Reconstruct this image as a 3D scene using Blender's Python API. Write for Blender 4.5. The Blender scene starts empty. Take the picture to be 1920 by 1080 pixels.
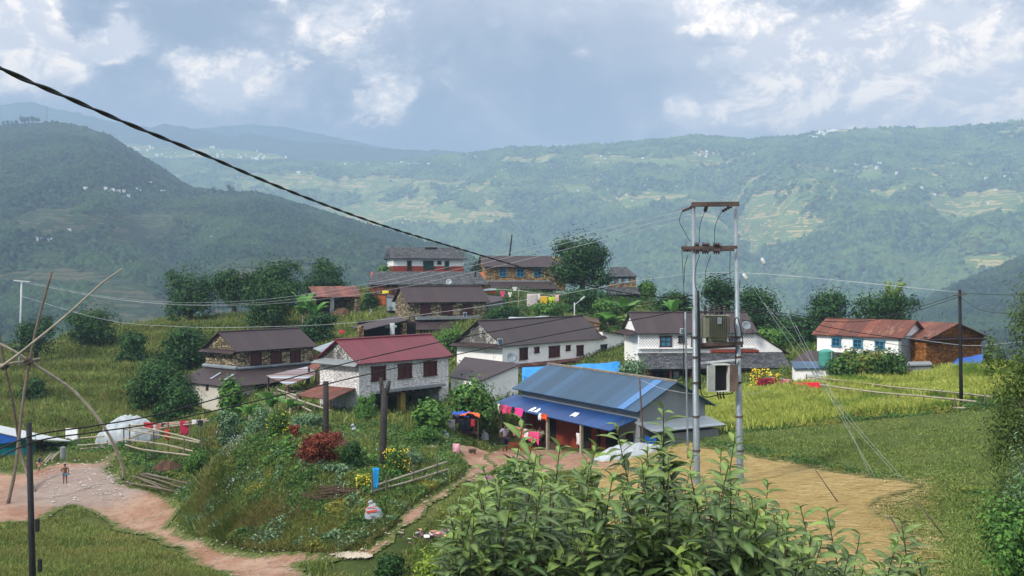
import bpy, bmesh, math, random
import numpy as np
from mathutils import Vector, Matrix
R = math.radians
rng = np.random.default_rng(7)
random.seed(7)
SC = bpy.context.scene
COL = SC.collection

# ---------------------------------------------------------------- camera
CAM_Z = 20.0; PITCH = math.atan(15 / 1800); F = 1800.0
cam_d = bpy.data.cameras.new('camera'); cam = bpy.data.objects.new('camera', cam_d); COL.objects.link(cam)
cam_d.sensor_width = 36; cam_d.lens = 33.75; cam_d.clip_start = 0.1; cam_d.clip_end = 60000
cam.location = (0, 0, CAM_Z); cam.rotation_euler = (R(90) - PITCH, 0, 0)
SC.camera = cam

# ---------------------------------------------------------------- exposure, sun, sky
SC.view_settings.view_transform = 'Standard'
try: SC.view_settings.look = 'None'
except Exception: pass
SC.view_settings.exposure = 1.0; SC.view_settings.gamma = 1; SC.view_settings.use_curve_mapping = False
SC.cycles.volume_bounces = 2
SC.cycles.max_bounces = 6; SC.cycles.diffuse_bounces = 3; SC.cycles.transparent_max_bounces = 8
SUN_EL, SUN_AZ = 38, -130      # degrees; azimuth clockwise from the view direction (+Y)
sd = bpy.data.lights.new('sun', 'SUN'); sun = bpy.data.objects.new('sun', sd); COL.objects.link(sun)
sd.energy = 2.7; sd.angle = R(7); sd.color = (1.0, 0.95, 0.88)
_a = R(SUN_AZ); _e = R(SUN_EL)
sdir = Vector((math.sin(_a) * math.cos(_e), math.cos(_a) * math.cos(_e), math.sin(_e)))
sun.rotation_euler = (-sdir).to_track_quat('-Z', 'Y').to_euler()

# ---------------------------------------------------------------- node helper
class G:
    def __init__(s, tree): s.t = tree; s.x = 0
    def n(s, kind, _p=None, **kw):
        nd = s.t.nodes.new('ShaderNode' + kind); s.x += 160; nd.location = (s.x, 0)
        for k, v in (_p or {}).items(): setattr(nd, k, v)
        for k, v in kw.items():
            key = int(k[1:]) if k[0] == 'i' and k[1:].isdigit() else k.replace('_', ' ')
            sk = nd.inputs[key]
            if isinstance(v, bpy.types.NodeSocket): s.t.links.new(v, sk)
            else:
                if isinstance(v, (tuple, list)) and len(v) == 3 and sk.type == 'RGBA': v = (*v, 1)
                sk.default_value = v
        return nd
    def o(s, *a, **k): return s.n(*a, **k).outputs[0]
    def math(s, op, a, b=0.0, c=0.0): return s.n('Math', {'operation': op}, i0=a, i1=b, i2=c).outputs[0]
    def noise(s, vec, scale, detail=4, rough=.55, **k): return s.n('TexNoise', None, Vector=vec, Scale=scale, Detail=detail, Roughness=rough, **k).outputs[0]
    def ss(s, v, a, b, lo=0.0, hi=1.0):
        return s.n('MapRange', {'interpolation_type': 'SMOOTHSTEP'}, i0=v, i1=a, i2=b, i3=lo, i4=hi).outputs[0]
    def mix(s, f, a, b):
        nd = s.t.nodes.new('ShaderNodeMix'); nd.data_type = 'RGBA'
        for idx, v in ((0, f), (6, a), (7, b)):
            if isinstance(v, bpy.types.NodeSocket): s.t.links.new(v, nd.inputs[idx])
            else: nd.inputs[idx].default_value = (*v, 1) if isinstance(v, (tuple, list)) and len(v) == 3 else v
        return nd.outputs[2]
    def vscale(s, vec, sc): return s.n('VectorMath', {'operation': 'MULTIPLY'}, i0=vec, i1=sc).outputs[0]

def build_world():
    w = bpy.data.worlds.new('World'); SC.world = w; w.use_nodes = True
    g = G(w.node_tree); w.node_tree.nodes.clear()
    sky = g.n('TexSky', {'sky_type': 'NISHITA', 'sun_disc': False, 'sun_elevation': R(SUN_EL),
                          'sun_rotation': R(SUN_AZ), 'air_density': 1.0, 'dust_density': 2.0, 'ozone_density': 1.0, 'altitude': 1400})
    tc = g.n('TexCoord').outputs['Generated']
    sep = g.n('SeparateXYZ', None, Vector=tc)
    X, Y, Z = sep.outputs[0], sep.outputs[1], sep.outputs[2]
    yy = g.math('MAXIMUM', Y, 0.02)
    u = g.math('DIVIDE', X, yy); v = g.math('DIVIDE', Z, yy)      # tangent coordinates of the forward sky
    # domain warp
    p = g.n('CombineXYZ', None, X=g.math('MULTIPLY', X, 1.0), Y=g.math('MULTIPLY', Y, 1.0), Z=g.math('MULTIPLY', Z, 1.5)).outputs[0]
    wn = g.n('TexNoise', None, Vector=p, Scale=7.0, Detail=5.0, Roughness=.6).outputs[1]
    wv = g.n('VectorMath', {'operation': 'SUBTRACT'}, i0=wn, i1=(.5, .5, .5)).outputs[0]
    ws = g.n('SeparateXYZ', None, Vector=wv)
    u2 = g.math('ADD', u, g.math('MULTIPLY', ws.outputs[0], .10)); v2 = g.math('ADD', v, g.math('MULTIPLY', ws.outputs[1], .07))
    big = g.noise(p, 3.2, 6, .55, Distortion=.4)
    fine = g.noise(p, 11.0, 8, .6, Distortion=.3)
    vor = g.n('TexVoronoi', {'feature': 'SMOOTH_F1'}, Vector=g.n('VectorMath', {'operation': 'ADD'}, i0=p, i1=g.vscale(wv, (.09, .09, .09))).outputs[0],
              Scale=26.0, Smoothness=.6, Detail=3.0, Roughness=.6, Lacunarity=2.3).outputs[0]
    # bright cumulus puffs: (px, py, rx, ry, weight) given as directions
    def blob(px, py, rx, ry, w):
        a = g.math('DIVIDE', g.math('SUBTRACT', u2, (px - 960) / F), rx / F)
        b = g.math('DIVIDE', g.math('SUBTRACT', v2, (525 - py) / F), ry / F)
        d = g.math('ADD', g.math('MULTIPLY', a, a), g.math('MULTIPLY', b, b))
        return g.math('MULTIPLY', g.math('EXPONENT', g.math('MULTIPLY', d, -1.0)), w)
    tot = None
    for b in ((560, 60, 110, 70, .42), (640, 120, 90, 60, .2), (130, 110, 60, 40, .5), (1720, 50, 120, 80, .5), (1600, 210, 110, 30, .5), (420, 155, 95, 62, 1.3), (722, 190, 60, 50, 1.2), (40, 60, 100, 90, .95), (235, 60, 45, 42, .85), (222, 92, 50, 26, .8), (1340, 20, 100, 46, 1.1),
              (1480, 60, 100, 60, .85), (1500, 180, 100, 80, 1.3), (1660, 140, 130, 80, 1.1), (1850, 190, 140, 76, 1.35), (1700, 215, 130, 34, .8), (1750, 90, 160, 70, .5), (1430, 110, 50, 60, .5), (60, 20, 120, 60, .4), (1420, 220, 90, 26, .8), (1310, 218, 40, 24, .9),
              (1800, 40, 160, 90, .55), (350, 100, 60, 34, .8), (620, 60, 110, 60, .42), (60, 150, 90, 40, .55), (-300, 60, 260, 120, .9), (2300, 60, 300, 150, .9)):
        t = blob(*b); tot = t if tot is None else g.math('ADD', tot, t)
    q = g.math('ADD', tot, g.math('MULTIPLY', g.math('SUBTRACT', fine, .5), 1.9))
    q = g.math('ADD', q, g.math('MULTIPLY', g.math('SUBTRACT', .35, vor), .55))
    q = g.math('ADD', q, g.math('MULTIPLY', g.math('SUBTRACT', g.noise(p, 40, 8, .68, Distortion=.6), .5), .9))
    puff = g.ss(q, -.02, .62)
    soft = g.ss(q, -.45, .6)
    n3 = g.noise(g.n('VectorMath', {'operation': 'ADD'}, i0=p, i1=(5.2, 1.3, 2.7)).outputs[0], 5.0, 7, .58, Distortion=.7)
    sheet = g.ss(g.math('ADD', g.math('MULTIPLY', big, .55), g.math('MULTIPLY', n3, .6)), .47, .66)
    base = g.mix(.95, sky.outputs[0], (1.6, 1.72, 1.95))
    base = g.mix(sheet, base, (3.3, 3.25, 3.4))
    base = g.mix(g.math('MULTIPLY', g.ss(n3, .50, .66), .7), base, (5.8, 5.4, 5.1))
    base = g.mix(g.math('MULTIPLY', soft, .6), base, (6.4, 5.9, 5.4))
    def nn(off): return g.noise(g.n('VectorMath', {'operation': 'ADD'}, i0=p, i1=off).outputs[0], 17.0, 9, .66, Distortion=.5)
    n0 = nn((0, 0, 0)); n1 = nn((-.010, 0, .016)); lit = g.ss(g.math('SUBTRACT', n0, n1), -.10, .13)
    shade = g.math('SUBTRACT', 1.0, g.math('MULTIPLY', lit, g.ss(n0, .36, .56)))
    cl = g.mix(shade, (13.0, 10.8, 8.0), (6.6, 6.0, 5.5))
    col = g.mix(puff, base, cl)
    col = g.n('VectorMath', {'operation': 'SCALE'}, i0=col, Scale=g.ss(Z, .22, .6, 1.0, 3.6)).outputs[0]  # unseen sky overhead brightened to light the ground and lift shadows
    w.cycles.sampling_method = 'MANUAL'; w.cycles.sample_map_resolution = 256
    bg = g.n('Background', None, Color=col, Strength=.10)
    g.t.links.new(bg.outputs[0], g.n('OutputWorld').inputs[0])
build_world()

# ---------------------------------------------------------------- pixel -> ray helpers (1920 x 1080 picture)
CP, SP = math.cos(PITCH), math.sin(PITCH)
def ray(px, py):
    u = (np.asarray(px, float) - 960) / F; v = (540 - np.asarray(py, float)) / F
    fy = CP + v * SP; return u / fy, (v * CP - SP) / fy          # slope in x and z per metre of y
def at(px, py, D):
    a, b = ray(px, py); return Vector((float(a) * D, D, CAM_Z + float(b) * D))
def proj(x, y, z):
    zc = y * CP - (z - CAM_Z) * SP; vc = (z - CAM_Z) * CP + y * SP
    return 960 + F * x / zc, 540 - F * vc / zc

# ---------------------------------------------------------------- numpy noise
def _h(ix, iy, seed):
    n = (ix.astype(np.int64) * 374761393 + iy.astype(np.int64) * 668265263 + seed * 974634777) & 0xffffffff
    n = ((n ^ (n >> 13)) * 1274126177) & 0xffffffff
    return ((n ^ (n >> 16)) & 0xffff) / 65535.0
def vnoise(x, y, seed=0):
    ix = np.floor(x); iy = np.floor(y); fx = x - ix; fy = y - iy
    fx = fx * fx * (3 - 2 * fx); fy = fy * fy * (3 - 2 * fy)
    a = _h(ix, iy, seed); b = _h(ix + 1, iy, seed); c = _h(ix, iy + 1, seed); d = _h(ix + 1, iy + 1, seed)
    return (a * (1 - fx) + b * fx) * (1 - fy) + (c * (1 - fx) + d * fx) * fy
def fbm(x, y, oct=4, seed=0, rough=.5, ridge=False):
    x = np.asarray(x, float); y = np.asarray(y, float)
    s = 0; a = 1; t = 0
    for i in range(oct):
        n = vnoise(x * 2 ** i + i * 17.3, y * 2 ** i - i * 9.1, seed + i)
        if ridge: n = 1 - np.abs(2 * n - 1)
        s = s + a * n; t += a; a *= rough
    return s / t

# ---------------------------------------------------------------- object helpers
def tag(o, label=None, cat=None, group=None, kind=None):
    if label: o['label'] = label
    if cat: o['category'] = cat
    if group: o['group'] = group
    if kind: o['kind'] = kind
    return o
def empty(name, loc=(0, 0, 0), rz=0, label=None, cat=None, group=None):
    o = bpy.data.objects.new(name, None); COL.objects.link(o); o.location = loc; o.rotation_euler = (0, 0, rz)
    o.empty_display_size = .3
    return tag(o, label, cat, group)
def link(name, me, mats=(), parent=None, loc=None, rot=None):
    o = bpy.data.objects.new(name, me); COL.objects.link(o)
    for m in (mats if isinstance(mats, (list, tuple)) else [mats]):
        if m and m.name not in [x.name for x in me.materials if x]: me.materials.append(m)
    if parent: o.parent = parent
    if loc is not None: o.location = loc
    if rot is not None: o.rotation_euler = rot
    return o
def mesh_np(name, V, F_, mat=None, parent=None, smooth=False, attrs=None, loc=None):
    """V (n,3); F_ (m,k) index array (or list of such arrays)"""
    me = bpy.data.meshes.new(name); V = np.ascontiguousarray(V, np.float32)
    Fs = F_ if isinstance(F_, list) else [F_]
    me.vertices.add(len(V)); me.vertices.foreach_set('co', V.ravel())
    tot = sum(f.size for f in Fs); me.loops.add(tot)
    me.loops.foreach_set('vertex_index', np.concatenate([f.ravel() for f in Fs]).astype(np.int32))
    cnt = np.concatenate([np.full(len(f), f.shape[1]) for f in Fs]); st = np.concatenate([[0], np.cumsum(cnt)[:-1]])
    me.polygons.add(len(cnt)); me.polygons.foreach_set('loop_start', st.astype(np.int32))
    if smooth: me.polygons.foreach_set('use_smooth', np.ones(len(cnt), bool))
    for k, a in (attrs or {}).items():
        at_ = me.attributes.new(k, 'FLOAT', 'POINT'); at_.data.foreach_set('value', np.ascontiguousarray(a, np.float32))
    me.update(calc_edges=True); me.validate()
    return link(name, me, mat, parent, loc)
def copy_tree(o, parent=None):
    c = o.copy(); COL.objects.link(c)
    if parent: c.parent = parent
    for ch in [x for x in bpy.data.objects if x.parent == o and x is not c]: copy_tree(ch, c)
    return c

class MB:
    """collects boxes, bars, tubes in python lists; build() links ONE mesh"""
    def __init__(s): s.v = []; s.f = []; s.m = []
    def add(s, vs, fs, mi=0):
        b = len(s.v); s.v += [tuple(v) for v in vs]; s.f += [tuple(b + i for i in f) for f in fs]; s.m += [mi] * len(fs); return s
    def box(s, c, d, rz=0, rx=0, ry=0, mi=0):
        x, y, z = d[0] / 2, d[1] / 2, d[2] / 2
        M = Matrix.Translation(c) @ Matrix.Rotation(rz, 4, 'Z') @ Matrix.Rotation(ry, 4, 'Y') @ Matrix.Rotation(rx, 4, 'X')
        vs = [M @ Vector((a * x, b * y, e * z)) for a in (-1, 1) for b in (-1, 1) for e in (-1, 1)]
        return s.add(vs, [(0, 1, 3, 2), (4, 6, 7, 5), (0, 4, 5, 1), (2, 3, 7, 6), (0, 2, 6, 4), (1, 5, 7, 3)], mi)
    def bar(s, a, b, w, h=None, up=(0, 0, 1), mi=0):
        a = Vector(a); b = Vector(b); h = h or w; d = (b - a); L = d.length; d.normalize(); up = Vector(up)
        if abs(d.dot(up)) > .98: up = Vector((1, 0, 0))
        sx = d.cross(up).normalized(); sz = sx.cross(d).normalized()
        vs = [p + sx * (i * w / 2) + sz * (j * h / 2) for p in (a, b) for i, j in ((-1, -1), (1, -1), (1, 1), (-1, 1))]
        return s.add(vs, [(0, 3, 2, 1), (4, 5, 6, 7), (0, 1, 5, 4), (1, 2, 6, 5), (2, 3, 7, 6), (3, 0, 4, 7)], mi)
    def tube(s, pts, r, n=8, cap=True, mi=0, wob=0):
        pts = [Vector(p) for p in pts]; rs = r if isinstance(r, (list, tuple)) else [r] * len(pts)
        rings = []; ref = None
        for i, p in enumerate(pts):
            d = (pts[min(i + 1, len(pts) - 1)] - pts[max(i - 1, 0)]).normalized()
            if ref is None: ref = Vector((1, 0, 0)) if abs(d.x) < .8 else Vector((0, 1, 0))
            sx = d.cross(ref).normalized(); ref = sx.cross(d).normalized(); 
            rings.append([p + (sx * math.cos(t) + ref * math.sin(t)) * rs[i] * (1 + (random.uniform(-wob, wob) if wob else 0)) for t in [2 * math.pi * k / n for k in range(n)]])
        vs = [v for rg in rings for v in rg]; fs = []
        for i in range(len(pts) - 1):
            for k in range(n): fs.append((i * n + k, i * n + (k + 1) % n, (i + 1) * n + (k + 1) % n, (i + 1) * n + k))
        if cap: fs.append(tuple(range(n))[::-1]); fs.append(tuple((len(pts) - 1) * n + k for k in range(n)))
        return s.add(vs, fs, mi)
    def prism(s, poly, axis_from, axis_to, mi=0):
        """poly: list of 3D points at one end; offset vector to other end"""
        d = Vector(axis_to) - Vector(axis_from); n = len(poly)
        vs = [Vector(p) for p in poly] + [Vector(p) + d for p in poly]
        fs = [tuple(range(n))[::-1], tuple(range(n, 2 * n))] + [(i, (i + 1) % n, n + (i + 1) % n, n + i) for i in range(n)]
        return s.add(vs, fs, mi)
    def build(s, name, mats, parent=None, smooth=False, loc=None, rot=None, bevel=0):
        me = bpy.data.meshes.new(name); me.from_pydata(s.v, [], s.f); me.update()
        bm = bmesh.new(); bm.from_mesh(me); bmesh.ops.recalc_face_normals(bm, faces=bm.faces); bm.to_mesh(me); bm.free()
        ms = mats if isinstance(mats, (list, tuple)) else [mats]
        for m in ms: me.materials.append(m)
        if len(ms) > 1: me.polygons.foreach_set('material_index', s.m)
        if smooth: me.polygons.foreach_set('use_smooth', [True] * len(me.polygons))
        o = bpy.data.objects.new(name, me); COL.objects.link(o)
        if parent: o.parent = parent
        if loc is not None: o.location = loc
        if rot is not None: o.rotation_euler = rot
        if bevel:
            b = o.modifiers.new('bevel', 'BEVEL'); b.width = bevel; b.segments = 1
        return o

# ---------------------------------------------------------------- materials
def newmat(name):
    m = bpy.data.materials.new(name); m.use_nodes = True; m.node_tree.nodes.clear(); return m, G(m.node_tree)
def finish(g, col, rough=.8, bump=None, bstr=.3, bdist=.02, spec=.3, **kw):
    b = g.n('BsdfPrincipled', None, Base_Color=col, Roughness=rough, Specular_IOR_Level=spec, **kw)
    if bump is not None:
        g.t.links.new(g.n('Bump', None, Height=bump, Strength=bstr, Distance=bdist).outputs[0], b.inputs['Normal'])
    g.t.links.new(b.outputs[0], g.n('OutputMaterial').inputs[0]); return b
def C(h, k=1.0):
    """sRGB hex -> linear albedo times k"""
    h = h.lstrip('#'); r = [int(h[i:i + 2], 16) / 255 for i in (0, 2, 4)]
    return tuple(min(1, (x / 12.92 if x <= .04045 else ((x + .055) / 1.055) ** 2.4) * k) for x in r)
def simple(name, col, rough=.8, var=.25, scale=6, spec=.3, metallic=0, bump=.15):
    m, g = newmat(name); tc = g.n('TexCoord').outputs['Object']
    nz = g.noise(tc, scale, 5, .6); nz2 = g.noise(tc, scale * 6, 3)
    d = tuple(c * (1 - var) for c in col); l = tuple(min(1, c * (1 + var)) for c in col)
    c = g.mix(g.ss(g.math('ADD', g.math('MULTIPLY', nz, .7), g.math('MULTIPLY', nz2, .3)), .35, .65), d, l)
    finish(g, c, rough, nz2, bump, .02, spec, Metallic=metallic); return m
M = {}
# ================================================================ NEAR TERRAIN (village ridge)
_cp_px = [  # px, py, distance
 (0,1080,33),(150,1080,33),(300,1080,33),(0,940,48),(120,908,52),(60,870,56),(230,890,52),(350,960,46),(330,1000,42),(450,1070,36),(600,1065,35),(640,1045,36),
 (300,1030,39),(100,1000,41),(400,985,42),(500,1012,38.5),(600,1000,38),(420,1030,38.5),
 (405,860,46),(415,840,47),(440,880,43.5),(480,900,42),(600,905,41),(700,905,41),(612,822,48),(480,830,49),(718,885,43),(450,800,55),(600,780,56),(750,800,57.5),(690,788,58.5),(745,784,60.5),(800,778,62),(760,762,65),(700,765,64),
 (700,1000,36.5),(720,960,38),(820,940,40),(760,1010,36),(900,870,49),(942,847,56.5),(1005,849,53.5),(1076,853,51),(870,832,55),(1130,858,48.5),(830,800,56),(820,850,50),
 (370,850,57),(375,900,52),(330,860,58),(280,860,58),(230,835,62),(300,820,66),(140,850,60),(60,830,66),
 (0,800,74),(120,790,74),(220,780,76),(0,730,88),(120,730,86),(250,720,86),(330,740,80),(390,780,70),(420,760,68),(520,770,62),
 (0,672,110),(100,640,118),(180,612,124),(240,607,124),(320,600,126),(420,590,118),(200,680,98),(330,660,100),(480,600,110),(560,600,110),(640,545,122),(680,560,115),(700,600,100),(640,610,100),(600,650,90),(560,690,82),
 (620,720,72),(700,680,78),(740,540,124),(850,545,122),(960,545,123),(1040,580,106),(1000,600,98),(900,655,89),(830,655,90),(770,645,92),(700,650,88),(1000,695,80),(1150,700,79),(900,760,62),(960,720,72),
 (1230,600,105),(1120,600,98),(1180,560,122),(1250,570,118),(1200,729,74),(1330,732,72),(1470,724,71),(1520,713,61.5),(1600,716,60.5),(1500,640,100),(1620,620,98),(1440,600,112),
 (1530,705,71),(1700,700,67),(1850,682,66),(1900,690,60),(1400,735,66),(1330,745,64),(1500,740,63),(1700,735,58),(1850,745,52),
 (1330,800,54.5),(1450,798,52),(1600,775,51.5),(1700,770,50),(1802,760,49),(1880,758,47),
 (1300,840,46),(1320,812,52),(1400,850,44.5),(1500,873,40.5),(1600,890,37.5),(1740,912,33.5),(1307,905,36),(1388,915,36),(1400,825,47.5),(1740,880,36),(1600,840,42),(1880,900,34),
 (1150,860,47.5),(1600,1080,24.8),(1450,1080,25),(1740,1000,28.5),(1900,1070,24),(1250,1000,31),(1100,930,40),(1000,1000,36),(900,1060,34),(1750,960,31)]
_cp_w = [(0,-12,18.4),(-12,-8,18.3),(12,-8,18.3),(-6,0,18.0),(6,0,18.2),(0,1.5,18.1),(0,4.5,14.5),(-8,5,14),(8,6,15.2),(0,9,12.3),(-15,12,9.5),(15,12,12.6),(-25,5,10),(25,5,14),(0,16,10.8),(-10,20,7.8),(-20,22,7.2),(14,20,11.4),(22,26,11.8),(-45,25,6.5),(45,25,12.5),
 (-60,50,5),(45,50,11),(60,70,7),(48,66,9.2),(-70,90,3),(-75,118,3),(70,95,-4),(45,98,3),(-60,135,-1),(-30,140,-2),(0,140,-1),(30,138,-3),(55,125,-10),(-90,60,3),(90,60,4),(90,30,11),(-90,20,5),
 (-90,150,-14),(-45,158,-14),(0,160,-14),(45,155,-18),(90,140,-25),(-90,185,-42),(-30,185,-40),(30,185,-42),(90,185,-50),(90,100,-14)]
def _tps():
    P = [tuple(at(*c)) for c in _cp_px] + [(c[0], c[1], c[2] + max(0, c[1]) * .0694) for c in _cp_w]
    P = np.array(P); n = len(P); c2 = 1.2 ** 2
    d = np.hypot(P[:, None, 0] - P[None, :, 0], P[:, None, 1] - P[None, :, 1]); A = np.sqrt(d * d + c2)
    L = np.zeros((n + 3, n + 3)); L[:n, :n] = A - np.eye(n) * .25; L[:n, n] = 1; L[:n, n + 1:] = P[:, :2]; L[n, :n] = 1; L[n + 1:, :n] = P[:, :2].T
    w = np.linalg.solve(L, np.concatenate([P[:, 2], [0, 0, 0]]))
    return P, w, c2
_P, _W, _c2 = _tps()
GX0, GX1, GY0, GY1, GS = -92.0, 92.0, -12.0, 188.0, .5
_gx = np.arange(GX0, GX1 + .01, GS); _gy = np.arange(GY0, GY1 + .01, GS)
def _rbf(x, y):
    out = np.empty(x.size); xf = x.ravel(); yf = y.ravel()
    for s in range(0, x.size, 8000):
        a = xf[s:s + 8000]; b = yf[s:s + 8000]
        d2 = (a[:, None] - _P[None, :, 0]) ** 2 + (b[:, None] - _P[None, :, 1]) ** 2
        out[s:s + 8000] = np.sqrt(d2 + _c2) @ _W[:-3] + _W[-3] + _W[-2] * a + _W[-1] * b
    return out.reshape(x.shape)
_XX, _YY = np.meshgrid(_gx, _gy)
_Zg = _rbf(_XX, _YY)
# natural unevenness; paddies on the right stay flatter
_rough = np.clip((8 - _XX) / 14, .25, 1)
_Zg = _Zg + (fbm(_XX / 3.1, _YY / 3.1, 4, 3) - .5) * .45 * _rough
# low terrace steps on the grassy hill at the left
_tm = np.clip((-14 - _XX) / 6, 0, 1) * np.clip((_YY - 62) / 6, 0, 1) * np.clip((135 - _YY) / 10, 0, 1)
_ph = (_Zg * .55 + _YY * .085 + fbm(_XX / 14, _YY / 14, 2, 9) * 1.1); _fr = _ph - np.floor(_ph)
_Zg = _Zg + _tm * (np.clip((_fr - .72) / .22, 0, 1) - _fr) * .9
def hz(x, y):
    """terrain height, the same triangulation as the mesh (bilinear)"""
    x = np.asarray(x, float); y = np.asarray(y, float)
    fx = np.clip((x - GX0) / GS, 0, len(_gx) - 1.001); fy = np.clip((y - GY0) / GS, 0, len(_gy) - 1.001)
    i = fx.astype(int); j = fy.astype(int); a = fx - i; b = fy - j
    return (_Zg[j, i] * (1 - a) + _Zg[j, i + 1] * a) * (1 - b) + (_Zg[j + 1, i] * (1 - a) + _Zg[j + 1, i + 1] * a) * b
def ground(px, py, dmin=9.0, dmax=180.0):
    """first hit of picture rays with the terrain -> x, y, z arrays (nan where none)"""
    a, b = ray(px, py); a = np.atleast_1d(a); b = np.atleast_1d(b); a, b = np.broadcast_arrays(a, b)
    Ds = dmin * (dmax / dmin) ** np.linspace(0, 1, 420); hit = np.full(a.shape, np.nan); prev = None
    for k, D in enumerate(Ds):
        g_ = CAM_Z + b * D - hz(a * D, np.full(a.shape, D))
        if prev is not None:
            new = np.isnan(hit) & (g_ <= 0) & (prev > 0); t = prev / np.maximum(prev - g_, 1e-9)
            hit = np.where(new, Ds[k - 1] + (D - Ds[k - 1]) * t, hit)
        prev = g_
    return a * hit, hit, hz(a * np.nan_to_num(hit, nan=20), np.nan_to_num(hit, nan=20))
def gp(px, py):
    x, y, z = ground(px, py); return Vector((float(x[0]), float(y[0]), float(z[0])))
def gD(px, D):
    """point on the terrain straight under picture column px at distance D"""
    a, _ = ray(px, 600); x = float(a) * D; return Vector((x, D, float(hz(x, D))))
def inpoly(x, y, poly):
    x = np.asarray(x); y = np.asarray(y); c = np.zeros(x.shape, bool); n = len(poly)
    for i in range(n):
        x1, y1 = poly[i]; x2, y2 = poly[(i + 1) % n]
        if y1 == y2: continue
        c ^= ((y1 > y) != (y2 > y)) & (x < (x2 - x1) * (y - y1) / (y2 - y1) + x1)
    return c
def pdist(x, y, poly):
    """signed distance to polygon outline, inside positive"""
    d = np.full(np.shape(x), 1e9); n = len(poly)
    for i in range(n):
        x1, y1 = poly[i]; x2, y2 = poly[(i + 1) % n]; dx, dy = x2 - x1, y2 - y1
        t = np.clip(((x - x1) * dx + (y - y1) * dy) / (dx * dx + dy * dy + 1e-9), 0, 1)
        d = np.minimum(d, np.hypot(x - x1 - t * dx, y - y1 - t * dy))
    return np.where(inpoly(x, y, poly), d, -d)
def wpoly(pts):
    """picture outline -> outline on the ground in metres"""
    pts = np.array(pts, float); x, y, z = ground(pts[:, 0], pts[:, 1]); return [(a, b) for a, b in zip(x, y) if not np.isnan(a)]

def m_grass():
    m, g = newmat('meadow_ground'); P = g.n('NewGeometry').outputs['Position']
    a = g.noise(P, .09, 4, .6); b = g.noise(P, .55, 5, .65); c = g.noise(P, 5.5, 4, .7)
    col = g.mix(g.ss(a, .38, .62), C('4d5a2c', .8), C('747a40', .8))
    col = g.mix(g.ss(b, .45, .72), col, C('39491f', .8))
    col = g.mix(g.ss(g.noise(P, .3, 5, .7), .60, .72), col, C('7b6a48', .75))
    col = g.mix(g.math('MULTIPLY', g.ss(c, .3, .7), .55), col, C('2c3a18', .7))
    finish(g, col, .95, c, .9, .12, .1); return m
M['meadow'] = m_grass()
def grid_mesh(name, mat):
    ny, nx = _XX.shape; V = np.stack([_XX.ravel(), _YY.ravel(), _Zg.ravel()], 1)
    i = np.arange(nx - 1)[None, :]; j = np.arange(ny - 1)[:, None]; a = (j * nx + i).ravel()
    return mesh_np(name, V, np.stack([a, a + 1, a + nx + 1, a + nx], 1), mat, smooth=True)
tag(grid_mesh('ground', M['meadow']), kind='structure')

def sheet(name, poly_px, mat, lift=.03, step=.2, edge=.5, nz=.6, world=None, kind='structure', extra=None):
    """a thin sheet of other ground, laid over the terrain inside a ragged outline; attribute 'edge' runs 0..1 inwards"""
    W = world or wpoly(poly_px); xs = [p[0] for p in W]; ys = [p[1] for p in W]
    gx = np.arange(min(xs) - 1, max(xs) + 1, step); gy = np.arange(min(ys) - 1, max(ys) + 1, step); X, Y = np.meshgrid(gx, gy)
    d = pdist(X, Y, W) + (fbm(X / 1.3, Y / 1.3, 4, 31) - .5) * nz * 2
    keep = d > 0; ny, nx = X.shape
    q = keep[:-1, :-1] & keep[1:, :-1] & keep[:-1, 1:] & keep[1:, 1:]
    jj, ii = np.nonzero(q); a = jj * nx + ii; Fq = np.stack([a, a + 1, a + nx + 1, a + nx], 1)
    used = np.unique(Fq); remap = np.full(X.size, -1); remap[used] = np.arange(len(used))
    V = np.stack([X.ravel(), Y.ravel(), (hz(X, Y) + lift + (fbm(X * 2.2, Y * 2.2, 3, 8) * .05)).ravel()], 1)[used]
    o = mesh_np(name, V, remap[Fq], mat, smooth=True, attrs={'edge': np.clip(d.ravel()[used] / edge, 0, 1)})
    return tag(o, kind=kind), W

def m_road():
    m, g = newmat('dirt'); P = g.n('NewGeometry').outputs['Position']; e = g.n('Attribute', {'attribute_name': 'edge'}).outputs['Fac']
    grav = g.n('Attribute', {'attribute_name': 'gravel'}).outputs['Fac']
    a = g.noise(P, .5, 5, .65); b = g.noise(P, 3.5, 5, .7); c = g.noise(P, 22, 3, .6)
    col = g.mix(g.ss(a, .35, .65), C('8f6a55', .9), C('a78a74', .9)); col = g.mix(g.ss(b, .5, .75), col, C('75604d', .85))
    gr = g.mix(g.ss(c, .35, .65), C('706a66'), C('9a948c'))
    col = g.mix(g.math('MULTIPLY', g.ss(g.math('ADD', grav, g.math('MULTIPLY', g.math('SUBTRACT', b, .5), .8)), .35, .7), .6), col, gr)
    st = g.n('TexVoronoi', None, Vector=P, Scale=7.0).outputs[0]
    col = g.mix(g.math('MULTIPLY', g.ss(st, .16, .08), g.ss(b, .5, .6)), col, C('b9b0a2'))
    green = g.mix(g.ss(b, .4, .6), C('4d5a2a', .8), C('66703a', .8))
    f = g.ss(g.math('ADD', e, g.math('MULTIPLY', g.math('SUBTRACT', b, .5), 1.5)), .25, .75)
    col = g.mix(f, green, col)
    col = g.mix(g.math('MULTIPLY', g.ss(g.noise(P, 1.1, 6, .75), .58, .70), .6), col, green)
    finish(g, col, .95, g.math('ADD', b, g.math('MULTIPLY', c, .5)), .8, .06, .15); return m
M['dirt'] = m_road()
road_px = [(-60,925),(-60,1000),(0,985),(90,975),(130,950),(200,985),(290,1020),(350,1052),(420,1078),(450,1100),(600,1100),(560,1062),(640,1050),(600,1038),(500,1035),(420,1020),(370,1008),(330,980),(345,945),(300,925),(235,905),(200,880),(235,850),(215,845),(180,870),(120,868),(40,885),(-60,885)]
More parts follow.
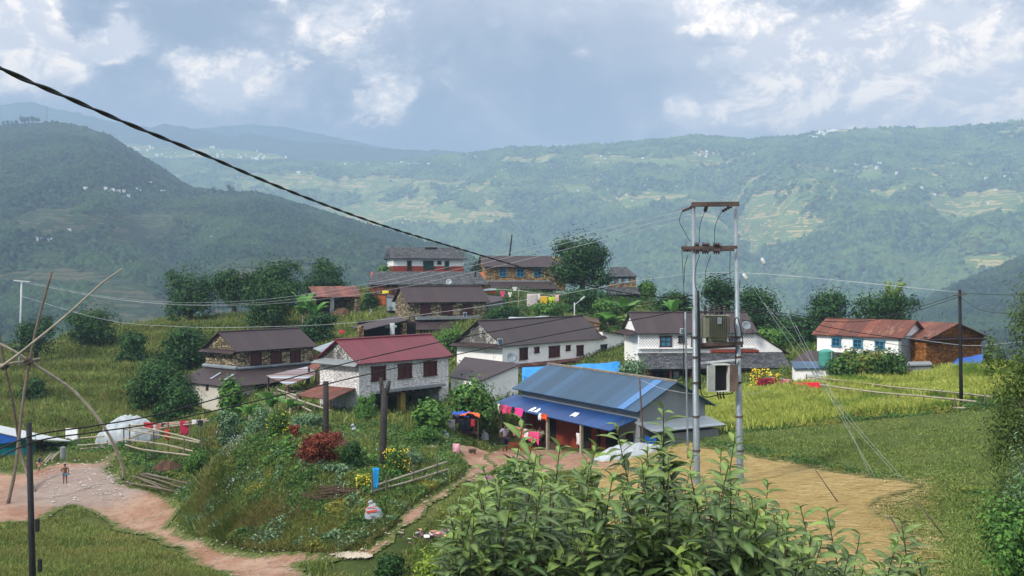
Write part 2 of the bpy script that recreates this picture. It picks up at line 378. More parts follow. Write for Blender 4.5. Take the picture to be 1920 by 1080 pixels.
_ro, _road = sheet('dirt_road', road_px, M['dirt'], .035, .16, .9, .45)
_v = np.empty(len(_ro.data.vertices) * 3, np.float32); _ro.data.vertices.foreach_get('co', _v); _v = _v.reshape(-1, 3)
_gc = gp(170, 905); _at = _ro.data.attributes.new('gravel', 'FLOAT', 'POINT')
_at.data.foreach_set('value', np.exp(-(((_v[:, 0] - _gc.x) / 4.5) ** 2 + ((_v[:, 1] - _gc.y) / 6) ** 2)).astype(np.float32))
path_px = [(600,1052),(690,1050),(740,1022),(790,975),(830,942),(868,915),(905,890),(960,880),(1010,872),(1010,852),(930,852),(890,838),(850,838),(862,858),(880,880),(850,905),(800,930),(765,955),(735,990),(690,1028),(640,1038)]
_, _path = sheet('dirt_path', path_px, M['dirt'], .03, .14, .5, .3)
yard_px = [(905,858),(935,835),(990,845),(1130,850),(1200,850),(1160,885),(1040,890),(940,900)]
_, _yard = sheet('farmyard', yard_px, M['dirt'], .065, .18, .6, .3)

def m_straw():
    m, g = newmat('spread_straw'); P = g.n('NewGeometry').outputs['Position']; e = g.n('Attribute', {'attribute_name': 'edge'}).outputs['Fac']
    s = g.noise(g.vscale(P, (1.2, 9, 5)), 1.6, 6, .7, Distortion=.6); a = g.noise(P, .35, 4, .6); b = g.noise(g.vscale(P, (3, 22, 9)), 2.0, 4, .7)
    col = g.mix(g.ss(s, .35, .65), C('8f7a48', .95), C('cdb374', 1.0)); col = g.mix(g.math('MULTIPLY', g.ss(a, .42, .62), .6), col, C('b09560', .95))
    col = g.mix(g.math('MULTIPLY', g.ss(b, .45, .62), .5), col, C('5f522f'))
    f = g.ss(g.math('ADD', e, g.math('MULTIPLY', g.math('SUBTRACT', s, .5), 1.6)), .2, .7)
    col = g.mix(f, C('5b6036', .9), col)
    finish(g, col, .9, g.math('ADD', s, b), .9, .08, .15); return m
M['straw'] = m_straw()
straw_px = [(1130,868),(1200,852),(1300,832),(1330,842),(1400,851),(1470,866),(1560,884),(1640,897),(1700,905),(1745,913),(1722,926),(1665,940),(1640,955),(1665,972),(1700,985),(1700,1000),(1725,1030),(1690,1060),(1660,1100),(1100,1100),(1050,1000),(1080,900)]
_, _straw = sheet('straw_covering', straw_px, M['straw'], .06, .16, .7, .35, kind='stuff')

def m_rice():
    m, g = newmat('rice_ground'); P = g.n('NewGeometry').outputs['Position']
    c = g.noise(P, 3, 5, .7); col = g.mix(g.ss(c, .35, .65), C('6b7a2c', .8), C('9aa048', .8)); finish(g, col, .95, c, .8, .15, .1); return m
M['rice_ground'] = m_rice()
rice_px = [(1318,812),(1318,742),(1400,730),(1480,722),(1520,728),(1640,738),(1790,768),(1700,776),(1600,782),(1540,792),(1450,803),(1380,806)]
_, _rice = sheet('rice_field_soil', rice_px, M['rice_ground'], .03, .3, .4, .3)
rice2_px = [(1540,722),(1700,716),(1780,694),(1850,688),(1900,690),(1905,745),(1800,752),(1700,742),(1600,735)]
_, _rice2 = sheet('upper_rice_field_soil', rice2_px, M['rice_ground'], .03, .3, .4, .3)
def m_mown():
    m, g = newmat('mown_field'); P = g.n('NewGeometry').outputs['Position']
    a = g.noise(P, .25, 4, .6); b = g.noise(g.vscale(P, (1, 2.4, 1)), 2.5, 5, .75); c = g.noise(P, 12, 3, .7)
    col = g.mix(g.ss(a, .38, .62), C('52652c', .85), C('69753c', .85)); col = g.mix(g.ss(b, .42, .62), col, C('46512a', .8))
    col = g.mix(g.math('MULTIPLY', g.ss(c, .52, .70), .65), col, C('98905a', .8))
    finish(g, col, .95, g.math('ADD', b, c), .9, .08, .1); return m
M['mown'] = m_mown()
mown_px = [(1325,818),(1450,808),(1560,795),(1690,782),(1800,775),(1890,768),(1960,770),(1960,1100),(1650,1100),(1700,1040),(1660,985),(1640,950),(1745,915),(1640,893),(1560,880),(1470,862),(1400,846),(1340,838)]
_, _mown = sheet('mown_field', mown_px, M['mown'], .025, .25, .4, .2)

# ================================================================ FAR LAND
def pw(pts, x):
    xs = [p[0] for p in pts]; return np.interp(x, xs, [p[1] for p in pts])
def m_far(name, dark, mid, field, tan, sc=1.0, band=8.0):
    m, g = newmat(name); P = g.n('NewGeometry').outputs['Position']; fo = g.n('Attribute', {'attribute_name': 'forest'}).outputs['Fac']
    a = g.noise(P, .012 * sc, 5, .6); b = g.noise(P, .06 * sc, 4, .65)
    z = g.n('SeparateXYZ', None, Vector=P).outputs[2]
    q = g.math('FLOOR', g.math('ADD', g.math('DIVIDE', z, band), g.math('MULTIPLY', a, 3.0)))
    cv = g.n('CombineXYZ', None, X=q, Y=g.math('FLOOR', g.math('MULTIPLY', g.noise(P, .006 * sc, 2), 24))).outputs[0]
    w = g.n('TexWhiteNoise', None, Vector=cv).outputs[0]
    fcol = g.mix(g.ss(w, .2, .8), field, tuple(x * .7 for x in field)); fcol = g.mix(g.math('MULTIPLY', g.ss(g.math('ADD', w, g.math('MULTIPLY', a, .9)), 1.12, 1.24), .9), fcol, tan)
    st = g.math('FRACT', g.math('ADD', g.math('DIVIDE', z, band), g.math('MULTIPLY', a, 3.0))); fcol = g.mix(g.ss(st, .78, .9), fcol, mid)
    fr = g.mix(g.ss(b, .38, .62), dark, mid)
    col = g.mix(g.ss(g.math('ADD', fo, g.math('MULTIPLY', g.math('SUBTRACT', b, .5), .6)), .42, .55), fcol, fr)
    finish(g, col, .95, b, .8, 3.0, .05); return m
HILLS = {}
def hill(name, sil, DR, bot, DB, mat, nx=500, nt=150, x0=-700, x1=2600, amp=60, lam=260, curve=1.0, seed=1, back=.35, troughs=(), forest=.5, fl=220, jag=3.0, bumps=()):
    px = np.linspace(x0, x1, nx)[None, :]; t = np.concatenate([np.linspace(0, 1, nt), 1 + np.linspace(0, 1, 12)[1:] * back])[:, None]
    pr = pw(sil, px); db = pw(DB, px) if isinstance(DB, list) else DB; dr = pw(DR, px) if isinstance(DR, list) else DR
    _, br = ray(px, pr); _, bb = ray(px, bot); zr = CAM_Z + br * dr; zb = CAM_Z + bb * db
    tt = np.minimum(t, 1); D = db + (dr - db) * t; a, _ = ray(px, 400); X = a * D + 0 * t; Y = D + 0 * px
    Z = zb + (zr - zb) * tt ** curve; Z = np.where(t > 1, zr - (t - 1) / back * abs(zr - zb) * .6, Z)
    env = np.maximum(np.sin(np.clip(tt, 0, 1) * math.pi), 0) ** .6
    wx = X + (fbm(X / lam / 1.7, Y / lam / 1.7, 3, seed + 5) - .5) * lam * 1.2
    rd = fbm(wx / lam, Y / lam / 2.6, 5, seed, .5, ridge=True) - .55
    Z = Z + rd * amp * env + (fbm(X / lam * 3, Y / lam * 3, 4, seed + 9) - .5) * amp * .35 * env
    Z = Z + (fbm(X / 26, Y / 26, 3, seed + 3) - .5) * jag * 2
    ppx, ppy = proj(X, Y, Z)
    for pts, dep, wid in troughs:
        pts = np.array(pts, float); dist = np.full(X.shape, 1e9)
        for i in range(len(pts) - 1):
            dx, dy = pts[i + 1] - pts[i]; s = np.clip(((ppx - pts[i][0]) * dx + (ppy - pts[i][1]) * dy) / (dx * dx + dy * dy), 0, 1)
            dist = np.minimum(dist, np.hypot(ppx - pts[i][0] - s * dx, ppy - pts[i][1] - s * dy))
        Z = Z - dep * np.exp(-(dist / wid) ** 2) * env
    ppx, ppy = proj(X, Y, Z)
    fo = fbm(X / fl, Y / fl, 4, seed + 21) * .5 + fbm(X / fl * 4, Y / fl * 4, 4, seed + 22) * .5 + forest - .5
    for bx, by, rx, ry, w in bumps: fo = fo + w * np.exp(-(((ppx - bx) / rx) ** 2 + ((ppy - by) / ry) ** 2))
    ny, nxx = X.shape; i = np.arange(nxx - 1)[None, :]; j = np.arange(ny - 1)[:, None]; q = (j * nxx + i).ravel()
    o = mesh_np(name, np.stack([X.ravel(), Y.ravel(), Z.ravel()], 1), np.stack([q, q + 1, q + nxx + 1, q + nxx], 1), mat, smooth=True, attrs={'forest': fo.ravel()})
    tag(o, kind='structure'); HILLS[name] = (X, Y, Z, fo, ppx, ppy, nt); return o
def hill_pt(name, px, py, sink=0.0):
    X, Y, Z, fo, ppx, ppy, nt = HILLS[name]; d = (ppx[:nt] - px) ** 2 + (ppy[:nt] - py) ** 2 * 4
    k = np.unravel_index(np.argmin(d), d.shape); a, b = ray(px, py); D = Y[k]
    return Vector((float(a) * D, D, float(Z[k]) - sink))

farL = m_far('near_mountain', C('14221a', .9), C('22341f', .9), C('3c4e30', .8), C('5a5a40', .8), 2.2, 3.2)  # cloud shade on the left mountain is put into these darker colours
farB = m_far('far_mountain', C('22361c', 1.1), C('3c5428', 1.2), C('728548', 1.0), C('b0a068', 1.0), 1.8, 6)
farC = m_far('horizon_mountain', C('22321f', 1.0), C('33472a', 1.0), C('667442', .9), C('8d8456', .8), .6, 20)
hill('left_mountain', [(-700,300),(-200,250),(0,237),(60,231),(100,229),(170,240),(200,252),(240,276),(270,297),(300,315),(340,344),(362,356),(400,361),(480,364),(520,374),(600,396),(640,408),(700,426),(760,440),(800,455),(860,468),(900,492),(960,560),(1060,690),(2600,760)],
     [(-700,1500),(100,1500),(400,1250),(900,1050),(2600,900)], 720, 480, farL, 620, 170, -700, 1300, 46, 150, 1.05, 4, troughs=[([(250,380),(330,470),(330,560)], 14, 40)], forest=.56, fl=130, jag=1.6,
     bumps=[(110,410,90,24,-.35),(260,430,60,30,-.3),(70,520,110,14,-.5),(240,580,90,40,-.5),(480,500,120,20,-.3),(200,355,60,12,-.2),(330,400,90,14,-.16)])
hill('main_mountain', [(-700,300),(0,300),(230,300),(420,300),(560,304),(640,306),(720,304),(800,296),(850,290),(900,286),(960,278),(1050,274),(1150,270),(1210,264),(1260,260),(1310,258),(1360,262),(1420,263),(1500,255),(1570,243),(1640,240),(1700,240),(1800,238),(1860,232),(1920,228),(2600,210)],
     [(-700,3000),(900,3000),(1300,2850),(1920,2650),(2600,2600)], 700, [(-700,1700),(800,1700),(1300,1350),(2600,1150)], farB, 900, 260, -700, 2600, 130, 420, 1.0, 12,
     troughs=[([(1340,300),(1375,350),(1395,400),(1450,470),(1540,540),(1600,610)], 70, 32), ([(1000,420),(1080,480),(1160,560)], 40, 40), ([(1820,330),(1760,420),(1700,560)], 25, 40)], forest=.50, fl=230, jag=3.5,
     bumps=[(1430,400,60,60,-.3),(1500,430,60,26,-.35),(1560,330,120,25,-.15),(1850,380,90,18,-.4),(1860,488,60,10,-.6),(700,345,200,14,-.35),(760,400,150,18,-.28),(1200,300,200,14,-.25),(1180,370,140,20,-.2),(1100,500,200,70,.25),(1600,520,250,90,.25),(1700,290,260,16,.14),(1300,560,200,60,.3)])
hill('right_spur', [(-700,900),(1400,760),(1560,645),(1650,600),(1740,560),(1800,530),(1860,505),(1920,478),(2100,420),(2600,330)], [(-700,900),(1500,950),(1920,1150),(2600,1300)], 800, 480, farL, 260, 80, 1350, 2600, 18, 110, 1.0, 33, forest=.8, fl=120, jag=1.6)
hill('town_ridge', [(-700,250),(0,262),(200,268),(300,272),(420,279),(520,290),(560,306),(640,330),(760,370),(2600,500)], 3250, 470, 2850, farB, 420, 100, -700, 1100, 110, 500, 1.0, 41, forest=.45, fl=300, jag=5)
hill('blue_ridge', [(-700,215),(-100,205),(0,197),(30,192),(62,190),(100,203),(150,212),(200,226),(280,240),(310,231),(345,238),(400,250),(430,256),(470,246),(500,256),(560,266),(640,270),(720,278),(800,281),(870,286),(960,292),(1100,300),(2600,330)], 3800, 400, 3400, farC, 420, 60, -700, 1500, 60, 500, 1.0, 51, forest=.75, jag=6)
hill('faint_ridge', [(-700,260),(300,246),(420,236),(470,232),(540,240),(620,254),(700,272),(780,286),(2600,330)], 4500, 400, 4200, farC, 200, 30, -700, 1500, 60, 700, 1.0, 61, forest=.9, jag=6)
# valley floor out to the horizon
_r = np.array([130, 180, 260, 400, 700, 1200, 2500, 5000, 9000, 16000, 30000.0]); _th = np.linspace(0, 2 * math.pi, 97)[:-1]
_zz = np.array([-38, -60, -85, -115, -150, -170, -210, -215, -215, -215, -215.0])
_rx = np.outer(_r, np.sin(_th)); _ry = np.outer(_r, np.cos(_th)) + 60; n = len(_th)
# the inner ring joins below the edge of the village ridge
_q = np.array([[a * n + b, a * n + (b + 1) % n, (a + 1) * n + (b + 1) % n, (a + 1) * n + b] for a in range(len(_r) - 1) for b in range(n)])
tag(mesh_np('valley', np.stack([_rx.ravel(), _ry.ravel(), np.repeat(_zz, n)], 1), _q, farL, smooth=True, attrs={'forest': np.full(_rx.size, .8)}), kind='structure')

# forest of the slopes: uncountable crowns, one mesh per mountain
def m_forest(nm='far_forest', ca=C('14251a', 1.0), cb=C('4c6a38', 1.15), cc=C('6c8040', 1.15)):
    m, g = newmat(nm); r = g.n('NewGeometry').outputs['Random Per Island']; P = g.n('NewGeometry').outputs['Position']
    a = g.noise(P, .01, 4, .6)
    col = g.mix(r, ca, cb); col = g.mix(g.math('MULTIPLY', g.ss(a, .45, .62), .5), col, cc); finish(g, col, .95, spec=.05); return m
M['far_forest'] = m_forest()
M['near_forest'] = m_forest('near_forest', C('0e1c18', .9), C('324a2c', 1.0), C('435a34', 1.0))  # darker forest copy; carries the shade of the left mountain
def forest(name, hname, n, s0, s1, seed, lim=.5, pxr=(-80, 2000), mat='far_forest', hf=1.0):
    X, Y, Z, fo, ppx, ppy, nt = HILLS[hname]; r = np.random.default_rng(seed); ny, nx = X[:nt].shape
    i = r.random(n * 3) * (nx - 1.01); j = r.random(n * 3) ** .8 * (nt - 1.01); ii = i.astype(int); jj = j.astype(int); a = i - ii; b = j - jj
    def s(A): return (A[jj, ii] * (1 - a) + A[jj, ii + 1] * a) * (1 - b) + (A[jj + 1, ii] * (1 - a) + A[jj + 1, ii + 1] * a) * b
    x, y, z, f, px, py = [s(A) for A in (X, Y, Z, fo, ppx, ppy)]
    k = (f + (r.random(len(f)) - .5) * .30 > lim) & (px > pxr[0]) & (px < pxr[1]) & (py < 640); x, y, z = x[k][:n], y[k][:n], z[k][:n]; n = len(x)
    T = np.array([(1, 0, 0), (.3, .95, .05), (-.8, .6, -.05), (-.8, -.6, .05), (.3, -.95, 0), (0, 0, 1.05), (.5, .3, .7), (-.4, -.3, .75)])
    Fc = np.array([(0, 1, 6), (1, 2, 5), (2, 3, 7), (3, 4, 7), (4, 0, 6), (0, 6, 4), (6, 1, 5), (5, 2, 7), (7, 4, 6), (5, 7, 6)])
    sc = r.uniform(s0, s1, n) ** 1.0; th = r.random(n) * 6.28; c, sn = np.cos(th), np.sin(th)
    V = np.empty((n, 8, 3)); jit = 1 + (r.random((n, 8)) - .5) * .5
    V[..., 0] = (T[None, :, 0] * c[:, None] - T[None, :, 1] * sn[:, None]) * sc[:, None] * jit + x[:, None]
    V[..., 1] = (T[None, :, 0] * sn[:, None] + T[None, :, 1] * c[:, None]) * sc[:, None] * jit + y[:, None]
    V[..., 2] = T[None, :, 2] * (sc * hf)[:, None] * jit + z[:, None]
    return tag(mesh_np(name, V.reshape(-1, 3), (np.arange(n)[:, None, None] * 8 + Fc[None]).reshape(-1, 3), M[mat]), kind='stuff', label=None)
forest('far_woodland', 'main_mountain', 105000, 3.5, 9.0, 5, .50, hf=1.0)
forest('near_woodland', 'left_mountain', 52000, 1.6, 3.8, 6, .50, pxr=(-80, 1000), mat='near_forest')
forest('spur_woodland', 'right_spur', 9000, 1.6, 3.4, 8, .5, pxr=(1350, 2050), mat='near_forest')

# haze
_z0, _z1 = -217.0, 775.0
_hb = MB().box((0, 500, (_z0 + _z1) / 2), (9000, 9500, _z1 - _z0))
m_ = bpy.data.materials.new('haze'); m_.use_nodes = True; m_.node_tree.nodes.clear(); g = G(m_.node_tree)
pv = g.n('VolumePrincipled', None, Color=(.385, .52, .70), Density=4.1e-4)
g.t.links.new(pv.outputs[0], g.n('OutputMaterial').inputs[1])
tag(_hb.build('haze', m_), kind='stuff')
# ================================================================ BUILDING MATERIALS
def m_stone(name, c1, c2, mortar, sx=(2.6, 2.6, 7.0), wash=None, stain=.0):
    m, g = newmat(name); tc = g.n('TexCoord').outputs['Object']
    wrp = g.n('VectorMath', {'operation': 'ADD'}, i0=g.vscale(tc, sx), i1=g.vscale(g.n('TexNoise', None, Vector=tc, Scale=3.0, Detail=3.0).outputs[1], (.7, .7, .7))).outputs[0]
    v = g.n('TexVoronoi', {'feature': 'F1'}, Vector=wrp, Scale=1.0, Randomness=.85); e = g.n('TexVoronoi', {'feature': 'DISTANCE_TO_EDGE'}, Vector=wrp, Scale=1.0, Randomness=.85).outputs[0]
    r = g.n('SeparateColor', None, Color=v.outputs['Color']).outputs[0]; nz = g.noise(tc, 9, 4, .7); bg = g.noise(tc, .8, 4, .6)
    col = g.mix(g.ss(g.math('ADD', g.math('MULTIPLY', r, .8), g.math('MULTIPLY', nz, .4)), .15, .95), c1, c2)
    joint = g.ss(e, .02, .11)
    if wash:
        col = g.mix(g.ss(g.math('ADD', nz, g.math('MULTIPLY', bg, .5)), .55, .95), wash, tuple(x * .62 for x in wash))
        col = g.mix(g.math('MULTIPLY', g.ss(g.math('ADD', bg, g.math('MULTIPLY', nz, .45)), .84 - stain, .98 - stain), .8), col, c1)
    col = g.mix(joint, mortar, col)
    finish(g, col, .92, g.math('ADD', joint, g.math('MULTIPLY', nz, .6)), .9, .05, .15); return m
M['stone_dark'] = m_stone('rubble_stone', C('4d4234'), C('a59678'), C('221e19'), (2.2, 2.2, 5.2))
M['stone_ochre'] = m_stone('ochre_stone', C('66513a'), C('ac9066'), C('3f3225'), (2.4, 2.4, 6.0))
M['stone_mud'] = m_stone('mud_masonry', C('7c4c22'), C('a3703c'), C('5f3a1d'), (3.0, 3.0, 11.0))
M['stone_white'] = m_stone('whitewashed_stone', C('5d5a52'), C('a59678'), C('aaa79f'), (2.6, 2.6, 9.5), wash=C('f2f1ee', 1.0), stain=-.06)
M['gable_white'] = m_stone('weathered_whitewash', C('3f3c37'), C('a59678'), C('45423c'), (3.2, 3.2, 6.5), wash=C('dfddd6', .9), stain=.22)
def m_plaster(name, base, stain, st=.5, lattice=False):
    m, g = newmat(name); tc = g.n('TexCoord').outputs['Object']; a = g.noise(tc, .9, 6, .7); b = g.noise(g.vscale(tc, (3, 3, .7)), 2.2, 5, .7); c = g.noise(tc, 14, 3, .7)
    col = g.mix(g.ss(c, .3, .7), base, tuple(x * .9 for x in base))
    col = g.mix(g.math('MULTIPLY', g.ss(g.math('ADD', a, g.math('MULTIPLY', b, .5)), .78, 1.0), st), col, stain)
    h = c
    if lattice:
        s = g.n('SeparateXYZ', None, Vector=tc)
        w1 = g.math('ABSOLUTE', g.math('SUBTRACT', g.math('FRACT', g.math('MULTIPLY', g.math('ADD', s.outputs[0], s.outputs[2]), 4.2)), .5))
        w2 = g.math('ABSOLUTE', g.math('SUBTRACT', g.math('FRACT', g.math('MULTIPLY', g.math('SUBTRACT', s.outputs[0], s.outputs[2]), 4.2)), .5))
        k = g.ss(g.math('MINIMUM', w1, w2), .10, .05); col = g.mix(g.math('MULTIPLY', k, .75), col, C('4a4644'))
    finish(g, col, .9, h, .3, .02, .2); return m
M['white'] = m_plaster('white_plaster', C('f2f1ec', 1.0), C('857f74'), .42)
M['lattice'] = m_plaster('white_lattice_plaster', C('f2f1ee', 1.0), C('75716a'), .2, True)
M['cream'] = m_plaster('stained_limewash', C('cfcabb', .85), C('6f6655'), .75)
M['cement'] = m_plaster('cement_render', C('8f9596', .8), C('5e6262'), .6)
M['redclay'] = m_plaster('red_clay_plaster', C('8c3f2c', .9), C('5c2a20'), .6)
M['orangeclay'] = m_plaster('orange_clay_plaster', C('b0613a', .9), C('7c4426'), .5)
M['turquoise'] = m_plaster('turquoise_wall', C('3f9f96', .9), C('357f7c'), .4)
M['cyanwall'] = m_plaster('cyan_wall', C('2fb6c4', .9), C('2b93a0'), .3)
M['concrete'] = m_plaster('concrete_block', C('85898a', .75), C('54564f'), .7)
M['inside'] = simple('interior_shade_paint', C('2a2420', .5), .95)  # near-black colour stands in for shade inside openings and under roofs
def m_tin(name, base, second=None, rust=.3, rustc=C('6b3a26'), rough=.55, sheet_=.8, var=.18, corr=7.0, spec=.35):
    m, g = newmat(name); tc = g.n('TexCoord').outputs['Object']; s = g.n('SeparateXYZ', None, Vector=tc)
    sid = g.n('TexWhiteNoise', {'noise_dimensions': '1D'}, W=g.math('FLOOR', g.math('DIVIDE', s.outputs[0], sheet_))).outputs[0]
    st = g.noise(g.vscale(tc, (4, .5, .5)), 2.2, 5, .7); bl = g.noise(tc, .9, 5, .7)
    second = second or tuple(x * (1 - var * 1.6) for x in base)
    col = g.mix(g.ss(sid, .2, .8), base, second); col = g.mix(g.math('MULTIPLY', g.ss(st, .4, .7), .4), col, tuple(x * .62 for x in base))
    col = g.mix(g.math('MULTIPLY', g.ss(g.math('ADD', g.math('MULTIPLY', st, .6), g.math('MULTIPLY', bl, .6)), .74 - rust * .3, .9 - rust * .3), min(1, rust * 2)), col, rustc)
    seam = g.ss(g.math('ABSOLUTE', g.math('SUBTRACT', g.math('FRACT', g.math('DIVIDE', s.outputs[0], sheet_)), .5)), .445, .485); col = g.mix(g.math('MULTIPLY', seam, .6), col, tuple(x * .45 for x in base))
    wv = g.math('SINE', g.math('MULTIPLY', s.outputs[0], corr * 2 * math.pi))
    finish(g, col, rough, g.math('ADD', g.math('MULTIPLY', wv, .5), g.math('MULTIPLY', st, .3)), .55, .02, spec); return m
M['brown_tin'] = m_tin('brown_sheet_roof', C('463737', .68), rust=.12, rustc=C('55402f', .7), var=.12, rough=.6)
M['red_tin'] = m_tin('red_sheet_roof', C('7c303a', .8), C('742c36', .8), rust=.03, rustc=C('5a2a2d'), var=.06, rough=.5)
M['blue_tin'] = m_tin('blue_sheet_roof', C('3d6486', .66), C('34566f', .62), rust=.12, rustc=C('6f7f8c'), var=.1, rough=.45)
M['blue_dark'] = m_tin('darker_blue_sheet_roof', C('285694', .7), C('244a84', .66), rust=.06, rustc=C('5d7088'), var=.1, rough=.45)
M['rust_tin'] = m_tin('rusted_sheet_roof', C('7a4636', .9), C('5e382e', .9), rust=.42, rustc=C('a77c62', .85), var=.2, rough=.8)
M['stripe_tin'] = m_tin('grey_and_rust_sheet_roof', C('a9b2ba', .85), C('6a3d2e', .9), rust=.15, sheet_=.42, rough=.6)
M['grey_tin'] = m_tin('grey_sheet_metal', C('9aa6ad', .8), rust=.15, rough=.5)
def m_slate():
    m, g = newmat('slate_roof'); tc = g.n('TexCoord').outputs['Object']; s = g.n('SeparateXYZ', None, Vector=tc)
    v = g.n('CombineXYZ', None, X=s.outputs[0], Y=g.math('MULTIPLY', s.outputs[1], 1.0)).outputs[0]
    b = g.n('TexBrick', {'offset': .5}, Vector=v, Scale=1.0, Brick_Width=.42, Row_Height=.24, Mortar_Size=.022, Mortar_Smooth=.4, Color1=(.0, .0, .0, 1), Color2=(1, 1, 1, 1), Mortar=(0, 0, 0, 1))
    r = g.n('SeparateColor', None, Color=b.outputs[0]).outputs[0]; mo = b.outputs[1]; nz = g.noise(tc, 5, 5, .7); n2 = g.noise(tc, 1.2, 4, .6)
    col = g.mix(r, C('34363a', .9), C('5c5f62', .9)); col = g.mix(g.math('MULTIPLY', g.ss(nz, .55, .63), .65), col, C('9a9b98', .9)); col = g.mix(g.ss(n2, .5, .75), col, C('2b2c2c', .9)); col = g.mix(mo, col, C('17181a'))
    finish(g, col, .75, g.math('SUBTRACT', g.math('ADD', g.math('MULTIPLY', r, .6), nz), mo), .9, .05, .25); return m
M['slate'] = m_slate()
M['wood'] = simple('weathered_timber', C('5a4638', .8), .85, .3, 5)
M['darkwood'] = simple('dark_timber', C('3a2723', .8), .8, .3, 7)
M['redwood'] = simple('maroon_paint', C('4a2320', .9), .7, .2, 6)
M['bluewood'] = simple('blue_paint', C('3b7f9c', .85), .6, .15, 6)
M['greenwood'] = simple('green_paint', C('1f4540', .8), .6, .15, 6)
M['glass'] = simple('window_glass', C('27475a', .7), .2, .15, 3, spec=.6)
M['white_metal'] = simple('pale_metal', C('c9cdcc', .85), .5, .1, 4)
M['black'] = simple('black_rubber', C('18181a', .9), .6, .1, 8)
M['galv'] = simple('galvanised_steel', C('8d979c', .85), .45, .12, 3, metallic=.3)
M['bamboo'] = simple('dry_bamboo', C('a39a86', .8), .7, .2, 4)
M['bamboo_brown'] = simple('brown_bamboo', C('75695a', .75), .75, .2, 4)
M['tarp_blue'] = simple('blue_tarpaulin', C('2b8fd6', .9), .5, .12, 1.5, bump=.5)
M['tarp_deep'] = simple('deep_blue_tarpaulin', C('2258a8', .9), .5, .12, 1.5, bump=.5)
M['tarp_white'] = simple('white_tarpaulin', C('b4bdc2', .75), .5, .2, 1.8, bump=.6)
M['soil'] = simple('dug_soil', C('5a4230', .8), .95, .35, 2.5, bump=.8)

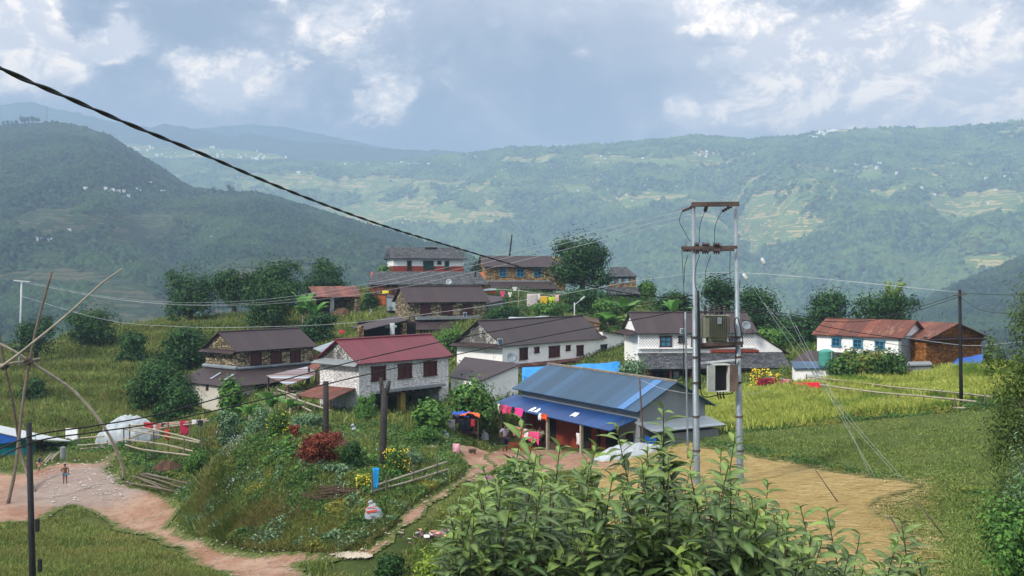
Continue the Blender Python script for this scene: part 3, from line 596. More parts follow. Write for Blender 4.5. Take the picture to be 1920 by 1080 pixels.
# ================================================================ HOUSE BUILDER
def slab(mb, quad, th, mi=0):
    q = [Vector(p) for p in quad]; n = (q[1] - q[0]).cross(q[2] - q[0]).normalized()
    if n.z < 0: q = q[::-1]; n = -n
    return mb.prism(q, (0, 0, 0), -n * th, mi)
class House:
    def __init__(s, name, label, PL, PR, Dl, W, H, ridge=None, Dr=None, oe=.35, og=.28, cat='house', rise=None, group=None, ex=None, L=None):
        a = at(PL[0], PL[1], Dl); ze = a.z
        if ex is None:
            if Dr is None: Dr = float((ze - CAM_Z) / ray(PR[0], PR[1])[1])
            b = at(PR[0], PR[1], Dr); e = Vector((b.x - a.x, b.y - a.y, 0)); s.L = e.length; s.ex = e.normalized()
        else: s.ex = Vector((*ex, 0)).normalized(); s.L = L
        s.ey = Vector((-s.ex.y, s.ex.x, 0)); s.W = W; s.oe = oe; s.og = og; s.A = Vector((a.x, a.y, 0))
        # ridge height from the picture
        if rise is None:
            xa, za = s._hit(ridge[0], ridge[1], W / 2); rz = za; s.rx0 = xa; s.rx1 = s._hit(ridge[2], ridge[1], W / 2)[0] if len(ridge) > 2 else s.L + og
            k = (rz - ze) / (W / 2 + oe); s.rise = k * W / 2; s.k = k
        else:
            s.rise = rise; s.k = rise / (W / 2); s.rx0 = -og; s.rx1 = s.L + og
        s.H = H; s.zb = ze + oe * s.k - H            # wall top sits a little above the roof edge
        s.root = empty(name, (a.x, a.y, s.zb), math.atan2(s.ex.y, s.ex.x), label, cat, group)
    def _hit(s, px, py, yoff):
        u, v = ray(px, py); u = float(u); v = float(v); n = s.ey; P0 = s.A + n * yoff
        t = P0.dot(n) / (u * n.x + n.y); w = Vector((u * t, t, CAM_Z + v * t)); return (w - s.A).dot(s.ex), w.z
    def fl(s, px, py, y=0.0):
        x, z = s._hit(px, py, y); return x, z - s.zb
    def side(s, px, py, x=None):
        """picture point on the end wall plane (local x fixed) -> local y, z"""
        x = s.L if x is None else x; u, v = ray(px, py); u = float(u); v = float(v); n = s.ex; P0 = s.A + n * x
        t = P0.dot(n) / (u * n.x + n.y); w = Vector((u * t, t, CAM_Z + v * t)); return (w - s.A).dot(s.ey), w.z - s.zb
    def box_wall(s, mat, below=2.0, gable=None, top=None):
        L, W, H = s.L, s.W, s.H; mb = MB(); mb.box((L / 2, W / 2, (H - below) / 2), (L, W, H + below))
        if s.rise > 0 and gable is None: mb.prism([(0, 0, H), (0, W, H), (0, W / 2, H + s.rise - .03)], (0, 0, 0), (L, 0, 0))
        mb.build('wall', mat, s.root)
        if gable is not None:
            for x0 in (0, L - .25): MB().prism([(x0, .02, H), (x0, W - .02, H), (x0, W / 2, H + s.rise - .03)], (0, 0, 0), (.25, 0, 0)).build('gable', gable, s.root)
        return s
    def roof(s, mat, th=.06, hip=(0, 0), cap=None, x0=None, x1=None):
        L, W, H, oe, k = s.L, s.W, s.H, s.oe, s.k; a = -s.og if x0 is None else x0; b = L + s.og if x1 is None else x1; zt = H + s.rise + .05; ze = H - oe * k + .05
        mb = MB(); h0, h1 = hip
        slab(mb, [(a, -oe, ze), (b, -oe, ze), (b - h1, W / 2, zt), (a + h0, W / 2, zt)], th)
        slab(mb, [(a, W + oe, ze), (b, W + oe, ze), (b - h1, W / 2, zt), (a + h0, W / 2, zt)], th)
        if h1: slab(mb, [(b, -oe, ze), (b, W + oe, ze), (b - h1, W / 2, zt), (b - h1, W / 2 - .001, zt)], th)
        if h0: slab(mb, [(a, -oe, ze), (a, W + oe, ze), (a + h0, W / 2, zt), (a + h0, W / 2 - .001, zt)], th)
        rf = mb.build('roof', mat, s.root)
        if cap: MB().tube([(a + h0, W / 2, zt), (b - h1, W / 2, zt)], .09, 6).build('ridge_cap', cap, rf)
        return rf
    def window(s, rect, frame='darkwood', pane='glass', kind='window', bars=(1, 1), y=0.0, ft=.09, label=None):
        x0, z1 = s.fl(rect[0], rect[1], y); x1, z0 = s.fl(rect[2], rect[3], y); w = x1 - x0; h = z1 - z0; mb = MB(); cx = (x0 + x1) / 2; cz = (z0 + z1) / 2
        mb.box((x0 + ft / 2, y - .03, cz), (ft, .12, h)); mb.box((x1 - ft / 2, y - .03, cz), (ft, .12, h)); mb.box((cx, y - .035, z1 - ft / 2), (w + .1, .13, ft)); mb.box((cx, y - .035, z0 + ft / 2), (w + .1, .13, ft))
        for i in range(bars[0]): mb.box((x0 + w * (i + 1) / (bars[0] + 1), y - .025, cz), (.05, .07, h - ft * 2))
        for i in range(bars[1]): mb.box((cx, y - .02, z0 + h * (i + 1) / (bars[1] + 1)), (w - ft * 2, .06, .045))
        f = mb.build(kind, M[frame], s.root)
        if label: f['label'] = label
        sub = MB()
        if kind == 'window' and pane == 'shutter':
            for k_, xx in enumerate((x0 + w * .28, x0 + w * .72)):
                sub.box((xx, y - .01, cz), (w * .40, .04, h - ft * 2))
                for j in range(5): sub.box((xx, y - .035, z0 + ft + (h - 2 * ft) * (j + .5) / 5), (w * .34, .02, (h - 2 * ft) / 5 * .55))
            sub.build('shutter', M['redwood'], f)
        else: sub.box((cx, y - .006, cz), (w - ft * 1.6, .02, h - ft * 1.6)); sub.build('pane' if kind == 'window' else 'door_leaf', M[pane], f)
        return f
    def band(s, z0, z1, mat, name='plinth_band', th=.03, x0=0, x1=None):
        x1 = s.L if x1 is None else x1; MB().box(((x0 + x1) / 2, s.W / 2, (z0 + z1) / 2), (x1 - x0 + th * 2, s.W + th * 2, z1 - z0)).build(name, M[mat], s.root)
    def lean(s, x0, x1, y0, z0, y1, z1, mat, name='verandah_roof', th=.05, mb=None):
        mb = MB(); slab(mb, [(x0, y1, z1), (x1, y1, z1), (x1, y0, z0), (x0, y0, z0)], th); return mb.build(name, M[mat], s.root)
    def w(s, x, y, z):
        return s.A + s.ex * x + s.ey * y + Vector((0, 0, s.zb + z))
# ================================================================ HOUSES OF THE VILLAGE
def posts(h, xs, y, z0, z1, mat='wood', w=.14, name='post'):
    for x in xs: MB().box((x, y, (z0 + z1) / 2), (w, w, z1 - z0)).build(name, M[mat], h.root)
# --- white stone house with the red roof, on an open ground floor
h = House('stone_house', 'two-storey whitewashed stone house under a plain red sheet roof', (673, 683), (841, 669), 60, 4.0, 1.95, (642, 638, 810), oe=.3)
H2 = h; L, W, H = h.L, h.W, h.H
mb = MB().box((L / 2, W / 2, H / 2), (L, W, H)); xa = h.fl(703, 750)[0]; xb = h.fl(824, 740)[0]
mb.box((xa / 2, W / 2, -1.5), (xa, W, 3)); mb.box(((xb + L) / 2, W / 2, -1.5), (L - xb, W, 3)); mb.box(((xa + xb) / 2, W - .2, -1.5), (xb - xa, .4, 3))
mb.build('wall', M['stone_white'], h.root)
for x0 in (0, L - .25): MB().prism([(x0, .02, H), (x0, W - .02, H), (x0, W / 2, H + h.rise - .03)], (0, 0, 0), (.25, 0, 0)).build('gable', M['gable_white'], h.root)
h.roof(M['red_tin'], cap=M['red_tin'])
for r in ((696, 687, 722, 713), (746, 682, 771, 708.5), (794, 678, 818, 704)): h.window(r, 'redwood', 'shutter', bars=(1, 0))
MB().box(((xa + xb) / 2, -.12, -.08), (xb - xa + .5, .5, .16)).build('lintel', M['cement'], h.root)
b_ = MB(); [b_.box((xa + (xb - xa) * (i + .5) / 9, -.2, -.22), (.1, .6, .1)) for i in range(9)]; b_.build('joist', M['darkwood'], h.root)
xc = h.fl(754, 750)[0]; MB().box((xc, .1, -1.35), (.42, .4, 2.4)).build('pillar', M['stone_mud'], h.root).data.materials[0] = simple('yellow_painted_pillar', C('8d7a3c', .8), .85, .2, 3)
mb = MB(); slab(mb, [(-.55, -.25, H - .28), (-.55, W + .25, H - .28), (.05, W + .1, H + .06), (.05, -.1, H + .06)], .05); mb.build('pent_roof', M['cement'], h.root)
# --- rubble stone house at the left with a skirt of lean-to roofs
h = House('stone_house', 'dark rubble-stone house with brown roof and a skirt of low brown lean-to roofs', (444, 660), (587, 650), 77, 4.4, 1.55, (423, 623, 568), oe=.3, Dr=83)
H1 = h; L, W, H = h.L, h.W, h.H
h.box_wall(M['stone_dark'], 2.6); h.roof(M['brown_tin'], cap=M['brown_tin'])
for r in ((470, 661, 490, 684), (507, 659, 527, 681), (544, 657, 563, 679)): h.window(r, 'darkwood', 'shutter', bars=(1, 0))
mb = MB(); slab(mb, [(-.6, -.2, H - .3), (-.6, W + .2, H - .3), (.05, W, H), (.05, 0, H)], .05); mb.build('pent_roof', M['brown_tin'], h.root)
mb = MB(); slab(mb, [(0, 0, -.05), (L, 0, -.05), (L, -3.0, -1.0), (-2.7, -3.0, -1.0)], .05); slab(mb, [(0, 0, -.05), (0, W, -.05), (-2.7, W, -1.0), (-2.7, -3.0, -1.0)], .05); mb.build('lean_to_roof', M['brown_tin'], h.root)
mb = MB().box((-.12, W / 2, .1), (.3, W + .2, .16), 0, 0, R(-20)).box((L / 2, -.12, .05), (L, .28, .12), 0, R(18)); mb.build('flashing', M['grey_tin'], h.root)
mb = MB().box((-1.2, W / 2 - 1.2, -2.3), (2.4, W + 2.4, 2.45)); mb.build('annex_wall', M['cream'], h.root)
MB().box((L / 2 + 1.2, -1.0, -2.0), (L - 1.6, 1.6, 2.1)).build('annex_shade_block', M['inside'], h.root)  # dark block painted as the shade under the lean-to
mb = MB(); y_, z_ = h.side(389, 727, -2.4); mb.box((-2.42, y_, z_), (.08, .3, .42)); mb.build('window', M['darkwood'], h.root)
posts(h, (1.8, 3.6, 5.2, L - .2), -2.7, -3.4, -1.0); 
for yy in (-1.2, .6): slab(mb := MB(), [(-1.9, yy, -.66), (-1.9, yy + .3, -.66), (-.9, yy + .5, -.28), (-.9, yy + .2, -.28)], .02); mb.build('pale_sheet', M['grey_tin'], h.root)
# --- slate house on top of the village
h = House('slate_house', 'topmost house of the village, white over red walls under a mossy slate roof', (737, 485), (869, 485), 124, 5.0, 2.1, (733, 464, 866), Dr=126.5, oe=.6, og=.45)
H3 = h; L, W, H = h.L, h.W, h.H
h.box_wall(M['white'], 1.5); h.roof(M['slate'], .12, (.15, .35)); zb = h.fl(800, 499)[1]; h.band(-1.6, zb, 'redclay')
h.window((763.5, 489, 771.5, 507), 'darkwood', 'darkwood', 'door', bars=(0, 0), y=-.04); h.window((793.5, 489, 813, 505), 'greenwood', 'greenwood', 'window', bars=(3, 0), y=-.04)
h.window((820, 489.5, 827, 496), 'darkwood', 'glass', y=-.04, bars=(0, 0)); h.window((834, 489.5, 842, 505), 'greenwood', 'greenwood', 'door', bars=(0, 0), y=-.04)
# --- long slate-roofed house in front of it
h = House('slate_house', 'long low house with a wide slate roof directly below the topmost house', (694, 534), (911, 533), 113, 6.4, 1.6, (697, 509.5, 893), Dr=114.5, oe=.45, og=.3)
H4 = h; L, W, H = h.L, h.W, h.H
h.box_wall(M['orangeclay'], 2.5); h.roof(M['slate'], .1, (.6, .9)); MB().box((L / 2 + .8, -.02, H / 2 - .2), (L - 2.2, .12, H)).build('opening_shade_slab', M['inside'], h.root); posts(h, (2.5, 5, 7.5, 10, 12.4), -.3, -1.5, H - .2)  # dark slab painted as the shadow under the slate roof
MB().box((1.9, -.1, .7), (2.9, .1, 1.0)).build('tin_screen', M['rust_tin'], h.root)
# --- rubble stone house, brown roof, three shuttered bays
h = House('stone_house', 'rubble-stone house with three dark doors and brown roof in mid village', (764, 568), (912, 567), 97, 4.2, 1.6, (754, 538, 902), Dr=100.5, oe=.35)
H5 = h; L, W, H = h.L, h.W, h.H
h.box_wall(M['stone_dark'], 3.6); h.roof(M['brown_tin'], cap=M['brown_tin'])
for r in ((788, 570, 807, 590), (828, 570, 847.5, 590), (867.5, 570, 886, 590)): h.window(r, 'darkwood', 'redwood', 'door', bars=(1, 0))
MB().box((L / 2 + .5, -.35, -.18), (L - .6, .75, .3)).build('concrete_ledge', M['cement'], h.root)
h.lean(.1, L + .3, -.3, -.45, -2.4, -1.25, 'brown_tin'); MB().box((L / 2, -1.0, -2.2), (L, 1.8, 1.9)).build('verandah_shade_block', M['inside'], h.root); MB().box((.25, -1.2, -2.0), (.55, 2.2, 1.7)).build('verandah_pier', M['stone_ochre'], h.root)  # space under the verandah roof filled by a dark block as shade
posts(h, (2.4, 4.4, 6.6), -2.1, -3.0, -1.25)
# --- ochre stone house with blue windows
h = House('stone_house', 'ochre stone house with blue windows and brown roofs beside the big dark tree', (909, 501), (1060, 501), 125, 5.0, 1.75, (911, 480, 1032), Dr=127, oe=.45)
H6 = h; L, W, H = h.L, h.W, h.H
h.box_wall(M['stone_ochre'], 1.6); h.roof(M['brown_tin'], .06, (0, 1.9))
for r in ((936, 503.5, 949.5, 519), (968, 504, 982.5, 519), (1000.5, 503, 1015, 518)): h.window(r, 'bluewood', 'glass', bars=(1, 1))
MB().box((4.3, -.5, -.35), (8.6, 1.0, .3)).build('concrete_ledge', M['cement'], h.root)
h.lean(.3, 8.9, -.6, -.2, -3.2, -1.3, 'brown_tin'); MB().box((4.6, -1.0, -2.2), (8.2, 1.4, 2.6)).build('verandah_wall', M['inside'], h.root); posts(h, (.9, 3, 5.2, 7.4, 8.6), -2.9, -3.4, -1.3, 'redwood')  # wall behind the posts coloured dark for the shade under the roof
MB().box((4.6, -3.0, -3.3), (8.6, .5, .8)).build('verandah_plinth', M['redclay'], h.root)
# --- far right ochre house with hipped slate roof
h = House('slate_house', 'small ochre house with hipped slate roof at the right behind the dark tree', (1143, 519), (1192, 519), 131, 3.6, 1.5, (1150, 501, 1170), Dr=131, oe=.35, og=.2)
H7 = h; L, W, H = h.L, h.W, h.H
h.box_wall(M['stone_ochre'], 1.2, gable=M['stone_ochre']) if False else MB().box((L / 2, W / 2, H / 2 - .8), (L, W, H + 1.6)).build('wall', M['stone_ochre'], h.root)
h.roof(M['slate'], .1, (.7, 1.3))
for r in ((1145, 520.5, 1151.5, 531), (1158.5, 520.5, 1165.5, 531), (1171.5, 520.5, 1179, 531)): h.window(r, 'bluewood', 'white_metal', bars=(1, 1))
h.lean(-.4, L + 2.2, -.0, -.1, -2.6, -1.05, 'slate', th=.1); MB().box((L / 2 + .6, -.9, -1.9), (L + 2.0, 1.6, 1.8)).build('verandah_shade_block', M['inside'], h.root); posts(h, (0, 2, 4, L + 1.8), -2.4, -2.6, -1.0, 'darkwood')  # dark block in place of the shade under the slate verandah
# --- long white house
h = House('white_house', 'long white house with brown roof, satellite dish and six dark openings', (942, 650), (1130, 635), 76, 5.0, 1.5, (913, 602, 1087), oe=.3, og=.3)
H10 = h; L, W, H = h.L, h.W, h.H
h.box_wall(M['white'], 2.6, gable=M['gable_white']); h.roof(M['brown_tin'], cap=M['brown_tin'])
mb = MB(); slab(mb, [(-.65, -.35, H - .3), (-.65, W + .3, H - .3), (.05, W, H + .02), (.05, -.1, H + .02)], .05); mb.build('pent_roof', M['brown_tin'], h.root)
h.window((974, 652, 988.5, 674), 'redwood', 'darkwood', 'door', bars=(0, 1)); h.window((1002, 650.5, 1010, 661.5), 'redwood', 'darkwood', bars=(0, 0)); h.window((1029, 649, 1048.5, 669), 'redwood', 'shutter', bars=(1, 0))
h.window((1061, 647.5, 1068.5, 657.5), 'redwood', 'darkwood', bars=(0, 0)); h.window((1081, 647.5, 1093, 666.5), 'redwood', 'darkwood', 'door', bars=(0, 1))
xb = h.fl(1170, 650)[0]; mb = MB(); mb.prism([(L, 0, -2.6), (L, 0, H + .45), (xb, 0, H - .02), (xb, 0, -2.6)], (0, 0, 0), (0, 3.6, 0)); mb.build('annex_wall', M['white'], h.root)
mb = MB(); slab(mb, [(L - .1, -.3, H + .52), (xb + .3, -.3, H + .02), (xb + .3, 3.8, H + .02), (L - .1, 3.8, H + .52)], .06); mb.build('annex_roof', M['brown_tin'], h.root)
h.window((1126, 646, 1137, 667.5), 'darkwood', 'glass', 'door', bars=(0, 0))
z0 = h.fl(1000, 682)[1]; h.lean(.9, xb + .2, -.05, z0 + .12, -.5, z0 - .06, 'rust_tin', 'lower_eave')
# --- blue tarp stretched under that house
a, b, c, d = at(979, 690, 74.6), at(1162, 677, 79.5), at(1168, 704, 77.5), at(979, 716, 72.6)
def cloth(name, quad, mat, n=(14, 8), amp=.06, sag=.0, edge=.0, th=.01, label=None, cat=None, group=None, seed=0, parent=None):
    a, b, c, d = [Vector(p) for p in quad]; nx, ny = n; V = []; nrm = (b - a).cross(d - a).normalized(); r = np.random.default_rng(seed + 100)
    for j in range(ny + 1):
        for i in range(nx + 1):
            s, t = i / nx, j / ny; t = t * (1 + edge * (float(fbm(s * 3.1 + seed, .5, 2, seed)) - .5) * 2); p = (a * (1 - s) + b * s) * (1 - t) + (d * (1 - s) + c * s) * t
            w_ = (float(fbm(s * nx * .35 + seed * 7.1, t * ny * .22 + seed, 3, seed + 40)) - .5) * 2 * amp
            p = p + nrm * w_; p.z -= sag * math.sin(math.pi * s) * math.sin(math.pi * min(1, t + .15)); V.append(p)
    N = len(V); V2 = V + [p - nrm * th for p in V]; F_ = []
    for j in range(ny):
        for i in range(nx):
            q = [j * (nx + 1) + i, j * (nx + 1) + i + 1, (j + 1) * (nx + 1) + i + 1, (j + 1) * (nx + 1) + i]; F_.append(q); F_.append([N + k for k in q[::-1]])
    rim = [i for i in range(nx + 1)] + [(j + 1) * (nx + 1) - 1 for j in range(1, ny + 1)] + [ny * (nx + 1) + i for i in range(nx - 1, -1, -1)] + [j * (nx + 1) for j in range(ny - 1, 0, -1)]
    for k in range(len(rim)): F_.append([rim[k], N + rim[k], N + rim[(k + 1) % len(rim)], rim[(k + 1) % len(rim)]])
    o = mesh_np(name, np.array([tuple(p) for p in V2]), np.array(F_), mat, parent, smooth=True); return tag(o, label, cat, group)
cloth('blue_tarpaulin', (a, b, c, d), M['tarp_blue'], (26, 8), .12, .15, label='bright blue tarpaulin stretched below the long white house', cat='tarpaulin', seed=1)
# --- brown-roofed outbuilding left of the blue roof
def quad_roof(name, label, pts, mat, th=.06, wallmat=None, inset=.25, hgt=2.0, cat='shed', legs=True, slope_front=None, front_mat=None):
    """pts: four (px, py, D) roof corners in order front-left, front-right, back-right, back-left"""
    P = [at(*p) for p in pts]; c = sum(P, Vector()) / 4; e = (P[1] - P[0]).normalized(); e2 = Vector((e.x, e.y, 0)).normalized(); rz = math.atan2(e2.y, e2.x)
    root = empty(name, (P[0].x, P[0].y, P[0].z), rz, label, cat); inv = root.matrix_basis.inverted(); q = [inv @ p for p in P]
    mb = MB(); slab(mb, q, th); mb.build('roof', M[mat], root)
    cc = sum(q, Vector()) / 4; qi = [cc + (p - cc) * .93 for p in q]
    if wallmat:
        mb = MB(); vs = [p - Vector((0, 0, th + .02)) for p in qi] + [Vector((p.x, p.y, min(k.z for k in q) - hgt)) for p in qi]
        mb.add(vs, [(0, 1, 2, 3), (7, 6, 5, 4)] + [(i, i + 4, (i + 1) % 4 + 4, (i + 1) % 4) for i in range(4)]); mb.build('wall', M[wallmat], root)
    elif legs:
        for p in qi: MB().box((p.x, p.y, p.z - th - hgt / 2), (.13, .13, hgt)).build('post', M['wood'], root)
    return root, q
r_, q = quad_roof('outbuilding', 'white outbuilding with brown roof between red-roofed and blue-roofed houses', ((842, 706, 68), (899, 715, 63.5), (977, 682, 66.5), (871, 669, 74)), 'brown_tin', wallmat='white', hgt=2.6)
mb = MB(); mb.box((4.6, -.05, -.9), (3.2, .15, .12), R(22)); mb.build('lintel', M['darkwood'], r_)
# --- blue-roofed farmhouse
h = House('blue_roofed_house', 'farmhouse with long blue sheet roof, grey gable and lower blue verandah roof', (977, 730), (1200, 772.5), 59, 4.4, 2.0, (1037, 685, 1262), Dr=49, oe=.45, og=.35)
H12 = h; L, W, H = h.L, h.W, h.H
h.box_wall(M['cement'], 2.6); rf = h.roof(M['blue_tin'], cap=simple('weathered_ridge', C('7d7568', .8), .8, .3, 3))
k = h.k; mb = MB(); xs = L - 1.35; slab(mb, [(xs, -.46, H - .45 * k + .075), (xs + .62, -.46, H - .45 * k + .075), (xs + .62, W / 2, H + h.rise + .075), (xs, W / 2, H + h.rise + .075)], .02); mb.build('pale_roof_sheet', simple('pale_blue_sheet', C('5286bd', .7), .4, .08, 4), rf)
MB().box((L * .43, -.012, -.05), (L * .75, .02, 2.3)).build('painted_wall', M['redclay'], h.root)
zi, zo = H - .62, H - 1.1
vr = h.lean(-.7, L - .25, .02, zi, -1.75, zo, 'blue_dark'); posts(h, (0.2, L * .47, L * .75), -1.6, -2.2, zo, 'bamboo', .15)
for x0, w_ in ((L * .60, .8), (L * .80, 1.0), (L * .30, .8)): MB().box((x0, -.05, -.3), (w_, .08, 1.9)).build('door', M['inside'], h.root)  # doorways as dark slabs, the shade within put into the colour
for x0 in (L * .55, L * .70): MB().box((x0, -.08, -.25), (.22, .1, 2.0)).build('door_jamb', M['darkwood'], h.root)
MB().box((L * .93, -.04, .15), (.5, .1, .8)).build('window', M['darkwood'], h.root)
MB().box((L / 2 - .2, -.85, -1.75), (L, 1.7, 1.0)).build('verandah_floor', M['redclay'], h.root)
# lean-to on its grey gable
mb = MB(); slab(mb, [(L - .05, -.3, H - .75), (L - .05, W + .1, H - .75), (L + 1.5, W + .1, H - 1.05), (L + 1.5, -.3, H - 1.05)], .05); mb.build('lean_to_roof', M['grey_tin'], h.root)
MB().box((L + .7, W / 2 + .3, -.75), (1.3, W - 1.2, 3.0)).build('lean_to_wall', M['concrete'], h.root); MB().box((L + .5, .3, -.3), (.9, .05, 1.6)).build('blue_door', M['tarp_deep'], h.root)
# --- white lattice house
h = House('lattice_house', 'white house with lattice-patterned upper wall and brown roof behind the transformer', (1197, 626), (1414, 627), 78, 5.2, 1.9, (1190, 587, 1399), Dr=79, oe=.35, og=.25)
H13 = h; L, W, H = h.L, h.W, h.H
h.box_wall(M['white'], 2.8); zl0 = h.fl(1300, 651)[1]
MB().box((L / 2, -.012, (H + zl0) / 2), (L - .1, .02, H - zl0)).build('lattice_panel', M['lattice'], h.root); h.roof(M['brown_tin'], cap=M['brown_tin'])
for r in ((1237, 629.5, 1259, 651), (1272, 630, 1285, 643), (1296, 629.5, 1316, 651), (1345, 630, 1362, 650), (1366, 630, 1378, 643)): h.window(r, 'redwood', 'bluewood', bars=(1, 1), y=-.03)
MB().box((L / 2, -.1, zl0 - .05), (L, .2, .12)).build('ledge', M['white'], h.root)
zs, ze = h.fl(1300, 661)[1], h.fl(1300, 693)[1]; xr = h.fl(1467, 663)[0]; x2 = h.fl(1482, 693, -2.6)[0]
mb = MB(); slab(mb, [(-.1, -.1, zs), (xr, -.1, zs), (x2, -2.9, zs - 1.05), (-.1, -2.9, zs - 1.05)], .12); mb.build('verandah_roof', M['slate'], h.root)
MB().box((8.0, -.2, zs + .1), (4.0, .25, .2)).build('red_ridge', M['redclay'], h.root)
mb = MB(); mb.prism([(L, 0, H - .1), (L, 0, -2.8), (xr, 0, -2.8), (xr, 0, zs + .05)], (0, 0, 0), (0, 4.6, 0)); mb.build('side_wall', M['white'], h.root)
mb = MB(); slab(mb, [(L - .2, -.15, H + .05), (L - .2, 4.9, H + .05), (xr + .7, 4.9, zs - .2), (xr + .7, -.15, zs - .2)], .06); mb.build('side_roof', M['brown_tin'], h.root)
MB().box((xr / 2, -.9, zs - 1.9), (xr, 1.6, 2.0)).build('verandah_wall', M['redwood'], h.root); posts(h, [xr * t for t in (.02, .16, .3, .45, .6, .75, .9, 1.0)], -2.7, zs - 3.1, zs - 1.05, 'redwood')
for t in (.1, .38, .68): MB().box((xr * t, -1.75, zs - 1.95), (.8, .08, 1.7)).build('door', M['inside'], h.root)  # door slabs take the dark shade colour of an interior
mb = MB().box((xr * .22, -1.76, zs - 1.75), (.45, .06, .75)); mb.build('window', M['white_metal'], h.root)
mb = MB(); slab(mb, [(-.8, -.2, H - .3), (-.8, W, H - .3), (0, W, H), (0, 0, H)], .05); mb.build('pent_roof', M['darkwood'], h.root)
# --- right white house with rusted roof
h = House('rusty_roofed_house', 'white house with streaky rust-red roof and three blue windows at right', (1532, 628), (1689, 637.5), 70.4, 4.0, 1.35, (1558, 597, 1715), Dr=66, oe=.3, og=.3)
H14 = h; L, W, H = h.L, h.W, h.H
h.box_wall(M['white'], 0); h.roof(M['rust_tin'])
for r in ((1560, 631.5, 1577, 650.5), (1600, 634.5, 1617.5, 653.5), (1641, 638, 1659, 657)): h.window(r, 'bluewood', 'glass', bars=(1, 1), y=-.01)
MB().box((L - .06, W / 2, H / 2 - .9), (.2, W + .02, H + 1.8)).build('side_wall', M['cement'], h.root); MB().box((L / 2, W / 2 + .1, -1.2), (L - .2, W - .3, 2.4)).build('lower_wall', M['cement'], h.root)  # right end wall coloured grey for its shade; lower wall is grey cement
mb = MB(); slab(mb, [(-.8, 0, .02), (L * .8, 0, .02), (L * .8, -2.6, -.75), (-.8, -2.6, -.75)], .05); mb.build('lean_to_roof', M['brown_tin'], h.root); posts(h, (-.6, 1.5, 3.5, L * .8 - .2), -2.4, -2.6, -.75)
# --- mud masonry barn behind it
h = House('mud_barn', 'brown mud-walled barn with wide gable behind the rusty-roofed house', (1737, 637), (1737, 637), 66, 6.1, 1.5, rise=.95, ex=(-.5, .866), L=5.5, oe=.3, og=.35)
H15 = h; a = at(1737, 637, 66)
for o in [h.root]: o.location = (a.x, a.y, a.z - 1.5 + .1); h.A = Vector((a.x, a.y, 0)); h.ex = Vector((.5, -.866, 0)); h.ey = Vector((.866, .5, 0)); o.rotation_euler = (0, 0, math.atan2(-.866, .5)); o.location = o.location - h.ex * h.L; h.A = Vector(o.location)
h.box_wall(M['stone_mud'], 2.4); h.roof(M['rust_tin']); L, W, H = h.L, h.W, h.H
mb = MB(); slab(mb, [(L - .05, -.2, H + .12), (L - .05, W, H - .02), (L + .45, W, H - .2), (L + .45, -.2, H - .08)], .08); mb.build('pent_roof', M['darkwood'], h.root)
P = [at(1776, 691, 62), at(1840, 680, 60.5), at(1846, 664, 63), at(1795, 672, 65)]
cloth('blue_tarpaulin', P, M['tarp_deep'], (12, 6), .08, .05, label='deep blue tarpaulin sloping against the mud-walled barn', cat='tarpaulin', seed=2)
# --- small buildings
r_, q = quad_roof('stone_shed', 'tiny grey shed with flat slab roof beside the rusty-roofed house', ((1700, 684, 62.5), (1748, 682, 62), (1744, 677, 65), (1703, 678, 65.5)), 'cement', wallmat='concrete', hgt=1.4, th=.1)
MB().box((.7, -.02, -.75), (.8, .06, .9)).build('door', M['grey_tin'], r_)
r_, q = quad_roof('blue_roofed_shed', 'small white shed with flat blue roof carrying the water tank', ((1488, 691, 62), (1561, 689, 61.5), (1556, 678, 66), (1483, 677, 66.5)), 'blue_tin', wallmat='white', hgt=1.5)
MB().box((1.2, .08, -.6), (.7, .06, .4)).build('window', M['white_metal'], r_)
r_, q = quad_roof('open_shed', 'open brown-roofed shed on two pillars left of the village crest', ((590, 557, 106), (677, 556, 108), (669, 536, 112), (578, 537, 110)), 'rust_tin', legs=False)
MB().box((2.0, .4, -.95), (.4, .4, 1.9)).build('pillar', M['cement'], r_); MB().box((4.8, .5, -1.0), (.65, .7, 2.0)).build('pillar', M['stone_dark'], r_); MB().box((2.4, 3.6, -.8), (5.4, .3, 2.4)).build('back_wall', M['stone_dark'], r_); MB().box((.1, 2, -.8), (.3, 3, 2.4)).build('side_wall', M['stone_dark'], r_)
r_, q = quad_roof('lean_to_shed', 'dark open lean-to with low-sloping roof left of the middle stone house', ((657, 613, 88), (686, 618, 84.5), (764, 600, 89), (744, 591, 94)), 'brown_tin', legs=False)
for p in ((676, 634, 85), (757, 628, 89)): 
    a = at(*p); b_ = r_.matrix_basis.inverted() @ a; MB().box((b_.x, b_.y, b_.z + .3), (.5, .4, 1.6)).build('pillar', M['stone_ochre'], r_)
a = r_.matrix_basis.inverted() @ at(718, 620, 91.5); MB().box((a.x, a.y, a.z), (.3, 5.4, 2.0), R(10)).build('back_wall', M['inside'], r_)  # back and side walls coloured dark for the shade in the lean-to
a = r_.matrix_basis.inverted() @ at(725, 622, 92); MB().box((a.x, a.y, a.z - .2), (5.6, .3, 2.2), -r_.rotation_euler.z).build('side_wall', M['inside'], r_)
quad_roof('cow_shed', 'shed with alternating grey and rust striped roof sheets beside the dark stone house', ((539, 722, 66), (603, 699, 68.5), (577, 687, 73), (499, 704, 71)), 'stripe_tin', hgt=1.5)
quad_roof('goat_shed', 'low rust-roofed shed leaning on the left wall of the red-roofed house', ((558, 741, 60), (619, 749, 57.5), (671, 726, 60.5), (612, 714, 64)), 'rust_tin', hgt=1.3)
quad_roof('rusty_lean_to', 'narrow steep rust-brown lean-to behind the red-roofed house', ((577, 688, 70), (592, 694, 68), (641, 650, 68), (632, 643, 70)), 'rust_tin', hgt=1.2)
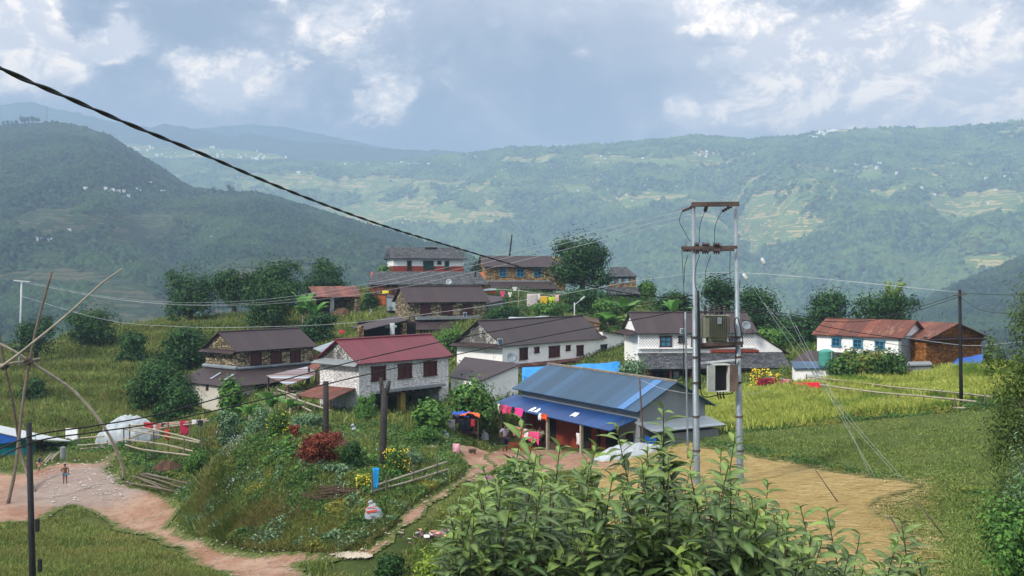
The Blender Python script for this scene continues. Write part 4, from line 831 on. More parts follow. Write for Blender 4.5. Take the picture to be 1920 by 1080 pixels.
quad_roof('grey_lean_to', 'grey sheet lean-to carrying a heap of dry fodder left of red roof', ((587, 653, 79), (602, 660, 76), (660, 640, 78), (640, 634, 82)), 'grey_tin', hgt=1.2)
quad_roof('clay_hut', 'small orange clay hut below the long slate roof', ((706, 551, 108), (724, 552, 108), (724, 549, 110.5), (706, 549, 110.5)), 'brown_tin', wallmat='orangeclay', hgt=1.6)
quad_roof('tin_screen_hut', 'little grey sheet-metal hut beside the orange clay hut', ((724, 556, 104), (746, 560, 103), (745, 555, 106), (726, 552, 106)), 'brown_tin', wallmat='grey_tin', hgt=1.3)
quad_roof('cement_hut', 'low grey hut with brown roof right of the middle stone house', ((911, 570, 103), (944, 563, 104), (940, 556, 109), (908, 553, 109)), 'brown_tin', wallmat='cement', hgt=1.5)
quad_roof('clay_hut', 'red clay hut behind the right end of the middle stone house', ((905, 545, 112), (931, 543, 112), (929, 541, 115), (906, 541, 115)), 'grey_tin', wallmat='redclay', hgt=1.6)
quad_roof('stick_shed', 'small brown-roofed store behind the right end of long white house', ((1095, 600, 92), (1125, 606, 91), (1122, 598, 95), (1088, 591, 96)), 'wood', hgt=1.2, wallmat='stone_ochre')
# turquoise building at the left edge
a = at(51, 869, 61); root = empty('turquoise_shop', (a.x, a.y, a.z), 0, 'turquoise building with blue and white awning roof at left edge', 'shop')
MB().box((-3.5, .5, .55), (7, 1.0, 2.1)).build('wall', M['turquoise'], root); MB().box((-.9, -.1, .25), (1.7, .2, 1.5)).build('counter', M['cyanwall'], root)
mb = MB(); slab(mb, [(-7, -1.2, 3.55), (.85, -1.2, 1.75), (.85, 4.4, .7), (-7, 4.4, 2.4)], .06); mb.build('roof', M['white_metal'], root)
mb = MB(); mb.prism([(-7, -1.12, 3.45), (.55, -1.12, 1.72), (-1.0, -1.12, 1.45), (-7, -1.12, 2.2)], (0, 0, 0), (0, .03, 0)); mb.build('awning', M['tarp_deep'], root)
# ================================================================ VEGETATION
def m_leaf(name, a, b, tip=None, rough=.6, tr=.2, spec=.12, big=1.0, third=None):
    m, g = newmat(name); ge = g.n('NewGeometry'); r = ge.outputs['Random Per Island']; P = ge.outputs['Position']
    n = g.noise(P, big, 3, .6); col = g.mix(g.ss(g.math('ADD', g.math('MULTIPLY', r, .7), g.math('MULTIPLY', n, .5)), .25, .95), a, b)
    if third: col = g.mix(g.ss(g.noise(g.n('VectorMath', {'operation': 'ADD'}, i0=P, i1=(31, 7, 3)).outputs[0], big * .8, 3, .6), .52, .66), col, third)
    if tip: col = g.mix(g.n('Attribute', {'attribute_name': 'young'}).outputs['Fac'], col, tip)
    p = g.n('BsdfPrincipled', None, Base_Color=col, Roughness=rough, Specular_IOR_Level=spec); t = g.n('BsdfTranslucent', None, Color=col)
    mx = g.n('MixShader', None, Fac=tr); g.t.links.new(p.outputs[0], mx.inputs[1]); g.t.links.new(t.outputs[0], mx.inputs[2]); g.t.links.new(mx.outputs[0], g.n('OutputMaterial').inputs[0]); return m
M['leaf'] = m_leaf('tree_leaves', C('1d381e', 1.0), C('456a36', 1.0))
M['leaf_dark'] = m_leaf('dark_tree_leaves', C('1a3220', 1.1), C('3e6034', 1.15))
M['leaf_mid'] = m_leaf('bright_shrub_leaves', C('30562c', 1.05), C('648a3e', 1.05))
M['leaf_olive'] = m_leaf('olive_leaves', C('2c3f1e', 1.1), C('5f7436', 1.1))
M['leaf_grey'] = m_leaf('grey_green_leaves', C('34533a', 1.1), C('7d9a72', 1.1))
M['leaf_yellow'] = m_leaf('yellow_green_leaves', C('5a7426', 1.1), C('93a544', 1.1))
M['leaf_dry'] = m_leaf('dead_brown_leaves', C('5a2c20', .95), C('8e4a36', .95), tr=.1)
M['flower_y'] = m_leaf('yellow_petals', C('d8b52a', 1.0), C('f0d75a', 1.0), tr=.15)
M['flower_w'] = m_leaf('lilac_petals', C('b8b3d0', 1.0), C('dcdcea', 1.0), tr=.15)
M['flower_r'] = m_leaf('crimson_leaves', C('7a1f35', 1.0), C('b0324a', 1.0), tr=.15)
M['banana'] = m_leaf('banana_leaves', C('2f5c2a', 1.1), C('5f8c3c', 1.15), rough=.4, tr=.25)
M['bark'] = simple('bark', C('5b5045', .8), .9, .3, 6)
M['bark_pale'] = simple('pale_bark', C('8d8374', .8), .9, .3, 6)
M['blade'] = m_leaf('grass_blades', C('4f622e', 1.1), C('8c9852', 1.12), third=C('747d42', 1.1), big=.35, tr=.3)
M['blade_rice'] = m_leaf('rice_blades', C('84963e', 1.2), C('bcbf68', 1.2), third=C('6f8a38', 1.15), big=.3, tr=.3)
M['blade_dry'] = m_leaf('dry_grass_blades', C('74703c', 1.0), C('a39a5c', 1.0), third=C('58682c', 1.1), big=.3, tr=.25)
M['stubble'] = m_leaf('cut_stubble', C('4e682c', 1.05), C('8c9a54', 1.1), third=C('5a6a2e', 1.1), big=.4, tr=.15)
M['straw_bits'] = m_leaf('straw_stalks', C('9a8450', 1.0), C('d6c08a', 1.0), third=C('a8874e', 1.0), big=.5, tr=.1)
M['weed'] = m_leaf('weed_leaves', C('2a4826', 1.05), C('5c7c3c', 1.05), third=C('88883e', 1.0), big=.5)

def cards(P, Nr, size, asp=.45, r=None, fold=.15):
    """rhombic leaves at P (n,3), facing Nr, lengths size (n,)"""
    n = len(P); r = r or rng; rv = r.normal(size=(n, 3)); Nr = Nr / (np.linalg.norm(Nr, axis=1, keepdims=True) + 1e-9)
    t = np.cross(Nr, rv); t /= np.linalg.norm(t, axis=1, keepdims=True) + 1e-9; b = np.cross(Nr, t); s = np.broadcast_to(size, (n,))[:, None]
    V = np.stack([P - t * s * .5, P + b * s * asp * .5 + Nr * s * fold, P + t * s * .5, P - b * s * asp * .5 + Nr * s * fold], 1)
    return V.reshape(-1, 3), (np.arange(n)[:, None] * 4 + np.arange(4)[None]).astype(int)
def crown_pts(blobs, n, seed, clump=26, spread=.30, shell=.8):
    r = np.random.default_rng(seed); B = np.array(blobs, float); vol = (B[:, 3] * B[:, 4] * B[:, 5]) ** .75; w = vol / vol.sum(); Ps = []; Ns = []
    for b, ww in zip(B, w):
        m = int(n * ww); k = max(8, int(clump * (ww * len(B)))); d = r.normal(size=(k, 3)); d /= np.linalg.norm(d, axis=1, keepdims=True); d[:, 2] = np.where(d[:, 2] < -.55, -d[:, 2], d[:, 2])
        rad = shell * (1 - np.abs(r.normal(size=(k, 1))) * .22) * r.uniform(.82, 1.12, (k, 1)); cc = d * rad; i = r.integers(0, k, m); q = cc[i] + r.normal(size=(m, 3)) * spread * r.uniform(.5, 1.3, (k, 1))[i]
        Ps.append(q * b[3:6] + b[:3]); Ns.append(q + (q - cc[i]) * 2.2 + r.normal(size=(m, 3)) * .35 + np.array([0, 0, .35]))
    return np.concatenate(Ps), np.concatenate(Ns)
def tree(name, label, px0, px1, ytop, ybase, D, mat='leaf', n=2600, leaf=.3, seed=1, blobs=None, cat='tree', group=None, trunk=True, asp=.5, low=.22, clump=22, spread=.31, shell=.74, depth=.9, bark='bark'):
    e_ = (px1 - px0) * (.09 if name in ('broad_tree', 'dark_tree') else .04); px0 -= e_; px1 += e_; cx = (px0 + px1) / 2; top = at(cx, ytop, D); base = gD(cx, D); bz = base.z if ybase is None else min(base.z + .3, at(cx, ybase, D).z) if ybase else base.z
    base.z = max(base.z - .1, bz - .5) if ybase else base.z; hgt = max(.4, top.z - base.z); wid = (px1 - px0) / F * D / 2
    root = empty(name, base, 0, label, cat, group); r = random.Random(seed)
    if blobs is None:
        blobs = [(0, 0, .58, .72, .8, .42), (0, 0, low + .22, .7, .7, .24)] + [(r.uniform(-.62, .62), r.uniform(-.6, .3), r.uniform(low + .08, .82), r.uniform(.34, .5), r.uniform(.3, .48), r.uniform(.17, .27)) for _ in range(9)]
    B = [(b[0] * wid, b[1] * wid * depth, b[2] * hgt, b[3] * wid, b[4] * wid, b[5] * hgt) for b in blobs]
    Pp, Nn = crown_pts(B, int(n * 1.5), seed, clump, spread, shell); rr = np.random.default_rng(seed + 5); V, F_ = cards(Pp, Nn, leaf * rr.uniform(.6, 1.35, len(Pp)), asp, rr)
    if trunk:
        mb = MB(); tr = max(.05, wid * .075); pts = [(0, 0, -.4), (r.uniform(-.1, .1), 0, hgt * .25), (r.uniform(-.2, .2) * wid * .4, 0, hgt * .55), (0, 0, hgt * .8)]; mb.tube(pts, [tr * 1.3, tr, tr * .7, tr * .25], 7)
        for b in B[1:6]: mb.tube([(0, 0, hgt * .28), (b[0] * .5, b[1] * .5, (hgt * .3 + b[2]) / 2), (b[0], b[1], b[2])], [tr * .6, tr * .4, tr * .15], 5)
        mb.build('trunk', M[bark], root, smooth=True)
    mesh_np('crown', V, F_, M[mat], root); return root
def extra_leaves(root, name, mat, Ps, size, seed=3):
    r = np.random.default_rng(seed); V, F_ = cards(np.array(Ps), r.normal(size=(len(Ps), 3)) + np.array([0, -1, .8]), size, .8, r); tag(mesh_np(name, V, F_, M[mat], root), kind='stuff')

TG = 'trees along the village crest'
for i, a in enumerate([
 ('broad_tree', 'round green tree at the left end of the crest row, above the grassy slope', 308, 405, 503, 600, 117, 'leaf', 3600, .34),
 ('broad_tree', 'dense tree second from left in the crest row', 398, 480, 506, 596, 116, 'leaf', 3200, .34),
 ('broad_tree', 'tallest spreading tree of the left crest row', 462, 562, 487, 585, 118, 'leaf', 3600, .34),
 ('broad_tree', 'dark tree with banana plants at its right foot, in front of the crest row', 462, 562, 518, 620, 106, 'leaf', 4000, .32),
 ('broad_tree', 'rounded tree at the right end of the left crest row beside the open shed', 558, 655, 489, 548, 124, 'leaf', 3000, .34),
 ('broad_tree', 'rounded lone shrub-like tree on the left edge of the grassy hill', 132, 226, 577, 668, 106, 'leaf', 3800, .32),
 ('leafy_shrub', 'lower shrub right of the lone rounded hill tree', 215, 275, 618, 695, 98, 'leaf', 2200, .3),
 ('slender_tree', 'loose thin-branched tree behind the bamboo frame at far left', 20, 118, 592, 705, 100, 'leaf_dark', 2200, .28),
 ('broad_tree', 'green tree directly left of the dark rubble-stone house', 308, 408, 612, 700, 90, 'leaf', 4000, .3),
 ('broad_tree', 'big leafy tree on the slope below and left of the rubble-stone house', 238, 350, 672, 775, 77, 'leaf', 5200, .28),
 ('leafy_shrub', 'spreading shrub between the white tarpaulin and the cream annex wall', 292, 378, 722, 790, 71, 'leaf', 3400, .26),
 ('leafy_shrub', 'small shrub on the grass behind the bamboo frame', 40, 88, 710, 765, 84, 'leaf', 1600, .26),
 ('dark_tree', 'largest dark tree, standing between the two ochre stone houses', 1036, 1146, 446, 585, 114, 'leaf_dark', 8000, .34),
 ('leafy_shrub', 'dark undergrowth at the foot of the largest dark tree', 1040, 1150, 540, 600, 106, 'leaf_dark', 3200, .3),
 ('leafy_shrub', 'green shrub left of the banana plants behind the long white house', 1105, 1165, 560, 625, 97, 'leaf_mid', 2200, .3),
 ('broad_tree', 'tree behind the left pole of the transformer frame', 1312, 1392, 520, 620, 98, 'leaf_dark', 3200, .32),
 ('broad_tree', 'tree just right of the transformer frame, behind the guy wires', 1378, 1475, 543, 660, 97, 'leaf_dark', 4200, .3),
 ('leafy_shrub', 'pale green bush at the right end of the lattice house roof', 1405, 1478, 614, 672, 86, 'leaf_mid', 2400, .28),
 ('leafy_shrub', 'dark bush between the lattice house and the rusty-roofed house', 1450, 1535, 592, 690, 90, 'leaf_dark', 3400, .3),
 ('broad_tree', 'dark tree behind the left end of the rusty roof', 1510, 1604, 540, 640, 98, 'leaf_dark', 4200, .3),
 ('broad_tree', 'tree with open crown behind the middle of the rusty roof', 1592, 1716, 550, 640, 98, 'leaf', 3800, .3),
 ('leafy_shrub', 'bright vine-covered shrub in front of the middle stone house', 816, 882, 614, 676, 84, 'leaf_mid', 3000, .26),
 ('flat_tree', 'low flat-topped tree peeping over the roof of the ochre stone house', 970, 1018, 470, 505, 137, 'leaf', 900, .36),
 ('leafy_shrub', 'small bush behind the left end of the topmost slate roof', 700, 738, 497, 530, 123, 'leaf_mid', 1000, .32),
 ('leafy_shrub', 'bush in the gap between the topmost house and the ochre stone house', 872, 915, 488, 540, 128, 'leaf_dark', 1500, .32),
 ('leafy_shrub', 'bush right of the small hipped slate house', 1195, 1235, 525, 590, 118, 'leaf_mid', 1600, .3),
 ('leafy_shrub', 'feathery bush at the right end of the blue tarpaulin', 1150, 1216, 672, 720, 68, 'leaf_grey', 2600, .2),
 ('leafy_shrub', 'dark bushes between the mid stone house and the clay huts', 905, 985, 575, 612, 99, 'leaf_dark', 1900, .28),
 ('leafy_shrub', 'bushes below the coloured laundry line', 985, 1070, 568, 606, 98, 'leaf_mid', 2200, .28),
 ('leafy_shrub', 'green shrub left of the orange clay hut', 680, 712, 545, 580, 108, 'leaf', 900, .28),
 ('leafy_shrub', 'dense shrubs behind the left end of the lattice house', 1215, 1310, 548, 612, 100, 'leaf', 3400, .3),
 ('leafy_shrub', 'rounded bush on the slope below the dark banana tree', 560, 632, 590, 650, 92, 'leaf_dark', 2400, .28)]):
    tree(a[0], a[1], a[2], a[3], a[4], a[5], a[6], a[7], a[8], a[9], seed=20 + i, cat='tree' if 'tree' in a[0] else 'shrub', group=TG if 'crest' in a[1] and 'tree' in a[0] else None, low=.0 if 'shrub' in a[0] or 'lone' in a[1] else .1)

def spindle(name, label, px0, px1, ytop, ybase, D, mat, n, leaf, seed, plume=True, **k):
    return tree(name, label, px0, px1, ytop, ybase, D, mat, n, leaf, seed, blobs=[(0, 0, .3, .5, .5, .25), (.2, 0, .5, .5, .5, .22), (-.3, 0, .55, .4, .4, .2), (.35, 0, .75, .3, .3, .16), (.5, 0, .9, .18, .18, .1), (-.1, 0, .78, .3, .3, .14)], **k)
spindle('bamboo_clump', 'feathery bamboo plume rising behind the rusty-roofed house', 1640, 1705, 519, 600, 99, 'leaf_yellow', 900, .34, 81, cat='bamboo', spread=.28)
spindle('bamboo_clump', 'narrow feathery green shrub beside the left wall of the red-roofed house', 655, 712, 738, 805, 55, 'leaf_mid', 4200, .2, 82, cat='bamboo', spread=.3, asp=.22)
tree('creeper_mound', 'rounded mound of creepers right of the red-roofed house', 838, 930, 714, 792, 58, 'leaf_mid', 4600, .2, 83, cat='creeper', trunk=False, low=.05, asp=.8)
tree('creeper_mound', 'low mass of broad squash leaves at the right foot of the red-roofed house', 775, 842, 752, 800, 54.5, 'leaf_mid', 2600, .22, 84, cat='creeper', trunk=False, low=.02, asp=.85)
tree('creeper_trellis', 'tangled creeper-covered trellis in front of the rusty-roofed house', 1562, 1692, 657, 716, 61.5, 'weed', 6400, .2, 85, cat='creeper', low=.02, asp=.8, blobs=[(-.75, 0, .45, .25, .4, .45), (-.4, 0, .62, .3, .4, .36), (0, 0, .55, .35, .4, .42), (.4, 0, .55, .35, .4, .42), (.78, 0, .5, .24, .4, .45), (-.1, 0, .3, .9, .4, .3)])
tree('cassava_plant', 'tall pale-leaved garden plant in front of the cream annex wall', 408, 462, 712, 785, 60, 'leaf_mid', 1500, .24, 86, cat='plant', low=.2, asp=.7)
tree('garden_shrub', 'dense round green shrub right of the dead brown bush', 634, 682, 832, 912, 42.5, 'leaf', 3400, .13, 87, cat='shrub', low=.02, asp=.3)
tree('dead_bush', 'dried reddish-brown bush leaning against the soil heap', 556, 642, 812, 890, 43, 'leaf_dry', 3600, .17, 88, cat='shrub', low=.02, asp=.3, shell=.7, spread=.3)
tree('dead_sapling', 'small dried brown sapling left of the dead bush', 540, 562, 798, 850, 45.5, 'leaf_dry', 420, .16, 89, cat='shrub', low=.1, asp=.3)
def flowering(label, px0, px1, y0, y1, D, seed, fl='flower_y', mat='leaf_yellow', nf=160, fs=.09, n=2000):
    o = tree('flowering_shrub', label, px0, px1, y0, y1, D, mat, n, .12, seed, cat='flowering plant', low=.05, asp=.3, spread=.3); r = np.random.default_rng(seed)
    h_ = at((px0 + px1) / 2, y0, D).z - o.location.z; w = (px1 - px0) / F * D / 2
    extra_leaves(o, 'flowers', fl, [(r.uniform(-w, w) * .95, -abs(r.normal()) * w * .5, h_ * r.uniform(.25, 1.0)) for _ in range(nf)], fs, seed)
flowering('small yellow-flowered bush left of the bright blue cloth', 668, 700, 888, 945, 40.5, 91)
flowering('larger yellow-flowered bush between the forked post and the bamboo rail', 718, 772, 838, 915, 42.5, 92, nf=150, n=2600, mat='leaf_mid')
flowering('sparse yellow-flowered climber left of the dead brown bush', 498, 545, 770, 880, 46, 93, nf=60, n=1800, mat='leaf_mid')
flowering('yellow and white flowers in front of the verandah of the lattice house', 1405, 1442, 690, 725, 68, 94, nf=160, n=900, fs=.16, mat='leaf_mid')
flowering('dark crimson-leaved plant beside the yellow flowers at the lattice house', 1418, 1452, 708, 732, 66.5, 95, fl='flower_r', nf=400, n=500, fs=.16, mat='leaf_dark')
flowering('sparse yellow bush by the right end of the slate verandah', 1444, 1462, 700, 728, 67, 96, nf=60, n=500, fs=.14, mat='leaf_mid')
# right edge: tall narrow-leaved tree, conifer-like shrub, bank growth
tree('narrow_leaved_tree', 'tall narrow-leaved tree hanging into the right edge of the view', 1842, 2080, 488, 905, 21, 'leaf_olive', 17000, .13, 101, blobs=[(-.05, 0, .80, .5, .6, .16), (-.35, 0, .62, .5, .5, .15), (-.55, -.1, .48, .4, .4, .14), (.3, 0, .55, .7, .7, .3), (-.45, 0, .30, .45, .4, .13), (-.2, 0, .15, .5, .5, .14), (.2, 0, .9, .4, .4, .12), (-.75, 0, .72, .16, .2, .08)], asp=.2, clump=60, spread=.24, bark='bark_pale', low=.1)
tree('feathery_shrub', 'grey-green feathery shrub at the right edge above the mown field', 1872, 2040, 790, 985, 19.5, 'leaf_grey', 7000, .11, 102, asp=.18, low=.05, cat='shrub', clump=50)
tree('bank_shrub', 'low bright green shrub on the bank in the lower right corner', 1828, 2040, 925, 1090, 19, 'leaf_mid', 7000, .1, 103, asp=.5, low=.02, cat='shrub', trunk=False, clump=60)
# garden shrubs on the bank
for i, (p0, p1, y0, y1, D, mt, lb) in enumerate([
 (455, 530, 760, 815, 51, 'leaf_grey', 'low grey-green leafy clump at the back left of the garden'), (540, 612, 775, 812, 52, 'leaf_grey', 'low grey-green leafy clump left of the burnt post'),
 (728, 800, 842, 880, 45, 'leaf_grey', 'cabbage-like clump behind the yellow-flowered bush'), (930, 1010, 862, 900, 43, 'leaf_mid', 'green clump beside the farmyard path'),
 (610, 670, 870, 915, 42, 'leaf_grey', 'pale leafy clump below the dead brown bush'), (760, 830, 800, 832, 52, 'leaf_mid', 'dark low clump in the grass before the wooden hutch'),
 (345, 400, 838, 905, 50, 'leaf_mid', 'shrub at the foot of the bank beside the gully'), (405, 450, 770, 800, 54, 'leaf_grey', 'clump at the top left corner of the garden bank'),
 (705, 760, 1040, 1075, 33, 'leaf', 'dark leafy clump beside the stones at the path mouth'), (760, 850, 1030, 1090, 30, 'leaf_yellow', 'yellow-green tuft at the bottom centre next to the big-leaved bush')]):
    tree('garden_clump', lb, p0, p1, y0, y1, D, mt, 1700, .15, 120 + i, cat='plant', trunk=False, low=.02, asp=.4, clump=40, spread=.28)

def banana(label, px, ytop, D, n=7, size=2.2, seed=0, yellow=False, base=None):
    b = base or gD(px, D); top = at(px, ytop, D); hgt = max(.8, top.z - b.z); root = empty('banana_plant', b, 0, label, 'banana plant'); r = random.Random(seed); sh = hgt * .45
    MB().tube([(0, 0, -.2), (0, 0, sh)], [.13, .09], 8).build('stem', M['leaf_yellow'] if yellow else M['bark_pale'], root, smooth=True)
    for i in range(n):
        a = i * 2.4 + r.uniform(-.3, .3); ln = size * r.uniform(.7, 1.1); up = r.uniform(.75, 1.5); V = []; F_ = []; N = 10; dx, dy = math.cos(a), math.sin(a)
        for j in range(N + 1):
            t = j / N; x = ln * t * (.55 if up > .9 else .8); z = sh + (hgt - sh) * up * (t * 1.7 - 1.0 * t * t * (1.1 + .3 * (1 - up))); wd = .30 * size / 2.2 * math.sin(math.pi * min(1, t * .95 + .08)) ** .7 + .01; dr = wd * .35
            for s_ in (-1, 0, 1): V.append((dx * x - dy * wd * s_, dy * x + dx * wd * s_, z - abs(s_) * dr + (r.uniform(-.03, .03) if s_ else 0)))
            if j: F_ += [(3 * j - 3, 3 * j - 2, 3 * j + 1, 3 * j), (3 * j - 2, 3 * j - 1, 3 * j + 2, 3 * j + 1)]
        mesh_np('leaf', np.array(V), np.array(F_), M['banana'], root, smooth=True)
for a in (('banana plant with upright leaves left of the clutter by the striped shed', 508, 732, 59, 7, 1.9, 1), ('small banana plant at the left of the garden row', 468, 752, 57, 6, 1.4, 2), ('young banana plant between the annex and the garden', 545, 745, 57, 6, 1.5, 3),
          ('banana plant leaning against the open shed on the crest', 568, 552, 104, 8, 3.2, 4), ('second banana plant by the open shed, with drooping leaves', 590, 565, 103, 8, 3.0, 5),
          ('tall banana plant with one upright leaf behind the long white house', 1172, 556, 97, 8, 3.2, 6), ('drooping banana plant close to the lattice house gable', 1190, 590, 93, 8, 3.2, 7), ('banana plant half hidden behind the transformer pole', 1262, 560, 97, 7, 2.8, 8), ('small banana plant among the bushes left of the lattice house', 1140, 585, 95, 7, 2.6, 9)):
    banana(*a)

# ---------------------------------------------------------------- grasses and fields (uncountable)
def pick(poly_px, n, seed):
    r = np.random.default_rng(seed); P = np.array(poly_px, float); lo = P.min(0); hi = P.max(0); out = []
    while sum(len(o) for o in out) < n:
        q = r.uniform(lo, hi, (n * 2, 2)); out.append(q[inpoly(q[:, 0], q[:, 1], poly_px)])
    q = np.concatenate(out)[:n]; x, y, z = ground(q[:, 0], q[:, 1]); k = ~np.isnan(y); return x[k], y[k], z[k]
def blades(name, poly_px, n, h, w, mat, seed, lean=.45, lie=False, avoid=(), kind='stuff', clump=.0, jit=.15):
    x, y, z = pick(poly_px, n, seed); r = np.random.default_rng(seed + 1); x = x + r.normal(size=len(x)) * jit; y = y + r.normal(size=len(x)) * jit * 2; z = hz(x, y)
    keep = np.ones(len(x), bool)
    for W in avoid: keep &= ~inpoly(x, y, W)
    if clump: keep &= fbm(x * .9, y * .9, 3, seed) > clump
    x, y, z = x[keep], y[keep], z[keep]; n = len(x); th = r.random(n) * 6.28; hh = h * r.uniform(.5, 1.3, n) * (.6 + .8 * fbm(x * .6, y * .6, 3, seed + 3)); ln = lean * r.uniform(.2, 1.4, n) * hh; wa = th + 1.57 + r.normal(size=n) * .4
    b = np.stack([x, y, z], 1); side = np.stack([np.cos(wa), np.sin(wa), 0 * wa], 1) * (w * r.uniform(.6, 1.4, n))[:, None]
    if lie: tip = b + np.stack([np.cos(th) * hh * 1.0, np.sin(th) * hh * .35, r.uniform(.0, .10, n)], 1); b = b + np.array([0, 0, .07])
    else: tip = b + np.stack([np.cos(th) * ln, np.sin(th) * ln, hh], 1)
    mid = (b + tip) / 2 + np.array([0, 0, .0 if lie else 1]) * (hh * .12)[:, None]
    V = np.stack([b - side, b + side, mid + side * .8, tip, mid - side * .8], 1).reshape(-1, 3)
    return tag(mesh_np(name, V, (np.arange(n)[:, None] * 5 + np.arange(5)[None]), M[mat]), kind=kind)
def cover(name, poly_px, n, leaf, mat, seed, h=.3, asp=.4, avoid=(), lim=.0, kind='stuff'):
    x, y, z = pick(poly_px, n, seed); r = np.random.default_rng(seed + 1); x = x + r.normal(size=len(x)) * .2; y = y + r.normal(size=len(x)) * .3; keep = fbm(x * .8, y * .8, 3, seed) > lim
    for W in avoid: keep &= ~inpoly(x, y, W)
    x, y = x[keep], y[keep]; n = len(x); hh = h * np.clip((fbm(x * .9, y * .9, 4, seed + 7) - .25) * 2, .1, 1.4); P = np.stack([x, y, hz(x, y) + r.random(n) ** .6 * hh], 1)
    V, F_ = cards(P, r.normal(size=(n, 3)) * .6 + np.array([0, -.3, 1]), leaf * r.uniform(.5, 1.4, n), asp, r); return tag(mesh_np(name, V, F_, M[mat]), kind=kind)
AV = [_road, _path, _yard, _straw]
slope_px = [(-40, 660), (60, 640), (130, 615), (240, 604), (330, 596), (420, 588), (520, 600), (600, 560), (690, 520), (720, 540), (720, 600), (620, 640), (600, 690), (430, 700), (360, 720), (380, 790), (300, 815), (120, 830), (-40, 830)]
blades('hillside_grass', slope_px, 95000, .5, .05, 'blade', 201, .5)
blades('dry_hillside_grass', slope_px, 32000, .5, .045, 'blade_dry', 202, .5, clump=.5)
cover('hillside_weeds', slope_px, 26000, .28, 'weed', 203, .35, lim=.5)
blades('rice_crop', rice_px, 60000, .45, .03, 'blade_rice', 204, .6); blades('upper_rice_crop', rice2_px, 42000, .5, .035, 'blade_rice', 205, .6)
near_px = [(-40, 945), (0, 930), (90, 960), (160, 985), (300, 1025), (420, 1085), (700, 1085), (760, 1050), (830, 985), (900, 905), (1000, 880), (1150, 870), (1000, 1000), (900, 1100), (-40, 1100)]
blades('foreground_grass', near_px, 60000, .14, .014, 'blade', 206, .7, avoid=AV); blades('dry_foreground_grass', near_px, 45000, .12, .012, 'blade_dry', 207, .9, avoid=AV, clump=.45)
bank_px = [(372, 800), (400, 775), (480, 790), (560, 800), (700, 800), (850, 800), (930, 850), (850, 900), (800, 940), (740, 985), (640, 1040), (540, 1040), (440, 1020), (360, 985), (330, 935), (345, 870)]
cover('garden_weeds', bank_px, 90000, .14, 'weed', 208, .42, avoid=AV); cover('garden_leaves', bank_px, 30000, .15, 'leaf_grey', 209, .5, lim=.5, avoid=AV); blades('garden_grass', bank_px, 36000, .3, .016, 'blade', 210, .6, avoid=AV)
blades('dry_bank_grass', [(385, 800), (430, 795), (440, 860), (430, 940), (470, 1010), (380, 990), (365, 900)], 7000, .34, .016, 'blade_dry', 230, .8, avoid=AV); blades('lower_bank_grass', [(430, 960), (640, 960), (740, 985), (640, 1038), (500, 1036), (380, 1000)], 30000, .25, .014, 'blade_dry', 231, .8, avoid=AV)
cover('broad_garden_leaves', [(440, 780), (480, 790), (560, 800), (700, 800), (850, 800), (880, 850), (840, 880), (740, 930), (600, 930), (470, 900), (430, 850)], 5000, .2, 'leaf_mid', 232, .5, asp=.7, lim=.55, avoid=AV)
cover('lilac_weed_flowers', [(385, 815), (440, 800), (480, 870), (440, 930), (395, 890)], 900, .07, 'flower_w', 211, .65); cover('white_weed_flowers', [(480, 860), (640, 880), (680, 960), (520, 990)], 260, .06, 'flower_w', 212, .5)
mid_px = [(-40, 820), (120, 820), (230, 850), (200, 880), (60, 870), (-40, 880)]
cover('yard_edge_weeds', [(-40, 800), (110, 800), (240, 830), (330, 860), (380, 900), (340, 910), (250, 880), (200, 850), (110, 845), (-40, 850)], 16000, .2, 'weed', 213, .35, avoid=AV)
blades('yard_edge_grass', [(-40, 830), (380, 800), (370, 940), (480, 1030), (620, 1060), (600, 1085), (330, 1010), (200, 960), (-40, 1000)], 34000, .2, .018, 'blade', 214, .6, avoid=[_path, _road], clump=.42)
blades('village_grass', [(600, 640), (720, 600), (900, 600), (1100, 600), (1300, 590), (1560, 640), (1700, 700), (1860, 680), (1850, 700), (1500, 730), (1300, 740), (1000, 800), (850, 820), (600, 790), (450, 780), (420, 720)], 50000, .35, .035, 'blade', 215, .6, avoid=[_yard])
cover('village_weeds', [(600, 640), (720, 600), (900, 600), (1100, 600), (1300, 590), (1560, 640), (1500, 720), (1300, 735), (1000, 790), (850, 800), (600, 780), (450, 770), (420, 720)], 34000, .22, 'weed', 216, .5, lim=.4, avoid=[_yard])
cover('crest_weeds', [(700, 510), (900, 520), (1230, 540), (1300, 590), (1700, 625), (1500, 660), (1100, 620), (900, 600), (700, 590)], 24000, .34, 'leaf', 217, .8, lim=.45)
blades('path_side_grass', [(800, 1000), (850, 945), (900, 905), (1000, 892), (1110, 885), (1080, 960), (1000, 1090), (760, 1090)], 30000, .22, .016, 'blade', 240, .7, avoid=[_path]); cover('path_side_weeds', [(800, 1000), (850, 945), (900, 905), (1000, 892), (1110, 885), (1080, 960), (1000, 1090), (760, 1090)], 9000, .13, 'weed', 241, .3, avoid=[_path])
blades('mown_stubble', mown_px, 110000, .10, .014, 'stubble', 218, 1.0, jit=.3); 
cover('field_bund', [(1320, 800), (1450, 795), (1540, 786), (1640, 772), (1700, 768), (1800, 756), (1880, 748), (1885, 764), (1800, 772), (1700, 784), (1600, 793), (1500, 803), (1330, 815)], 9000, .15, 'weed', 219, .3)
cover('straw_edge_weeds', [(1325, 822), (1400, 838), (1480, 858), (1600, 884), (1740, 908), (1850, 925), (1840, 933), (1740, 915), (1600, 892), (1470, 868), (1390, 850), (1300, 838), (1200, 850), (1230, 838)], 6000, .12, 'weed', 220, .2)
blades('straw_stalks', straw_px, 38000, .85, .013, 'straw_bits', 221, 0, lie=True, jit=.4)
blades('fallen_straw', [(1640, 900), (1760, 905), (1760, 1090), (1640, 1090)], 2500, .5, .01, 'straw_bits', 222, 0, lie=True)

